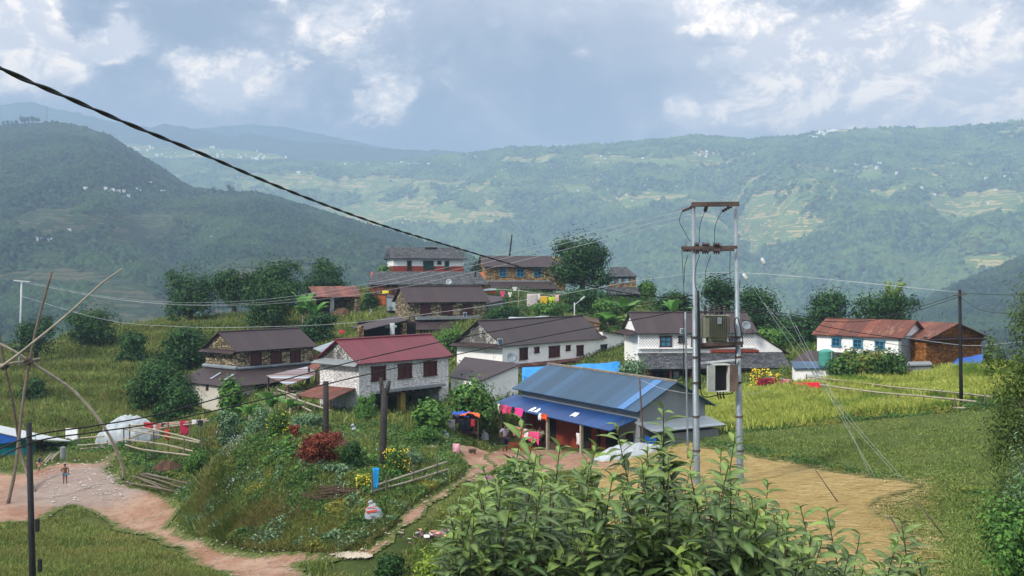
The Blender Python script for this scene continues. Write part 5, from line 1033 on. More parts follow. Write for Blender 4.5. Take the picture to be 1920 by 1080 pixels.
# ---------------------------------------------------------------- foreground bush of big leaves
LT = []
for t, w in ((0, .0), (.12, .10), (.32, .19), (.55, .20), (.78, .12), (1, 0)):
    z = .10 * t - .30 * t * t
    LT.append([(t, -w, z + w * .28), (t, 0, z), (t, w, z + w * .28)])
LV = np.array([p for row in LT for p in row]); LF = np.array([f for j in range(5) for f in ((3 * j, 3 * j + 1, 3 * j + 4, 3 * j + 3), (3 * j + 1, 3 * j + 2, 3 * j + 5, 3 * j + 4))])
m, g = newmat('big_leaves'); ge = g.n('NewGeometry'); r_ = ge.outputs['Random Per Island']; yn = g.n('Attribute', {'attribute_name': 'young'}).outputs['Fac']; mid = g.n('Attribute', {'attribute_name': 'rib'}).outputs['Fac']
col = g.mix(r_, C('0d2816', 1.0), C('2f562c', 1.0)); col = g.mix(yn, col, C('8aa544', 1.1)); col = g.mix(g.math('MULTIPLY', mid, .45), col, C('9fb47a', 1.0))
p_ = g.n('BsdfPrincipled', None, Base_Color=col, Roughness=.5, Specular_IOR_Level=.3); t_ = g.n('BsdfTranslucent', None, Color=col); mx = g.n('MixShader', None, Fac=.28)
g.t.links.new(p_.outputs[0], mx.inputs[1]); g.t.links.new(t_.outputs[0], mx.inputs[2]); g.t.links.new(mx.outputs[0], g.n('OutputMaterial').inputs[0]); M['bigleaf'] = m
PROF = [(815, 930), (840, 905), (870, 880), (905, 872), (940, 850), (975, 800), (990, 812), (1030, 832), (1080, 842), (1130, 838), (1155, 798), (1180, 846), (1215, 830), (1244, 768), (1268, 846), (1310, 862), (1352, 840), (1378, 818), (1400, 880), (1440, 915), (1500, 948), (1550, 955), (1585, 1000), (1640, 1000), (1688, 980), (1715, 1030), (1740, 1080)]
def bush(name, label, px0, px1, bx, by, nsh, seed, tips=(), D0=5.2, D1=8.6):
    r = random.Random(seed); base = Vector((bx, by, float(hz(bx, by)))); root = empty(name, base, 0, label, 'bush'); st = MB(); Vs = []; yo = []; cnt = 0; rib = []
    todo = [(a, b, D, 1.0) for a, b, D in tips]
    while len(todo) < nsh:
        a = r.uniform(px0, px1); top = pw(PROF, a); dep = r.random() ** .8; D = D0 + (D1 - D0) * r.random(); b = top + 26 + dep * 265
        if b < 1130: todo.append((a, b, D, r.uniform(.5, 1)))
    for a, b, D, vg in todo:
        T = at(a, b, D); B0 = base + Vector((r.uniform(-.25, .25), r.uniform(-.25, .25), 0)); ln = (T - B0).length
        side = Vector((T.x - B0.x, T.y - B0.y, 0)); pts = []; wv = Vector((r.uniform(-.5, .5), r.uniform(-.35, .35), 0))
        for k in range(13):
            t = k / 12; hx = t ** 1.0 * (1 - .45 * (1 - t)) ; q = B0 + side * min(1, hx * 1.0 + (1 - (1 - t) ** 2) * 0) ; q = B0 + side * (t * 1.3 - .3 * t * t) + wv * math.sin(math.pi * t); q.z = B0.z + (T.z - B0.z) * (t ** 1.15); pts.append(q - base)
        st.tube(pts, [max(.0035, .016 * (1 - t / 12.5)) for t in range(13)], 5)
        # leaves on the last stretch
        d = (pts[-1] - pts[-2]).normalized(); nl = int(48 * (.7 + .5 * vg)); run = min(1.25, ln * .45)
        for k in range(nl):
            f = k / nl; s_ = run * f; seg = 12; acc = 0; p = pts[-1]
            while seg > 0:
                l_ = (pts[seg] - pts[seg - 1]).length
                if acc + l_ >= s_: p = pts[seg].lerp(pts[seg - 1], (s_ - acc) / l_); d = (pts[seg] - pts[seg - 1]).normalized(); break
                acc += l_; seg -= 1
            ang = k * 2.4 + r.uniform(-.3, .3); ref = d.cross(Vector((0, 1, .1))).normalized(); bi = d.cross(ref); out = ref * math.cos(ang) + bi * math.sin(ang)
            tilt = 1.1 - f * 6 if f < .10 else r.uniform(.15, .75); dirn = (out + d * tilt + Vector((0, 0, -.15 + r.uniform(-.25, .2)))).normalized(); L_ = r.uniform(0.085, .15) * (.7 if f < .06 else 1) * (.85 + .3 * vg)
            up = (Vector((0, 0, 1)) - dirn * dirn.z); up = (up if up.length > .05 else Vector((0, -1, 0))).normalized(); up = (up + Vector((r.uniform(-.35, .35), r.uniform(-.35, .35), 0))).normalized(); sd = dirn.cross(up).normalized(); up = sd.cross(dirn)
            A = np.array([tuple(dirn), tuple(sd), tuple(up)]) * L_; c_ = r.uniform(.6, 1.7); X = LV.copy(); X[:, 2] *= c_; Vs.append(X @ A + np.array(tuple(p))); yv = (.75 if f < .10 else .35 if f < .2 else 0) * r.uniform(.3, 1) + (.6 if r.random() < .045 else 0); yo += [min(1, yv)] * 18; rib += [0, 1, 0] * 6; cnt += 1
    st.build('stems', simple('bush_stems', C('4a4030', .9), .8, .2, 9), root, smooth=True)
    V = np.concatenate(Vs); Fq = (np.arange(cnt)[:, None, None] * 18 + LF[None]).reshape(-1, 4)
    mesh_np('leaves', V, Fq, M['bigleaf'], root, smooth=True, attrs={'young': np.array(yo), 'rib': np.array(rib, float)})
bush('big_leaved_bush', 'big-leaved bush at the bottom centre, left part, hiding the farmyard', 835, 1130, .25, 7.2, 205, 5, [(982, 792, 6.2), (1000, 822, 6.8), (1050, 838, 6.0), (905, 876, 6.5), (1118, 838, 6.9)])
bush('big_leaved_bush', 'tallest big-leaved bush, middle part, with long shoots before the spread straw', 1080, 1420, 1.15, 7.2, 225, 6, [(1244, 768, 5.8), (1155, 798, 6.4), (1378, 818, 6.2), (1215, 835, 6.8), (1300, 852, 7.2), (1352, 845, 7.4)])
bush('big_leaved_bush', 'lower big-leaved bush, right part, with a slanting shoot over the straw', 1400, 1620, 2.0, 7.0, 150, 7, [(1500, 948, 6.4), (1550, 955, 6.0), (1440, 905, 6.6)])
bush('big_leaved_sapling', 'slim big-leaved sapling at the bottom right, apart from the main bush', 1600, 1730, 2.55, 6.6, 26, 8, [(1690, 978, 6.3), (1612, 1004, 6.6), (1720, 1045, 6.2)])
# ================================================================ POLES, TRANSFORMER, WIRES
def cat_pts(a, b, sag, n=40):
    a, b = Vector(a), Vector(b); return [a.lerp(b, i / n) - Vector((0, 0, sag * 4 * (i / n) * (1 - i / n))) for i in range(n + 1)]
def smooth_path(P, n=60):
    """Catmull-Rom through points"""
    P = [Vector(p) for p in P]; P = [P[0] * 2 - P[1]] + P + [P[-1] * 2 - P[-2]]; out = []; seg = len(P) - 3
    for k in range(n + 1):
        t = k / n * seg; i = min(int(t), seg - 1); f = t - i; p0, p1, p2, p3 = P[i:i + 4]
        out.append(.5 * ((2 * p1) + (p2 - p0) * f + (2 * p0 - 5 * p1 + 4 * p2 - p3) * f * f + (3 * p1 - p0 - 3 * p2 + p3) * f ** 3))
    return out
def wire(name, label, pts, r, mat='black', cat='wire', group=None, n=5):
    o = MB().tube(pts, r, n).build(name, M[mat], smooth=True); return tag(o, label, cat, group)
M['wire_pale'] = simple('bare_aluminium_wire', C('b9bec0', .9), .4, .1, 3, metallic=.2)
M['porcelain'] = simple('brown_porcelain', C('3a2a2c', .9), .3, .1, 8, spec=.6)
M['trafo'] = simple('olive_grey_paint', C('888c78', .75), .55, .12, 3)
M['trafo_dark'] = simple('olive_grey_fins', C('6b6f5e', .7), .55, .12, 3)
M['rusty'] = simple('rusted_iron', C('5f5049', .75), .85, .35, 3)
M['box_white'] = simple('stained_box_paint', C('c9cdc6', .85), .6, .15, 2.5)
# H frame
HB = at(1306.5, 905, 36); HB.z = float(hz(HB.x, HB.y)) ; HC = at(1388, 915, 36.4); HC.z = float(hz(HC.x, HC.y))
LT_, RT_ = at(1300, 378, 36), at(1379, 377, 36.4)
root = empty('power_frame', HB, 0, 'tall twin-pole power frame with steel crossbars standing on the straw field', 'power pole'); iv = lambda p: Vector(p) - HB
for b, t, m in ((HB, LT_, 'galv'), (HC, RT_, 'galv')):
    d = t - b; mb = MB(); mb.tube([iv(b + d * f) for f in (-.04, .0, .33, .331, .62, .621, 1)], [.135, .13, .118, .108, .095, .082, .072], 14); o = mb.build('pole', M[m], root, smooth=True)
    for f in (.12, .24, .36, .45, .52): MB().tube([iv(b + d * f), iv(b + d * (f + .006))], .15, 12).build('clamp_band', M['rusty'], o)
def hp(px, py, D=36.2): return iv(at(px, py, D))
MB().bar(hp(1297, 383.5, 35.95), hp(1385, 382.5, 36.1), .16, .17).build('top_crossbar', M['rusty'], root)
MB().bar(hp(1280, 465, 35.85), hp(1382, 463.5, 36.1), .10, .12).build('fuse_crossbar', M['rusty'], root); MB().bar(hp(1280, 469, 36.4), hp(1382, 467.5, 36.5), .10, .12).build('fuse_crossbar', M['rusty'], root)
for y_ in (647, 652): MB().bar(hp(1300, y_, 36.0 if y_ == 647 else 36.5), hp(1392, y_ - 4, 36.1 if y_ == 647 else 36.6), .11, .12).build('platform_beam', M['rusty'], root)
MB().bar(hp(1300, 682, 35.95), hp(1388, 674, 36.2), .05, .07).build('box_bracket', M['white_metal'], root)
def insul(mb, a, b, r=.07, k=4):
    a, b = Vector(a), Vector(b); P = []; Rr = []
    for i in range(k):
        for f, q in ((.1, .4), (.35, 1), (.6, 1), (.9, .4)): P.append(a.lerp(b, (i + f) / k)); Rr.append(r * q)
    return mb.tube(P, Rr, 10)
for px in (1286, 1310, 1330, 1352, 1372):
    MB().bar(hp(px, 472, 36.1), hp(px, 455, 36.1), .05, .05).build('fuse_holder', M['galv'], root)
for x0, x1 in ((1300, 1311), (1316, 1329), (1337, 1350)):
    for y_ in (459, 471): insul(MB(), hp(x0, y_, 36.0), hp(x1, y_, 36.0), .12, 3).build('insulator', M['porcelain'], root, smooth=True)
insul(MB(), hp(1278, 462, 35.9), hp(1292, 470, 36), .08, 3).build('insulator', M['porcelain'], root, smooth=True)
for a, b in (((1297, 388), (1279, 395)), ((1325, 386), (1322, 396)), ((1372, 386), (1354, 396))): insul(MB(), hp(*a, 35.95), hp(*b, 36.3), .07, 4).build('strain_insulator', M['porcelain'], root, smooth=True)
for P in (((1279, 396), (1274, 415), (1284, 435), (1293, 452)), ((1322, 396), (1314, 415), (1311, 435), (1312, 455)), ((1354, 396), (1345, 412), (1340, 430), (1340, 455)), ((1278, 467), (1281, 520), (1284, 585)), ((1290, 478), (1284, 500), (1283, 530)), ((1312, 478), (1305, 500), (1303, 530), (1312, 560), (1325, 580)), ((1333, 478), (1323, 510), (1325, 545), (1335, 570), (1348, 583)), ((1369, 468), (1369, 520), (1376, 560)), ((1345, 518), (1368, 512), (1375, 509))):
    MB().tube(smooth_path([hp(*p, 35.9) for p in P], 18), .011, 5).build('jumper_wire', M['black'], root, smooth=True)
MB().tube(smooth_path([hp(1285, 585, 35.8), hp(1287, 700, 35.8), hp(1290, 860, 35.8)], 10), .035, 8).build('conduit', M['galv'], root, smooth=True)
MB().tube(smooth_path([hp(1309, 545, 35.8), hp(1311, 650, 35.8), hp(1312, 730, 35.8)], 10), .05, 8).build('cable_riser', M['black'], root, smooth=True)
MB().tube(smooth_path([hp(1312, 725, 35.8), hp(1320, 744, 35.7), hp(1350, 740, 35.7), hp(1374, 736, 35.8), hp(1378, 715, 35.9), hp(1380, 640, 35.9), hp(1377, 605, 35.9), hp(1384, 598, 35.9), hp(1393, 640, 35.9), hp(1390, 648, 35.9)], 50), .022, 6).build('cable_loop', M['black'], root, smooth=True)
# transformer
t0 = at(1341, 643, 36.2); root = empty('transformer', t0, 0, 'olive-grey finned transformer sitting between the two tall poles', 'transformer')
MB().box((0, 0, .62), (.78, .6, .78)).build('tank', M['trafo'], root, bevel=.02); MB().box((0, 0, 1.04), (.98, .72, .05)).build('lid', M['trafo'], root, bevel=.01); MB().box((.02, 0, .17), (.66, .42, .20)).build('base', M['trafo'], root)
for s_ in (-1, 1): MB().box((0, s_ * .17, .05), (.6, .08, .1)).build('skid', M['trafo_dark'], root)
MB().box((-.46, 0, .60), (.16, .62, .80)).build('radiator', M['trafo'], root, bevel=.02)
for i in range(11): MB().box((-.30 + i * .075, -.36, .62), (.022, .16, .74)).build('fin', M['trafo_dark'], root)
MB().box((.06, -.46, .86), (.16, .05, .24)).build('terminal_box', M['galv'], root)
for i, x in enumerate((-.40, -.22, -.05, .12, .32)): insul(MB(), (x, -.12, 1.06), (x, -.12, 1.42 - (i % 2) * .05), .062, 4).build('bushing', M['porcelain'], root, smooth=True)
mb = MB(); mb.tube([(-.05, .15, 1.1), (.3, .15, 1.13)], .09, 10).build('conservator', M['black'], root, smooth=True)
# distribution box
b0 = at(1350, 733, 36.0); root = empty('distribution_box', b0, R(8), 'pale metal switch box with a rusty open door hanging between the poles', 'switch box')
mb = MB(); mb.box((-.28, 0, .5), (.03, .42, 1.0)); mb.box((.28, 0, .5), (.03, .42, 1.0)); mb.box((0, .2, .5), (.56, .03, 1.0)); mb.box((0, 0, 1.0), (.62, .46, .03)); mb.box((0, 0, 0), (.59, .42, .03)); mb.build('case', M['box_white'], root)
MB().box((0, .1, .5), (.5, .15, .9)).build('switch_panel', M['black'], root); MB().box((-.47, -.33, .5), (.42, .025, .98), R(28)).build('door', M['box_white'], root); MB().box((.42, -.3, .5), (.34, .025, .98), R(-42)).build('door', M['rusty'], root)
for x in (-.1, .0, .12): MB().tube([(x, 0, .02), (x, -.02, -.2), (x + .05, -.02, -.28)], .03, 6).build('cable_tail', M['black'], root, smooth=True)

# other poles
def pole(name, label, px, ptop, pbase, D, r0, r1, mat, lean=0, arms=(), cat='pole', px1=None, n=10):
    b = at(px1 if px1 is not None else px, pbase, D); b.z = min(b.z, float(hz(b.x, b.y)) - .2) if pbase > 560 else b.z; t = at(px, ptop, D); root = empty(name, b, 0, label, cat); d = t - b
    MB().tube([d * f for f in (0, .3, .6, 1)], [r0, r0 * .7 + r1 * .3, r0 * .4 + r1 * .6, r1], n, wob=.05).build('shaft', M[mat], root, smooth=True)
    for a in arms: MB().bar(at(*a[0]) - b, at(*a[1]) - b, a[2]).build(a[3] if len(a) > 3 else 'crossarm', M[a[4] if len(a) > 4 else 'rusty'], root)
    return root
M['tarred'] = simple('dark_tarred_wood', C('1e1f22', .9), .7, .25, 6)
M['burnt'] = simple('charred_wood', C('3c3836', .9), .9, .35, 8)
P1 = pole('wooden_pole', 'dark thick wooden pole rising in the near left foreground', 54, 793, 1180, 20, .078, .055, 'tarred', px1=70)
for py in (985, 1060): 
    a = at(70 + (5 if py > 1000 else 0), py, 19.85); MB().box(a - P1.location, (.06, .07, .26)).build('cleat', M['tarred'], P1)
pole('wooden_pole', 'straight black wooden pole on the right beside the bamboo rail fence', 1799.5, 543, 764, 49, .095, .075, 'tarred', arms=[((1787, 554, 48.8), (1812, 552, 48.8), .06)], px1=1802.5)
pole('steel_pole', 'slim pale power pole far left behind the bamboo frame', 40.5, 527, 655, 100, .13, .08, 'white_metal', arms=[((26, 526, 99.8), (56, 528, 99.8), .1, 'crossarm', 'white_metal')], px1=36)
pole('wooden_pole', 'leaning dark pole standing behind the ochre stone house roof', 960, 440, 482, 130, .12, .09, 'tarred', px1=955)
pole('wooden_pole', 'short dark pole between the long slate roof and the ochre house', 893, 487, 536, 116, .11, .09, 'tarred', px1=890)
pole('street_lamp', 'small pale street lamp behind the ridge of the long white house', 1077, 567, 600, 95, .07, .05, 'white_metal', arms=[((1077, 572, 95), (1093, 559, 94.5), .06, 'arm', 'white_metal'), ((1089, 562, 94.6), (1096, 556, 94.4), .13, 'lamp_head', 'white_metal')], cat='street lamp')
pole('iron_post', 'thin rusty iron post rising past the front edge of the blue roof', 1199, 709, 790, 48.2, .05, .045, 'rusty', px1=1208, n=6)
pole('iron_post', 'short rusty post beside the bamboo rail', 1282, 575, 600, 60, .03, .03, 'black', px1=1282, n=6)
pole('burnt_post', 'charred left tree post standing in the soil heap', 611, 715, 826, 47, .16, .13, 'burnt', cat='post')
r_ = pole('forked_post', 'taller forked weathered post in the garden', 721, 728, 892, 43, .17, .15, 'burnt', cat='post', px1=717)
b = r_.location; MB().tube([at(722, 745, 43) - b, at(716, 730, 43) - b, at(714, 708, 43) - b], [.14, .10, .085], 8).build('fork', M['burnt'], r_, smooth=True); MB().tube([at(720, 745, 43) - b, at(727, 728, 43) - b, at(730, 714, 43) - b], [.14, .10, .08], 8).build('fork', M['burnt'], r_, smooth=True)
pole('clothes_pole', 'bare thin pole leaning beside the laundry under the ochre house', 973, 541, 575, 104, .05, .04, 'bamboo', px1=971, cat='pole', n=6)

# twisted cable from upper left to the frame
cp = smooth_path([at(-260, -10, 5.6), at(0, 127, 7.2), at(120, 180, 8.4), at(250, 236, 9.8), at(385, 291, 11.6), at(520, 349, 13.8), at(650, 399, 16.5), at(750, 433, 19), at(870, 469, 22.6), at(985, 503, 26.5), at(1100, 535, 30.5), at(1200, 553, 33.6), at(1299, 562, 36)], 420)
root = empty('twisted_cable', cp[0], 0, 'thick black twisted cable sweeping down from the upper left to the twin poles', 'cable')
for s_ in range(2):
    pts = []; acc = 0
    for i, p in enumerate(cp):
        if i: acc += (p - cp[i - 1]).length
        d = (cp[min(i + 1, 420)] - cp[max(i - 1, 0)]).normalized(); sx = d.cross(Vector((0, 0, 1))).normalized(); sz = sx.cross(d); th = acc * 2 * math.pi / 1.15 + s_ * math.pi; pts.append(p - cp[0] + (sx * math.cos(th) + sz * math.sin(th)) * .0105)
    MB().tube(pts, .0125, 6).build('strand', M['black'], root, smooth=True)
for lb, P in (('upper black service wire from the near left pole to the twin poles', [(-60, 870, 18), (58, 818, 20), (180, 798, 21.5), (300, 776, 23), (480, 727, 25.2), (650, 681, 27.5), (850, 636, 30.2), (1000, 608, 32.3), (1160, 578, 34.4), (1300, 553, 36)]),
              ('lower black service wire from the near left pole to the twin poles', [(-60, 892, 18), (60, 830, 20), (180, 810, 21.5), (300, 792, 23), (480, 752, 25.2), (620, 718, 27), (760, 686, 29), (950, 645, 31.7), (1130, 610, 34.1), (1240, 590, 35.4), (1302, 572, 36)])):
    wire('service_wire', lb, smooth_path([at(*p) for p in P], 120), .017, group='black service wires')
for k, (lb, P) in enumerate((('uppermost bare overhead line from the twin poles to the far left pole', [(1278, 396, 36.2), (1100, 437, 45), (900, 487, 56), (700, 530, 68), (500, 561, 80), (330, 567, 88), (180, 553, 94), (56, 528, 100)]),
        ('middle bare overhead line from the twin poles to the far left pole', [(1322, 396, 36.2), (1100, 446, 46), (900, 495, 56), (700, 538, 68), (500, 566, 80), (330, 571, 88), (180, 556, 94), (41, 527, 100)]),
        ('lowest bare overhead line from the twin poles to the far left pole', [(1354, 396, 36.2), (1150, 445, 46), (900, 507, 58), (700, 548, 69), (500, 570, 80), (330, 571, 88), (180, 555, 94), (26, 526, 100)]))):
    wire('overhead_line', lb, smooth_path([at(*p) for p in P], 120), .0095, 'wire_pale', group='bare overhead lines')
wire('overhead_line', 'thin pale wire crossing low over the grassy hill to the dark stone houses', smooth_path([at(*p) for p in [(38, 555, 100), (200, 600, 92), (350, 613, 86), (480, 613, 84), (650, 606, 80), (850, 582, 74), (1050, 552, 68), (1230, 521, 62), (1400, 512, 56), (1800, 548, 49)]], 100), .013, 'wire_pale')
GR = 'black wires to the right wooden pole'
for lb, P in (('upper black wire from the twin poles to the right wooden pole', [(1389, 574, 36.2), (1480, 589, 39), (1560, 597, 41.5), (1640, 596, 44), (1710, 580, 46.3), (1797, 552, 49)]), ('lower black wire from the twin poles to the right wooden pole', [(1389, 577, 36.2), (1450, 590, 38.5), (1560, 603, 41.5), (1640, 600, 44), (1720, 582, 46.5), (1797, 557, 49)])):
    wire('service_wire', lb, smooth_path([at(*p) for p in P], 60), .016, group=GR)
wire('service_wire', 'black wire running from the twin poles over the rusty roof to the right edge', smooth_path([at(*p) for p in [(1389, 578, 36.2), (1500, 602, 37), (1600, 622, 38), (1700, 636, 39), (1820, 650, 40), (1960, 664, 41)]], 60), .016)
wire('service_wire', 'black wire passing in front of the white wall to the mud-walled barn', smooth_path([at(*p) for p in [(1391, 600, 36.2), (1480, 612, 42), (1600, 633, 50), (1720, 652, 57), (1838, 664, 63)]], 50), .015)
wire('service_wire', 'pale wire running from the rusty gable past the wooden pole to the right edge', smooth_path([at(*p) for p in [(1700, 633, 60), (1760, 642, 54), (1830, 648, 48), (1960, 636, 40)]], 40), .012, 'wire_pale')
wire('service_wire', 'short black wire from the right wooden pole to the right edge', smooth_path([at(*p) for p in [(1803, 549, 49), (1850, 552, 46), (1960, 554, 42)]], 20), .012)
wire('service_wire', 'short slanting wire from the right wooden pole down to the right edge', smooth_path([at(*p) for p in [(1803, 560, 49), (1850, 584, 46), (1960, 590, 42)]], 20), .012)
wire('service_wire', 'slack wire from the transformer pole to the farmhouse post', smooth_path([at(*p) for p in [(1308, 738, 36), (1280, 736, 40), (1240, 728, 44), (1202, 713, 48)]], 30), .01, 'wire_pale')
wire('service_wire', 'slack pale wire from the right pole across the rice field to the lattice house', smooth_path([at(*p) for p in [(1386, 738, 36.3), (1410, 738, 46), (1440, 732, 60), (1478, 722, 74)]], 30), .01, 'wire_pale')
for lb, P, ins in (('guy wire from the top of the right pole carrying a white insulator', [(1384, 392, 36.4), (1431, 490, 36), (1500, 635, 35.4), (1570, 770, 34.7), (1645, 902, 34)], (1431, 490)),
              ('guy wire from the middle of the right pole with a white insulator', [(1388, 505, 36.3), (1400, 521, 36.2), (1490, 655, 35.6), (1580, 775, 35), (1688, 900, 34)], (1397, 519)),
              ('third guy wire crossing the rice field, starting lower on the right pole', [(1432, 568, 36.2), (1500, 650, 35.8), (1600, 790, 35), (1700, 905, 34)], None),
              ('steep guy wire reaching the bank above the straw', [(1492, 610, 36.2), (1540, 700, 35.8), (1586, 790, 35.2), (1633, 895, 34.5)], None)):
    r_ = wire('guy_wire', lb, smooth_path([at(*p) for p in P], 20), .005, 'wire_pale', group='guy wires of the twin poles')
    if ins:
        c_ = at(ins[0], ins[1], 36); d = (at(*P[2]) - at(*P[0])).normalized(); mb = MB(); mb.tube([c_ - d * .14, c_ - d * .10, c_ + d * .10, c_ + d * .14], [.03, .07, .07, .03], 8).build('insulator', M['white_metal'], r_, smooth=True)
for a, b in (((1528, 880), (1574, 946)), ((1668, 966), (1702, 1030)), ((1718, 940), (1770, 1005))):
    A, B = gp(*b), gp(*b); A = at(a[0], a[1], B.y + .2); wire('anchor_rod', 'thin anchor rod of a guy wire at the %s' % ('left, standing in the straw' if a[0] == 1528 else 'straw edge, nearest to the sapling' if a[0] == 1668 else 'right, in the mown grass'), [A, B], .018, 'rusty', 'anchor rod')

# ---------------------------------------------------------------- bamboo swing frame at the left
def rod(root, name, P, r, mat='bamboo', knots=True, r1=None):
    pts = smooth_path(P, 24); n = len(pts); r1 = r1 or r * .7; rr = [(r + (r1 - r) * i / (n - 1)) * (1.13 if knots and i % 3 == 0 else 1) for i in range(n)]; return MB().tube([p - root.location for p in pts], rr, 8).build(name, M[mat], root, smooth=True)
root = empty('bamboo_swing_frame', gp(120, 925), 0, 'tall frame of crossing bamboo poles lashed with red-brown rope at left', 'bamboo swing')
def gpz(px, py, up=0): p = gp(px, py); p.z += up; return p
f1, f2 = gpz(15, 946), gpz(232, 898)
rod(root, 'pole', [f1, at(30, 870, f1.y + .6), at(42, 760, f1.y + 1.4), at(54, 685, f1.y + 2), at(72, 600, f1.y + 2.3), at(97, 510, f1.y + 2.6)], .085, 'bamboo_brown')
rod(root, 'pole', [f2, at(228, 868, f2.y - .2), at(195, 800, f2.y - 1), at(140, 735, f2.y - 1.5), at(75, 690, f2.y - 2.2), at(20, 655, f2.y - 2.8), at(-30, 632, f2.y - 3.2)], .085)
rod(root, 'pole', [at(-20, 700, 48.5), at(20, 675, 48.8), at(120, 595, 49.2), at(190, 532, 49.5), at(230, 503, 49.7)], .075, r1=.03)
rod(root, 'pole', [gpz(66, 925), at(42, 860, 52), at(25, 760, 51), at(8, 680, 50.3), at(-12, 560, 49.6)], .08, 'bamboo_brown')
rod(root, 'crossbar', [at(-30, 690, 48.8), at(8, 683, 48.9), at(52, 677, 49.2), at(74, 672, 49.4)], .07)
for a in ((8, 686), (54, 678)):
    mb = MB(); c_ = at(a[0], a[1], 49.0) - root.location; r = random.Random(a[0])
    for k in range(26):
        d = Vector((r.gauss(0, 1), r.gauss(0, .5), r.gauss(0, .7))).normalized(); mb.tube([c_ - d * .22, c_ + Vector((r.uniform(-.1, .1), -.12, r.uniform(-.1, .1))), c_ + d * .22], .03, 5)
    mb.build('lashing', M['rusty'], root)
MB().tube([at(51, 690, 49) - root.location, at(66, 790, 49.5) - root.location, at(68, 880, 50) - root.location], .012, 4).build('rope', M['wood'], root)

# ---------------------------------------------------------------- bamboo fences
def fD(base):
    c = {}
    def f(px):
        if px not in c: c[px] = gp(px, float(pw(base, px))).y - .05
        return c[px]
    return f
def fence2(label, base, rails, postsl, r=.035):
    f = fD(base); fence(label, [[(p[0], p[1], f(p[0])) for p in R_] for R_ in rails], [(p[0], p[1], pw(base, p[0]) + 3, f(p[0])) for p in postsl], r)
def fence(label, rails, postsl, r=.035, name='bamboo_fence', mat='bamboo', rp=.04, group=None):
    """rails: lists of (px, py, D or None); posts: (px, top, base)"""
    def pt(p): return at(*p) if len(p) == 3 else None
    o0 = at(*rails[0][0]); root = empty(name, o0, 0, label, 'fence', group)
    for P in rails: rod(root, 'rail', [at(*p) for p in P], r, mat, r1=r)
    for (px, yt, yb, D) in postsl:
        t = at(px, yt, D); b = Vector((t.x, t.y, min(float(hz(t.x, t.y)) - .15, at(px, yb, D).z))); MB().tube([b - o0, t - o0], rp, 6).build('post', M['bamboo_brown'], root)
FB = [(1430, 727), (1490, 731), (1547, 742), (1634, 757), (1732, 768), (1830, 771)]; RF = fD(FB)
fence2('front two-rail bamboo fence along the rice field, hung with pink cloths', FB, [[(1440, 718), (1490, 724), (1540, 733), (1640, 752), (1740, 763), (1810, 765)], [(1440, 707), (1536, 721), (1640, 735), (1730, 743), (1830, 753)]], [(1440, 700), (1486, 712), (1547, 718), (1590, 724), (1634, 732), (1684, 738), (1732, 742), (1790, 748)], .045)
fence2('thin single-rail bamboo fence behind the front one, in the upper rice', [(1500, 722), (1600, 732), (1680, 742), (1770, 750), (1870, 760)], [[(1512, 706), (1600, 716), (1680, 726), (1770, 734), (1860, 744)]], [(1512, 702), (1590, 712), (1674, 722), (1766, 730), (1847, 740)], .04)
fence2('short two-rail bamboo fence sloping up beside the bright blue cloth', [(690, 936), (724, 930), (775, 914), (845, 893)], [[(700, 912), (760, 892), (838, 866)], [(696, 922), (770, 902), (840, 880)]], [(698, 886), (724, 893), (775, 872), (820, 858)], .045)
lf = [[(145, 822, 63), (195, 818, 62)], [(146, 835, 62), (190, 832, 61), (215, 828, 60), (240, 823, 59.5), (300, 803, 60), (384, 792, 61)], [(232, 805, 60), (300, 799, 60.5), (388, 786, 61)], [(235, 834, 57.5), (270, 843, 57), (350, 853, 55), (366, 856, 54.5)], [(232, 824, 58), (300, 832, 57), (362, 846, 55)], [(240, 806, 58.5), (310, 818, 57.5), (375, 830, 56)], [(262, 800, 58.5), (330, 815, 57.5), (375, 827, 56)], [(240, 798, 62), (330, 792, 62.5), (392, 789, 62)], [(150, 842, 60), (205, 838, 60)]]
LB = [(140, 845), (201, 843), (235, 840), (277, 852), (345, 862), (395, 856)]; LF_ = fD(LB); lf = [[(p[0], p[1], LF_(p[0]) + (60 - p[2]) * -.5) for p in R_] for R_ in lf]
fence('sprawling low bamboo pen with many rails before the white tarpaulin', lf, [(p[0], p[1], p[2], LF_(p[0]) + (p[3] - 60) * .5) for p in [(149, 820, 845, 62), (201, 826, 842, 61), (232, 803, 838, 59.5), (243, 795, 826, 59), (277, 828, 850, 56.8), (315, 790, 830, 58.6), (345, 822, 842, 56.2), (375, 780, 820, 60), (356, 785, 800, 61.5), (288, 808, 836, 58)]], .045)
fence('rickety bamboo rails beside the striped shed', [[(535, 738, 58), (560, 750, 57), (620, 770, 55)], [(540, 748, 58), (585, 772, 56)], [(520, 730, 59), (556, 742, 57.5)]], [(519, 725, 775, 58.5), (535, 728, 770, 58), (556, 745, 780, 57), (572, 752, 776, 56.5), (590, 758, 785, 56), (510, 728, 770, 59)], .05)

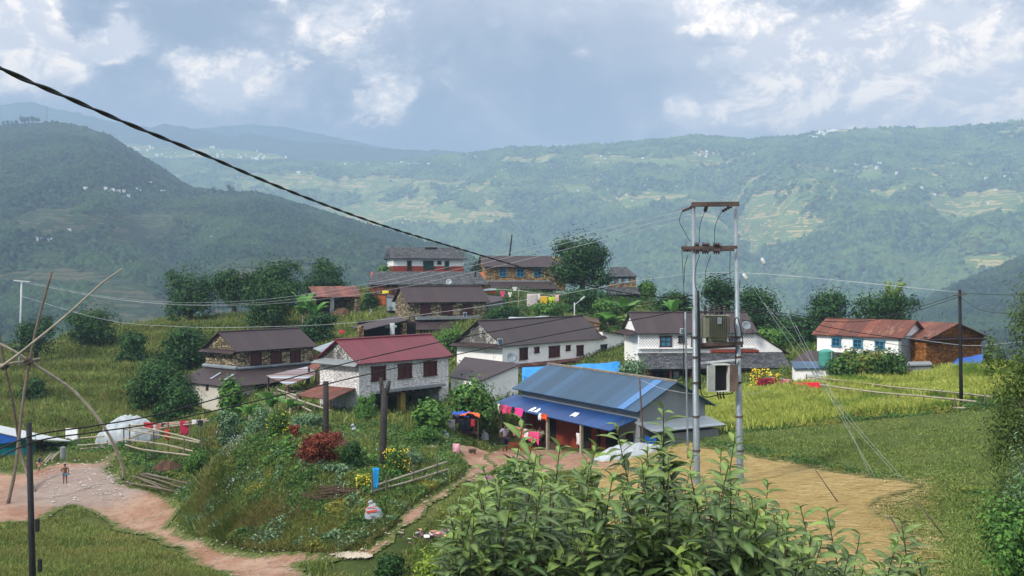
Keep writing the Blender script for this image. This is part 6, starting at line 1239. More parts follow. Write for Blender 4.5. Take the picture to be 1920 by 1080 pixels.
# dishes and panels
def dish(label, px, py, D, rad, rz, tilt=-50, parent=None):
    c_ = at(px, py, D); root = empty('satellite_dish', c_, rz, label, 'satellite dish'); mb = MB(); n = 20; vs = [(0, 0, 0)]; fs = []
    for j in (1, 2, 3):
        for i in range(n): a = 2 * math.pi * i / n; rr = rad * j / 3; vs.append((rr * math.cos(a), -.35 * rr * rr / rad, rr * math.sin(a)))
    for i in range(n):
        fs.append((0, 1 + i, 1 + (i + 1) % n))
        for j in (0, 1): fs.append((1 + j * n + i, 1 + (j + 1) * n + i, 1 + (j + 1) * n + (i + 1) % n, 1 + j * n + (i + 1) % n))
    N = len(vs); vs += [(x, y + .02, z) for x, y, z in vs]; fs += [tuple(N + k for k in f[::-1]) for f in fs]; fs += [(1 + 2 * n + i, 1 + 2 * n + (i + 1) % n, N + 1 + 2 * n + (i + 1) % n, N + 1 + 2 * n + i) for i in range(n)]
    mb.add(vs, fs); o = mb.build('reflector', M['galv'], root, smooth=True, rot=(R(-22), 0, 0)); MB().tube([(0, .02, 0), (0, .15, -rad * .6), (0, .18, -rad * 1.7)], .035, 6).build('mast', M['galv'], root); MB().tube([(0, -.25 * rad, -rad), (0, -rad * 1.1, 0)], .015, 5).build('feed_arm', M['galv'], root)
dish('grey satellite dish in front of the left corner of the long white house', 958, 671, 72, .42, R(18)); dish('perforated satellite dish on the brown roof right of the transformer', 1399, 611, 78, .38, R(12)); dish('small satellite dish on the long slate roof below the topmost house', 842, 529, 111, .36, R(-10))
def panel(label, px, py, D, w, h_, rz, rx): 
    root = empty('solar_panel', at(px, py, D), rz, label, 'solar panel'); MB().box((0, 0, 0), (w, .04, h_), rx=rx).build('frame', M['white_metal'], root); MB().box((0, -.026, .0), (w * .86, .03, h_ * .86), rx=rx).build('cells', M['glass'], root); MB().tube([(0, 0, 0), (0, .1, -h_)], .02, 5).build('bracket', M['galv'], root)
panel('small solar panel at the gable corner of the long white house', 938, 641, 75, .42, .52, R(25), R(-15)); panel('small solar panel on the eave of the lattice house', 1281, 621, 77, .5, .45, R(-15), R(-25)); panel('small pale solar panel on the ledge of the middle stone house', 872, 590, 96.5, .36, .5, 0, R(-10))
# telecom mast and lone trees on the left mountain ridge
p = hill_pt('left_mountain', 88, 229, 1); top = at(88, 201, p.y); root = empty('telecom_mast', p, 0, 'slim lattice telecom mast on the top of the left mountain', 'mast'); hh = top.z - p.z; mb = MB()
for a in range(3):
    an = a * 2.094; mb.bar((1.0 * math.cos(an), 1.0 * math.sin(an), 0), (.5 * math.cos(an), .5 * math.sin(an), hh), .28)
for k in range(9):
    for a in range(3): z_ = hh * k / 9; f_ = 1.0 - .5 * k / 9; an = a * 2.094; bn = an + 2.094; mb.bar((f_ * math.cos(an), f_ * math.sin(an), z_), (f_ * .95 * math.cos(bn), f_ * .95 * math.sin(bn), z_ + hh / 9), .18)
mb.build('lattice', M['galv'], root); MB().box((0, 0, hh * .97), (1.8, 1.8, 1.6)).build('antenna', M['galv'], root)
rt = None
for i, (px, py, h_) in enumerate([(6, 236, 9), (14, 235, 10), (22, 234, 8), (30, 233, 9), (40, 231, 13), (46, 230, 12), (52, 230, 11), (60, 229, 12), (66, 229, 10), (72, 229, 9), (240, 296, 14), (243, 298, 11), (268, 312, 14), (279, 318, 13), (289, 323, 9), (325, 350, 11), (336, 356, 15), (364, 368, 12), (400, 366, 14), (415, 367, 12), (429, 364, 16), (436, 364, 12), (510, 378, 10), (560, 392, 9)]):
    p = hill_pt('left_mountain', px, py, .5); root = empty('ridge_tree', p, 0, 'small dark tree standing out on the skyline of the left mountain', 'tree', 'skyline trees of the left mountain'); sc = h_ * p.y / 1800 * 1.15; 
    Pp, Nn = crown_pts([(0, 0, sc * .68, sc * .30, sc * .30, sc * .30), (sc * .12, 0, sc * .45, sc * .26, sc * .26, sc * .2)], 140, 400 + i, 12, .35); V, F_ = cards(Pp, Nn, sc * .16, .8, np.random.default_rng(i)); mesh_np('crown', V, F_, M['leaf_dark'], root); MB().tube([(0, 0, -1), (0, 0, sc * .5)], sc * .035, 5).build('trunk', M['bark'], root)
# ---------------------------------------------------------------- houses scattered over the mountains
def far_houses(hname, spots, label, group, size, wallm, roofm, seed, name='hillside_house'):
    r = random.Random(seed); protos = []
    for k in range(4):
        w_, d_, h_ = size * r.uniform(.8, 1.5), size * r.uniform(.6, .9), size * r.uniform(.5, 1.0); mb = MB().box((0, 0, h_ / 2 - .8), (w_, d_, h_ + 1.6)); mb.prism([(-w_ / 2 - .3, -d_ / 2 - .4, h_), (-w_ / 2 - .3, d_ / 2 + .4, h_), (-w_ / 2 - .3, 0, h_ + d_ * .3)], (0, 0, 0), (w_ + .6, 0, 0), 1)
        o = mb.build(name, [wallm, roofm]); protos.append(o)
    for i, (px, py) in enumerate(spots):
        p = hill_pt(hname, px, py); o = protos[i] if i < 4 else protos[r.randrange(4)].copy()
        if i >= 4: COL.objects.link(o)
        o.location = p; o.rotation_euler = (0, 0, r.uniform(-.5, .5)); s_ = r.uniform(.7, 1.25); o.scale = (s_, s_, s_); tag(o, label, 'house', group)
    for o in protos[len(spots):]: bpy.data.objects.remove(o)
hw = simple('distant_white_wall', C('e9e9e2', 1.0), .8, .05, 1); hr = simple('distant_tin_roof', C('b9bfc4', .9), .6, .1, 1); hd = simple('distant_dark_roof', C('6b6a70', .9), .6, .1, 1)
rg = random.Random(77)
def scat(n, cx, cy, sx, sy): return [(rg.gauss(cx, sx), rg.gauss(cy, sy)) for _ in range(n)]
far_houses('town_ridge', scat(26, 400, 292, 55, 8) + scat(18, 250, 282, 25, 4) + scat(22, 470, 300, 30, 6) + scat(12, 400, 340, 60, 12), 'tiny white house of the far town on the ridge at left', 'houses of the far town on the left ridge', 5.5, hw, hw, 1)
far_houses('main_mountain', [(x, 309 + rg.gauss(0, 2)) for x in np.linspace(640, 810, 28)] + scat(10, 700, 318, 60, 4), 'tiny white building of the town strung along the far saddle', 'buildings of the town on the far saddle', 6, hw, hw, 2)
far_houses('main_mountain', scat(14, 980, 318, 50, 4) + scat(14, 1050, 317, 14, 2) + scat(14, 1250, 350, 50, 12) + scat(10, 1330, 290, 30, 4) + scat(18, 1430, 275, 40, 6) + scat(8, 1130, 300, 60, 8) + scat(12, 880, 297, 40, 6) + scat(8, 1100, 360, 90, 20), 'tiny pale house on the middle of the far mountain slope', 'small houses on the far mountain slope', 5, hw, hr, 3)
far_houses('main_mountain', [(1525, 257), (1533, 255), (1540, 253), (1549, 252), (1556, 251), (1563, 250), (1510, 262), (1519, 260), (1545, 257), (1528, 262), (1570, 249), (1536, 259)], 'bright white building of the cluster just under the right mountain crest', 'white buildings under the right mountain crest', 9, hw, hw, 4)
far_houses('main_mountain', scat(12, 1620, 318, 40, 5) + scat(14, 1820, 275, 50, 12) + scat(10, 1760, 350, 80, 20) + scat(10, 1880, 340, 30, 14), 'tiny pale house scattered on the right part of the far mountain', 'small houses on the right part of the far mountain', 5, hw, hr, 5)
far_houses('left_mountain', [(160, 355), (198, 357), (205, 360), (212, 356), (232, 358), (255, 357), (262, 359), (230, 372), (240, 370), (282, 347), (305, 362), (312, 363), (222, 361), (290, 352)], 'small pale house of the hamlet half way up the left mountain', 'hamlet on the left mountain', 2.8, hw, hr, 6)
far_houses('left_mountain', [(68, 451), (78, 451), (88, 450), (98, 451), (398, 446), (468, 460), (478, 461), (486, 470), (350, 505), (356, 505), (130, 432)], 'scattered tiny house low on the left mountain slope', 'scattered houses low on the left mountain', 2.6, hw, hd, 7)
# ================================================================ LAUNDRY, CLUTTER, PEOPLE
CM = {}
def cm(hx, k=.95):
    if hx == 'e8e6e2': k = .72
    key = (hx, k)
    if key not in CM: CM[key] = simple('cloth_%s' % {'d9467a': 'pink', 'e8e6e2': 'white', 'c23a3a': 'red', 'e0312a': 'scarlet', 'd8a92a': 'yellow', 'c8e03c': 'lime', 'b9b2ac': 'beige'}.get(hx, 'dyed'), C(hx, k), .9, .12, 3, bump=.4)
    return CM[key]
def hang(name, label, px0, px1, y0, y1, D, col, group=None, cat='clothes', D1=None, seed=0, amp=.05, taper=0, n=(8, 8)):
    D1 = D1 or D; dx = (px1 - px0) * taper; q = (at(px0, y0, D), at(px1, y0, D1), at(px1 - dx, y1, D1), at(px0 + dx, y1, D)); return cloth(name, q, cm(col), n, amp, 0, .28, .012, label, cat, group, seed + int(px0))
def shirt(label, px, py, D, w, h_, col, group=None, rz=0, seed=0):
    c_ = at(px, py, D); mb = MB(); P = [(-.5, 0), (-.22, .04), (0, -.02), (.22, .04), (.5, 0), (.56, -.42), (.34, -.46), (.3, -.2), (.32, -1), (.1, -1.04), (-.12, -.98), (-.32, -1), (-.3, -.2), (-.34, -.46), (-.56, -.42)]
    mb.prism([(x * w, .02 * math.sin(i * 2.1), z * h_) for i, (x, z) in enumerate(P)], (0, 0, 0), (0, .05, 0)); o = mb.build('shirt', cm(col), loc=c_, rot=(0, 0, rz)); return tag(o, label, 'clothes', group)
wire('clothes_line', 'laundry line strung below the ochre stone house', smooth_path([at(915, 541, 106), at(975, 545, 105), at(1000, 549, 104.5), at(1050, 554, 104)], 12), .02, 'wire_pale', 'clothes line')
hang('blanket', 'beige checked blanket, largest cloth on the line below the ochre house', 988, 1008, 551, 574, 104.4, 'b9b2ac', cat='blanket', amp=.08); hang('sheet', 'yellow cloth next to the beige blanket', 1013, 1027, 555, 572, 104.2, 'd8a92a', cat='cloth', taper=.05)
shirt('lime green shirt hanging right of the yellow cloth', 1032, 557, 104, .42, .6, 'c8e03c'); shirt('second lime shirt at the right end of the hilltop laundry line', 1038, 556, 104, .3, .5, 'b8d83c'); hang('towel', 'pale pink towel at the far right end of the hilltop line', 1041, 1048, 553, 566, 104, 'd8a8a8', cat='towel')
shirt('pink shirt at the left end of the hilltop laundry line', 942, 546, 105.6, .5, .6, 'd9467a'); shirt('white shirt beside the pink one on the hilltop line', 956, 548, 105.3, .4, .5, 'e8e6e2'); shirt('white cloth beside the bare pole on the hilltop line', 965, 538, 105.1, .5, .42, 'e8e6e2'); hang('sheet', 'small white cloth between blanket and yellow cloth', 1008, 1013, 551, 562, 104.3, 'e8e6e2', cat='cloth')
hang('sheet', 'bright yellow cloth lying on the roof by the orange clay hut', 717, 729, 545, 550, 106.5, 'e0d22a', cat='cloth', seed=3)
G1 = 'laundry along the eave of the blue verandah roof'
ev = H12; 
def evp(x, z=0): return ev.w(x, -1.78, ev.H - 1.1 + .06 + z)
def eave_cloth(label, x, w_, dn, col, name='shirt', seed=1, up=.5):
    dn = dn * 1.25
    a, b = evp(x), evp(x + w_); u = -ev.ey * .10 + Vector((0, 0, .09)); o_ = -ev.ey * .14; V = [a + u, b + u, b + o_, a + o_, a + o_ + Vector((0, 0, -dn)), b + o_ + Vector((0, 0, -dn))]
    cloth(name, (V[0], V[1], V[5], V[4]), cm(col), (8, 9), .10, 0, .45, .015, label, 'clothes', G1, seed)
for a in (('pale pink shirt hung over the left corner of the blue verandah roof', -.9, .5, .42, 'e6c9cf'), ('white shirt on the blue eave, second from left', -.35, .5, .45, 'e8e6e2'), ('white and lime cloth on the blue eave beside the white shirt', .2, .45, .3, 'dfe6b8'), ('small brown cloth between white and pink ones on the blue eave', .7, .25, .25, '8a4a4a'),
          ('pink shirt on the blue eave', 1.0, .5, .3, 'd9467a'), ('darker rose cloth on the blue eave', 1.6, .4, .3, 'b83a5e'), ('black cloth between the pink ones on the blue eave', 2.05, .3, .3, '222026'), ('hot pink cloth, rightmost of the pink group on the blue eave', 2.4, .9, .28, 'e83a8a'),
          ('small white cloth on the verandah eave near its middle post', 5.0, .3, .25, 'e8e6e2'), ('orange-red cloth on the verandah eave near its middle post', 5.35, .5, .2, 'd8502a')): eave_cloth(a[0], a[1], a[2], a[3], a[4], seed=int(a[1] * 10) + 20)
def on_roof(label, x, y, w_, col, name='cloth', seed=1):
    zz = ev.H - .62 + (-y) * (-.48 / 1.75) + .06; q = [ev.w(x, y - .2, zz - .07), ev.w(x + w_, y - .15, zz - .05), ev.w(x + w_ * .9, y + .2, zz + .07), ev.w(x + .05, y + .2, zz + .07)]; cloth(name, q, cm(col), (8, 6), .07, 0, .5, .03, label, 'cloth', None, seed)
on_roof('crumpled white cloth lying on the lower blue roof', 7.0, -1.0, .5, 'e8e6e2', seed=5); on_roof('flat white scrap on the lower blue roof above the seated people', 3.4, -1.45, .35, 'dfe6ea', seed=6); on_roof('second white scrap on the lower blue roof', 3.9, -1.45, .4, 'dfe6ea', seed=7)
# cloths under the verandah on a low line
def ver(x0, x1, z0, z1, col, label, seed, name='towel', y=-1.62): cloth(name, (ev.w(x0, y, z0), ev.w(x1, y, z0), ev.w(x1, y, z1), ev.w(x0, y, z1)), cm(col), (9, 7), .07, 0, .25, .015, label, 'cloth', None, seed)
ver(1.8, 3.0, -.15, -.72, 'd86a72', 'red and white striped cloth hanging low on the verandah', 41); ver(3.02, 3.5, -.15, -.62, 'e0d8d4', 'white cloth beside the striped one on the verandah rail', 42); ver(3.5, 4.6, -.15, -.78, 'd9467a', 'pink cloth hanging low on the verandah', 43)
MB().tube([ev.w(.3, -1.6, -.13), ev.w(5.2, -1.6, -.13)], .02, 6).build('verandah_rail', M['bamboo'])
bpy.data.objects['verandah_rail'].parent = ev.root; bpy.data.objects['verandah_rail'].matrix_parent_inverse = ev.root.matrix_basis.inverted()
ver(8.3, 8.7, .35, -.25, 'e8e6e2', 'white bag hanging at the right end of the verandah', 44, 'bag')
hang('sheet', 'pale red cloth on the left end of the long bamboo fence', 1488, 1505, 718, 733, RF(1488) - .1, 'e0455a', cat='cloth', D1=RF(1505) - .1, seed=2); hang('blanket', 'wide bright red blanket on the long bamboo fence', 1505, 1538, 717, 734, RF(1505) - .1, 'd8283e', cat='blanket', D1=RF(1538) - .1, seed=3); hang('sheet', 'faded pink cloth on the long bamboo fence beside the red plinth', 1463, 1480, 711, 723, RF(1463) - .1, 'd87a8e', cat='cloth', D1=RF(1480) - .1, seed=4)
G2 = 'laundry on the bamboo pen'
for a in (('scarlet garment at the left of the bamboo pen laundry', 269, 288, 792, 805, 60.2, 'b03038'), ('dusty pink garment on the bamboo pen', 292, 303, 794, 808, 60, 'a86a62'), ('dark garment on the bamboo pen', 303, 311, 793, 801, 60, '4a3040'), ('pinkish cloth in the middle of the bamboo pen', 312, 330, 793, 802, 60, 'b86a5c'), ('long crimson trousers on the bamboo pen', 337, 355, 789, 814, 59.5, 'a8284a'), ('white cap-like cloth on the bamboo pen', 360, 369, 787, 795, 60, 'e0dede'), ('dark cloth near the right end of the bamboo pen', 370, 381, 788, 798, 60, '2a2a34'), ('orange-red garment on the middle post of the bamboo pen', 308, 319, 805, 823, 58, 'b83a2c')):
    hang('garment', a[0], a[1], a[2], a[3], a[4], LF_(a[1]) + (a[5] - 60) * .5 - .1, a[6], G2, seed=int(a[1]), taper=.1)
hang('cloth', 'bright blue cloth knotted over the post of the short bamboo fence', 699, 711, 877, 915, gp(704, 934).y - .1, '1f8fd0', cat='cloth', amp=.05, seed=9, taper=.15)
hang('cloth', 'grey-white rag hanging inside the open lean-to shed', 731, 740, 606, 628, 87, 'b9c0c0', cat='cloth', seed=12); hang('cloth', 'wide grey rag across the top of the open lean-to', 722, 744, 610, 615, 87.5, '9aa2a2', cat='cloth', seed=13)
hang('cloth', 'red cloth in the gap left of the open lean-to', 636, 645, 619, 626, 84, 'c23a4a', cat='cloth', seed=14)
hang('banner', 'white cloth banner at the left of the bamboo pen', 123, 146, 803, 823, 61, 'dfe3e3', cat='banner', amp=.02, D1=60.5)
# draped white tarpaulin heap
def mound(name, label, px, py, w, d, h_, mat, seed, cat, rz=0, n=64, peak=1.0, amp=.18, group=None, loc=None):
    c_ = loc or gp(px, py); V = []; F_ = []; r = np.linspace(-1, 1, n); X, Y = np.meshgrid(r, r); d2 = np.sqrt(X * X + Y * Y); base = np.clip(1 - d2 ** 2, 0, 1) ** .6
    Z = base * h_ * peak + (fbm(X * 1.6 + seed, Y * 1.6, 3, seed, .45, ridge=True) - .5) * h_ * amp * 2 * (base > 0) - .12 * (base <= 0); Xw = X * w / 2; Yw = Y * d / 2
    wx = c_.x + Xw; wy = c_.y + Yw; Zw = Z + hz(wx, wy) - c_.z
    k = (base > 0); j, i = np.nonzero(k[:-1, :-1] | k[1:, 1:]); a = j * n + i; Fq = np.stack([a, a + 1, a + n + 1, a + n], 1)
    o = mesh_np(name, np.stack([Xw.ravel(), Yw.ravel(), Zw.ravel()], 1), Fq, mat, smooth=True, loc=c_); return tag(o, label, cat, group)
mound('white_tarpaulin', 'large crumpled white tarpaulin draped over a heap behind the bamboo pen', 240, 822, 4.2, 2.6, 1.45, M['tarp_white'], 3, 'tarpaulin', loc=gD(238, 64.5), amp=.42)
mound('grey_tarpaulin', 'grey plastic sheet heaped at the right corner of the blue-roofed farmhouse', 1190, 835, 3.4, 1.3, .6, M['tarp_white'], 4, 'tarpaulin', amp=.35, loc=gD(1178, 46.8))
mound('soil_heap', 'dark dug-out soil heap at the foot of the charred post', 618, 835, 2.3, 1.6, .45, M['soil'], 5, 'soil heap', amp=.3); mound('soil_heap', 'brown heap inside the open shed on the crest', 640, 585, 2.4, 2.0, 1.0, M['soil'], 6, 'soil heap', loc=gD(640, 106.5)); mound('soil_heap', 'small dark soil heap beside the bundle of poles', 312, 885, 1.7, 1.2, .55, M['soil'], 7, 'soil heap')
mound('fodder_heap', 'brown heap of dry stalks on the grey lean-to', 0, 0, 2.0, 1.2, 1.1, M['bamboo_brown'], 8, 'fodder heap', loc=at(656, 634, 79))
m_ = M['blue_crop'] = m_leaf('none', C('2c4c26'), C('66863e'))
# brushwood pile
def sticks(name, label, px, py, n, ln, r, mat, seed, cat, spread=.35, up=.25, rz=0, loc=None):
    c_ = loc or gp(px, py); rr = random.Random(seed); mb = MB()
    for _ in range(n):
        a = rz + rr.gauss(0, .35); l_ = ln * rr.uniform(.5, 1); o_ = Vector((rr.gauss(0, spread), rr.gauss(0, spread * .5), rr.uniform(.03, up))); d = Vector((math.cos(a), math.sin(a) * .5, rr.uniform(-.12, .18))) * l_ / 2
        mb.tube([o_ - d, o_ + Vector((0, 0, rr.uniform(-.05, .05))), o_ + d], r * rr.uniform(.7, 1.2), 5)
    return tag(mb.build(name, M[mat], loc=c_), label, cat)
sticks('brushwood', 'grey pile of dry brushwood on the garden bank edge', 635, 935, 110, 1.3, .014, 'wood', 3, 'brushwood', .5, .45)
def bar_pile(label, items, name='bamboo_pole', r=.05, mat='bamboo_brown', group='poles lying beside the dirt yard'):
    for k, (a, b, lb) in enumerate(items):
        A, B = gp(*a), gp(*b); A.z += .10 + .05 * k; B.z += .10 + .04 * k; tag(MB().tube([A, A.lerp(B, .5) + Vector((0, 0, .03)), B], [r, r * .95, r * .8], 7).build(name, M[mat], smooth=True), lb, 'pole', group)
bar_pile('', [((230, 907), (340, 927), 'longest brown pole of the bundle by the gully'), ((262, 895), (348, 922), 'pole crossing over the bundle by the gully'), ((250, 900), (320, 930), 'lowest pole of the bundle, pointing at the viewer'), ((275, 896), (345, 915), 'thin upper pole of the bundle by the gully'), ((255, 905), (318, 925), 'short pole inside the bundle by the gully'), ((268, 900), (352, 918), 'pale pole on top of the bundle by the gully')])
bar_pile('', [((80, 872), (97, 853), 'leaning pale plank left of the standing child'), ((86, 873), (103, 855), 'second pale plank beside the first'), ((97, 868), (112, 852), 'third pale plank nearest to the concrete stump')], 'plank', .06, 'bamboo', 'planks beside the concrete stump')
c_ = gp(118, 862); tag(MB().tube([(0, 0, -.2), (0, 0, .75)], .16, 10).build('concrete_stump', M['cement'], loc=c_), 'short pale concrete stump at the yard edge', 'stump')
# sacks
def sack(label, px, py, w, h_, seed, mat='tarp_white', stripe=False, rz=0, lean=.0):
    c_ = gp(px, py); root = empty('sack', c_ + Vector((0, 0, -.03)), rz, label, 'sack'); n = 12; V = []; F_ = []; L_ = 9
    for j in range(L_):
        t = j / (L_ - 1); wd = w * (.42 + .58 * math.sin(math.pi * min(1, .5 - .42 * (t - .1)))) * (1 if t < .85 else .55); dp = wd * .55
        for i in range(n): a = 2 * math.pi * i / n; k_ = 1 + .1 * math.sin(a * 3 + j * 1.3 + seed); V.append((wd / 2 * math.copysign(abs(math.cos(a)) ** .7, math.cos(a)) * k_ + lean * t * h_, dp / 2 * math.sin(a) * k_, h_ * t))
    for j in range(L_ - 1):
        for i in range(n): F_.append((j * n + i, j * n + (i + 1) % n, (j + 1) * n + (i + 1) % n, (j + 1) * n + i))
    mb = MB().add(V, F_ + [tuple(range(n))[::-1], tuple((L_ - 1) * n + i for i in range(n))]); mb.build('bag', M[mat], root, smooth=True)
    MB().tube([(lean * h_ - .03, 0, h_ - .02), (lean * h_ - .1, -.02, h_ + .1)], [.07, .1], 7).build('tied_neck', M[mat], root, smooth=True)
    if stripe:
        for z_, hh in ((.66, .09), (.86, .04)):
            mb = MB(); y_ = -w * .30 * (1 - .25 * z_); mb.box((lean * z_ * h_, y_ - .02, z_ * h_), (w * .62, .02, hh * h_ * 1.1), 0, 0, R(-10)); mb.build('red_print', cm('d0504a'), root)
        mb = MB(); [mb.box((-.08 + k * .05, -w * .30 - .01, .42 * h_), (.025, .02, .05)) for k in range(4)]; mb.build('grey_print', M['concrete'], root)
sack('full white sack with red stripes lying on the bank above the path', 702, 980, .72, .78, 1, stripe=True, lean=-.1, rz=R(-8)); sack('white sack right of the wooden hutch', 909, 824, .5, .5, 2); sack('white and green sack left of the wooden hutch', 836, 822, .42, .4, 3); sack('crumpled white bag in the garden between the posts', 664, 812, .28, .4, 4); sack('white bundle on the ground beside the mud-walled barn', 1768, 702, .5, .3, 5); sack('small white bag left of the middle stone house', 696, 590, .4, .5, 6)
# wooden hutch with cloths
b = gp(873, 822); root = empty('wooden_hutch', b, R(4), 'small wooden hutch on legs covered with blue and orange cloths', 'hutch'); 
for x in (-.72, .72):
    for y in (0, .8): MB().box((x, y, .65), (.08, .08, 1.35)).build('leg', M['wood'], root)
MB().box((0, .4, .28), (1.5, .85, .06)).build('floor', M['wood'], root); MB().box((0, .75, .75), (1.45, .05, .9)).build('back_panel', M['darkwood'], root); MB().box((0, .4, 1.34), (1.65, 1.1, .07)).build('roof', M['wood'], root)
mb = MB(); [mb.box((x, 0, .72), (.05, .05, .85)) for x in (-.4, -.1, .2, .5)]; mb.box((0, 0, .3), (1.45, .05, .08)); mb.box((0, 0, 1.15), (1.45, .05, .1)); mb.build('front_slats', M['wood'], root)
def mw(x, y, z): return b + Vector((x, y, z))
cloth('cloth', (mw(-.85, -.2, 1.36), mw(.2, -.25, 1.36), mw(.25, .9, 1.45), mw(-.85, .9, 1.45)), cm('2a5fc0'), (14, 10), .22, 0, .3, .03, 'crumpled blue cloth on top of the wooden hutch', 'cloth', None, 51); cloth('cloth', (mw(-.3, -.3, 1.44), mw(.85, -.25, 1.38), mw(.85, .4, 1.42), mw(-.2, .3, 1.5)), cm('d86a42'), (14, 10), .2, 0, .3, .03, 'crumpled orange cloth on top of the wooden hutch', 'cloth', None, 52)
hang('cloth', 'grey cloth hanging on the left side of the wooden hutch', 841, 853, 787, 812, b.y - .12, 'a8a6ac', cat='cloth', seed=21); hang('trousers', 'dark trousers hanging in front of the wooden hutch', 860, 872, 786, 812, b.y - .1, '20242e', cat='clothes', seed=22); hang('trousers', 'black garment hanging right of the dark trousers on the hutch', 873, 882, 786, 808, b.y - .1, '16181e', cat='clothes', seed=23); hang('cloth', 'small red cloth at the right of the wooden hutch', 883, 890, 786, 800, b.y - .1, 'b83040', cat='cloth', seed=24)
hang('cloth', 'pink shirt draped on a stake in front of the wooden hutch', 849, 862, 832, 850, 49.5, 'd8a0ac', cat='clothes', seed=25, amp=.08)
# round sieve, plank pile below hutch, rubbish heap
c_ = gp(811, 842); tag(MB().tube([(0, 0, .08), (0, 0, .14)], .34, 18).build('winnowing_tray', M['bamboo'], loc=c_), 'round bamboo tray lying on the grass left of the path', 'tray')
c_ = gp(886, 852); tag(MB().box((0, 0, .12), (.35, .3, .25)).box((0, 0, .26), (.42, .36, .04)).build('wooden_box', M['wood'], loc=c_), 'small wooden box on the path below the hutch', 'box')
def rubbish(label, px, py, seed, w=1.6, n=60):
    r = random.Random(seed); c_ = gp(px, py); mb = MB()
    for _ in range(n): mb.box((r.gauss(0, w / 3), r.gauss(0, .35), r.uniform(.03, .3)), (r.uniform(.08, .3), r.uniform(.05, .2), .025), r.uniform(0, 6), r.uniform(-.7, .7), r.uniform(-.7, .7), r.randrange(4))
    tag(mb.tube([(-w / 2, 0, .02), (0, .1, .12), (w / 2, 0, .02)], [.1, .22, .1], 8).build('rag_heap', [cm('8a6a72'), cm('d8d2cc'), cm('2a2a30'), cm('d8a080')], loc=c_), label, 'rag heap')
rubbish('heap of patterned rags beside the big-leaved bush', 826, 1012, 3); rubbish('scatter of boards and rags near the upper end of the path', 915, 905, 4, 2.0, 40)
# stones on paths: countable but uncounted scatter of pebbles
def pebbles(name, poly, n, s0, s1, hexs, seed):
    x, y, z = pick(poly, n, seed); r = np.random.default_rng(seed); T = np.array([(1, 0, 0), (.2, 1, .1), (-1, .3, 0), (-.3, -.9, 0), (0, 0, .6)]); Fc = np.array([(0, 1, 4), (1, 2, 4), (2, 3, 4), (3, 0, 4)]); s = r.uniform(s0, s1, len(x)) ** 1; V = T[None] * s[:, None, None] * (1 + (r.random((len(x), 5, 3)) - .5) * .6); V = V + np.stack([x, y, z + .11 if name == 'path_stones' else z + .10], 1)[:, None, :]
    tag(mesh_np(name, V.reshape(-1, 3), (np.arange(len(x))[:, None, None] * 5 + Fc[None]).reshape(-1, 3), simple(name + '_stone', C(hexs, .9), .9, .25, 2)), kind='stuff')
pebbles('road_pebbles', road_px, 420, .015, .06, '9c9288', 31); pebbles('path_stones', path_px, 90, .03, .08, '9c9082', 32); pebbles('yard_litter', [(60, 870), (200, 860), (260, 905), (240, 940), (100, 950)], 160, .03, .09, 'b5b1ac', 33)
tag(sheet('stone_slab', [(612, 1046), (640, 1038), (690, 1040), (706, 1046), (690, 1054), (640, 1052)], simple('pale_slab', C('a59a88', .9), .9, .2, 2), .09, .1, .2, .1)[0], 'pale flat stone at the mouth of the footpath', 'stone slab'); bpy.data.objects['stone_slab'].pop('kind', None)
# gully
g_ = gp(352, 925); tag(MB().box((.5, 0, -.2), (.16, 1.6, 1.3), R(12)).build('gully_wall', M['concrete'], loc=gp(362, 925)), 'short crumbling concrete edge of the gully at the bank foot', 'low wall')
# water tank
c_ = at(1549, 688, 63); root = empty('water_tank', c_, 0, 'ribbed pale green water tank on the small blue-roofed shed', 'water tank'); P = []; Rr = []
for i in range(13): z_ = i * .085; P.append((0, 0, z_ + .02)); Rr.append(.46 if i % 2 else .49)
MB().tube(P + [(0, 0, 1.1), (0, 0, 1.17)], Rr + [.36, .16], 20).build('tank', simple('pale_green_plastic', C('4fa08e', .8), .5, .15, 1.5), root, smooth=True); MB().tube([(.2, -.5, 0), (.2, -.5, 1.0)], .02, 6).build('pipe', M['white_metal'], root)
# plastic sheet on the ground behind the long white house
cloth('tarpaulin', (at(953, 598, 93), at(1010, 598, 91), at(1030, 592, 93), at(955, 594, 95)), M['tarp_white'], (10, 4), .1, 0, 0, .02, 'pale blue-white sheeting behind the ridge of the long white house', 'tarpaulin', None, 61)
tag(MB().box((0, 0, .06), (1.6, .8, .12), R(10)).build('concrete_slab', M['cement'], loc=H3.w(5.4, 2.3, H3.H + H3.rise + .05)), 'pale patch of cement slabs on the ridge of the topmost slate roof', 'slab')
sticks('firewood', 'clutter of sticks under the striped shed roof', 545, 742, 40, 1.2, .02, 'bamboo', 9, 'firewood', .6, .8, loc=gD(540, 66))
tag(MB().tube([(0, 0, 0), (0, 0, .5)], .18, 10).build('jerrycan', M['white_metal'], loc=gD(1508, 64.5)), 'white container by the left end of the long bamboo fence', 'container')

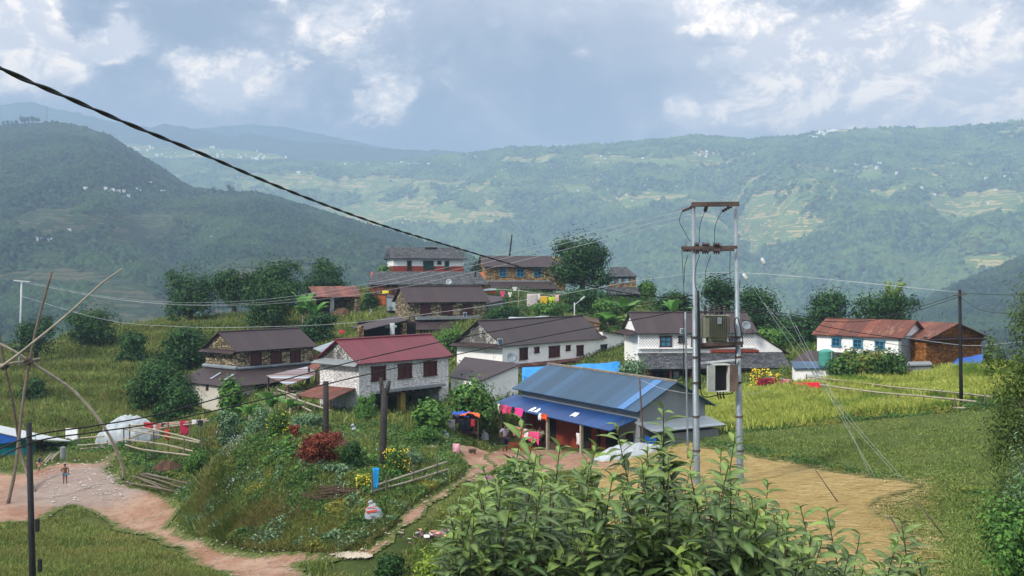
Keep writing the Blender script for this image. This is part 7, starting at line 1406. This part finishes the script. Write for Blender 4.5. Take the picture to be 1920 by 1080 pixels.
# ---------------------------------------------------------------- people
SK = simple('brown_skin', C('7a4f38', .8), .6, .08, 8); HR = simple('black_hair', C('14110f', .9), .6, .1, 12)
def skin(name, verts, edges, radii, mat, parent, root_i=0, sub=1):
    me = bpy.data.meshes.new(name); me.from_pydata([tuple(v) for v in verts], edges, []); me.update(); o = link(name, me, mat, parent); s = o.modifiers.new('skin', 'SKIN'); s.use_smooth_shade = True
    for i, r in enumerate(radii):
        d = me.skin_vertices[0].data[i]; d.radius = (r, r) if not isinstance(r, tuple) else r; d.use_root = i == root_i
    b = o.modifiers.new('sub', 'SUBSURF'); b.levels = sub; b.render_levels = sub; return o
def person(label, loc, rz, h, J, shirt_c=None, short_c=None, hair=True, leg_cloth='long', skirt=False):
    """J: joint positions in units of body height"""
    root = empty('person', loc, rz, label, 'person'); V = {k: Vector(v) * h for k, v in J.items()}
    names = ['pelvis', 'waist', 'chest', 'neck', 'head', 'crown', 'shl', 'ell', 'wrl', 'hal', 'shr', 'elr', 'wrr', 'har', 'hil', 'knl', 'anl', 'tol', 'hir', 'knr', 'anr', 'tor']
    rad = dict(pelvis=(.085, .06), waist=(.075, .055), chest=(.098, .062), neck=.032, head=(.048, .056), crown=(.040, .046), shl=.036, ell=.025, wrl=.017, hal=.017, shr=.036, elr=.025, wrr=.017, har=.017, hil=.052, knl=.034, anl=.022, tol=.018, hir=.052, knr=.034, anr=.022, tor=.018)
    E = [('pelvis', 'waist'), ('waist', 'chest'), ('chest', 'neck'), ('neck', 'head'), ('head', 'crown'), ('chest', 'shl'), ('shl', 'ell'), ('ell', 'wrl'), ('wrl', 'hal'), ('chest', 'shr'), ('shr', 'elr'), ('elr', 'wrr'), ('wrr', 'har'), ('pelvis', 'hil'), ('hil', 'knl'), ('knl', 'anl'), ('anl', 'tol'), ('pelvis', 'hir'), ('hir', 'knr'), ('knr', 'anr'), ('anr', 'tor')]
    ix = {n: i for i, n in enumerate(names)}; sc = lambda r: tuple(x * h for x in r) if isinstance(r, tuple) else r * h
    vs = [V[n] for n in names]; es = [(ix[a], ix[b]) for a, b in E]; rs = [sc(rad[n]) for n in names]
    # five fingers on each hand and a nose, ears, all on the same body
    for sd, hn, wn in (('l', 'hal', 'wrl'), ('r', 'har', 'wrr')):
        d = (V[hn] - V[wn]).normalized(); s_ = d.cross(Vector((0, 1, .2))).normalized()
        for k in range(4): vs.append(V[hn] + d * (.045 - .004 * abs(k - 1.3)) * h + s_ * (k - 1.5) * .0095 * h); es.append((ix[hn], len(vs) - 1)); rs.append(.0048 * h)
        vs.append(V[wn].lerp(V[hn], .5) + s_ * .028 * h + d * .012 * h); es.append((ix[wn], len(vs) - 1)); rs.append(.0055 * h)
    fwd = (V.get('face') or Vector((0, -1, 0))).normalized(); hd = V['head']; vs.append(hd + fwd * .058 * h); es.append((ix['head'], len(vs) - 1)); rs.append(.010 * h)
    skin('body', vs, es, rs, SK, root)
    def garment(name, keys, edges, extra, mat, ends={}):
        idx = {n: i for i, n in enumerate(keys)}; vv = [V[k] if k in V else ends[k] for k in keys]; rr = []
        for k in keys: q = rad.get(k, .04); q = tuple(x + extra for x in q) if isinstance(q, tuple) else q + extra; rr.append(sc(q))
        skin(name, vv, [(idx[a], idx[b]) for a, b in edges], rr, mat, root)
    if shirt_c:
        e = {'slv_l': V['shl'].lerp(V['ell'], .75), 'slv_r': V['shr'].lerp(V['elr'], .75), 'col': V['chest'].lerp(V['neck'], .45)}; rad['slv_l'] = rad['slv_r'] = .028; rad['col'] = .04
        garment('shirt', ['pelvis', 'waist', 'chest', 'col', 'shl', 'slv_l', 'shr', 'slv_r'], [('pelvis', 'waist'), ('waist', 'chest'), ('chest', 'col'), ('chest', 'shl'), ('shl', 'slv_l'), ('chest', 'shr'), ('shr', 'slv_r')], .012, cm(shirt_c), e)
    if short_c:
        kl = .55 if leg_cloth == 'short' else 1.0; e = {'ll': V['hil'].lerp(V['knl'], kl), 'lr': V['hir'].lerp(V['knr'], kl)}; rad['ll'] = rad['lr'] = .045
        garment('skirt' if skirt else 'shorts', ['pelvis', 'hil', 'll', 'hir', 'lr'], [('pelvis', 'hil'), ('hil', 'll'), ('pelvis', 'hir'), ('hir', 'lr')], .018, cm(short_c), e)
    if hair:
        hp_ = hd + (V['crown'] - hd) * .55 - fwd * .014 * h; me = bpy.data.meshes.new('hair'); bm = bmesh.new(); bmesh.ops.create_icosphere(bm, subdivisions=2, radius=.057 * h)
        for v in bm.verts:
            if v.co.dot(fwd) > .028 * h and v.co.z < .018 * h: v.co -= fwd * .05 * h
        bm.to_mesh(me); bm.free(); o = link('hair', me, HR, root, loc=hp_); o.scale = (.95, 1.0, .95)
        mb = MB(); sx = fwd.cross(Vector((0, 0, 1))).normalized()
        for k in (-1, 1): mb.box(hd + fwd * .050 * h + sx * k * .018 * h + Vector((0, 0, .012 * h)), (.012 * h, .006 * h, .006 * h))
        mb.box(hd + fwd * .050 * h - Vector((0, 0, .026 * h)), (.024 * h, .006 * h, .005 * h)); 
        for i_, part in enumerate(('eye', 'eye', 'mouth')):
            q = hd + fwd * .051 * h + (sx * (-1, 1)[i_] * .018 * h + Vector((0, 0, .012 * h)) if i_ < 2 else -Vector((0, 0, .026 * h))); MB().box(q, (.012 * h if i_ < 2 else .024 * h, .008 * h, .006 * h)).build(part, HR if i_ < 2 else cm('5a2a2a'), root)
    return root
ST = dict(pelvis=(0, 0, .53), waist=(0, 0, .62), chest=(0, 0, .74), neck=(0, -.005, .84), head=(0, -.01, .91), crown=(0, -.005, .955), shl=(.115, 0, .80), ell=(.16, .02, .64), wrl=(.165, -.03, .50), hal=(.165, -.04, .455), shr=(-.115, 0, .80), elr=(-.16, .02, .64), wrr=(-.165, -.03, .50), har=(-.165, -.04, .455),
          hil=(.055, 0, .49), knl=(.06, -.01, .27), anl=(.065, .01, .04), tol=(.07, -.09, .015), hir=(-.055, 0, .49), knr=(-.06, -.01, .27), anr=(-.065, .01, .04), tor=(-.07, -.09, .015))
man = dict(ST, elr=(-.21, .03, .68), wrr=(-.13, -.05, .57), har=(-.10, -.07, .55))
p = gD(947, 55.6)
person('man in grey T-shirt and dark knee-length wrap standing with hand on hip by the verandah', p, R(35), 1.72, man, '8d9099', '23253a', leg_cloth='long', skirt=True)
person('bare-chested child in blue shorts standing on the gravel', gp(122, 908), R(200), 1.12, dict(ST, ell=(.19, -.04, .66), wrl=(.13, -.12, .62), hal=(.11, -.15, .62)), None, '4a6f8e', leg_cloth='short')
kid = dict(ST); kid.update(pelvis=(0, 0, .46), waist=(0, -.03, .54), chest=(0, -.07, .66), neck=(0, -.12, .75), head=(0, -.15, .82), crown=(0, -.16, .865), shl=(.11, -.08, .71), ell=(.16, -.10, .58), wrl=(.12, -.18, .50), hal=(.11, -.21, .47), shr=(-.11, -.08, .71), elr=(-.16, -.10, .58), wrr=(-.12, -.18, .50), har=(-.11, -.21, .47), hil=(.06, 0, .42), hir=(-.06, 0, .42), knl=(.09, -.10, .26), knr=(-.09, -.08, .26))
person('stooping child in navy top and pink patterned trousers at the yard edge', gp(72, 885), R(120), 1.12, kid, '2a2f55', 'd8a0a0', leg_cloth='long')
sit = dict(pelvis=(0, 0, .06), waist=(0, -.01, .15), chest=(0, -.03, .27), neck=(0, -.04, .37), head=(0, -.06, .44), crown=(0, -.06, .485), shl=(.115, -.03, .33), ell=(.17, -.08, .2), wrl=(.08, -.2, .16), hal=(.04, -.23, .15), shr=(-.115, -.03, .33), elr=(-.17, -.08, .2), wrr=(-.08, -.2, .16), har=(-.04, -.23, .15), hil=(.06, -.02, .06), knl=(.17, -.2, .14), anl=(-.02, -.24, .05), tol=(-.09, -.25, .04), hir=(-.06, -.02, .06), knr=(-.17, -.2, .14), anr=(.02, -.27, .05), tor=(.09, -.29, .04))
fl_z = -.85
MB().box((L_b := H12.L * .24, -.55, -1.05), (H12.L * .40, .5, .35)).build('bench', M['wood'], H12.root)
for x, c1, c2, lb in ((.75, '3a4668', '2a2a34', 'person in dark blue top sitting under the left end of the blue verandah roof'), (2.5, '6a5a52', '4a2a30', 'person in brown top sitting in the middle of the verandah behind the striped cloth'), (3.3, '8a8478', '3a3a34', 'person in grey-brown top sitting on the verandah behind the pink cloth')):
    q = ev.w(x, -.62, fl_z + .02); person(lb, q, ev.root.rotation_euler.z + R(15), 1.6, sit, c1, c2)
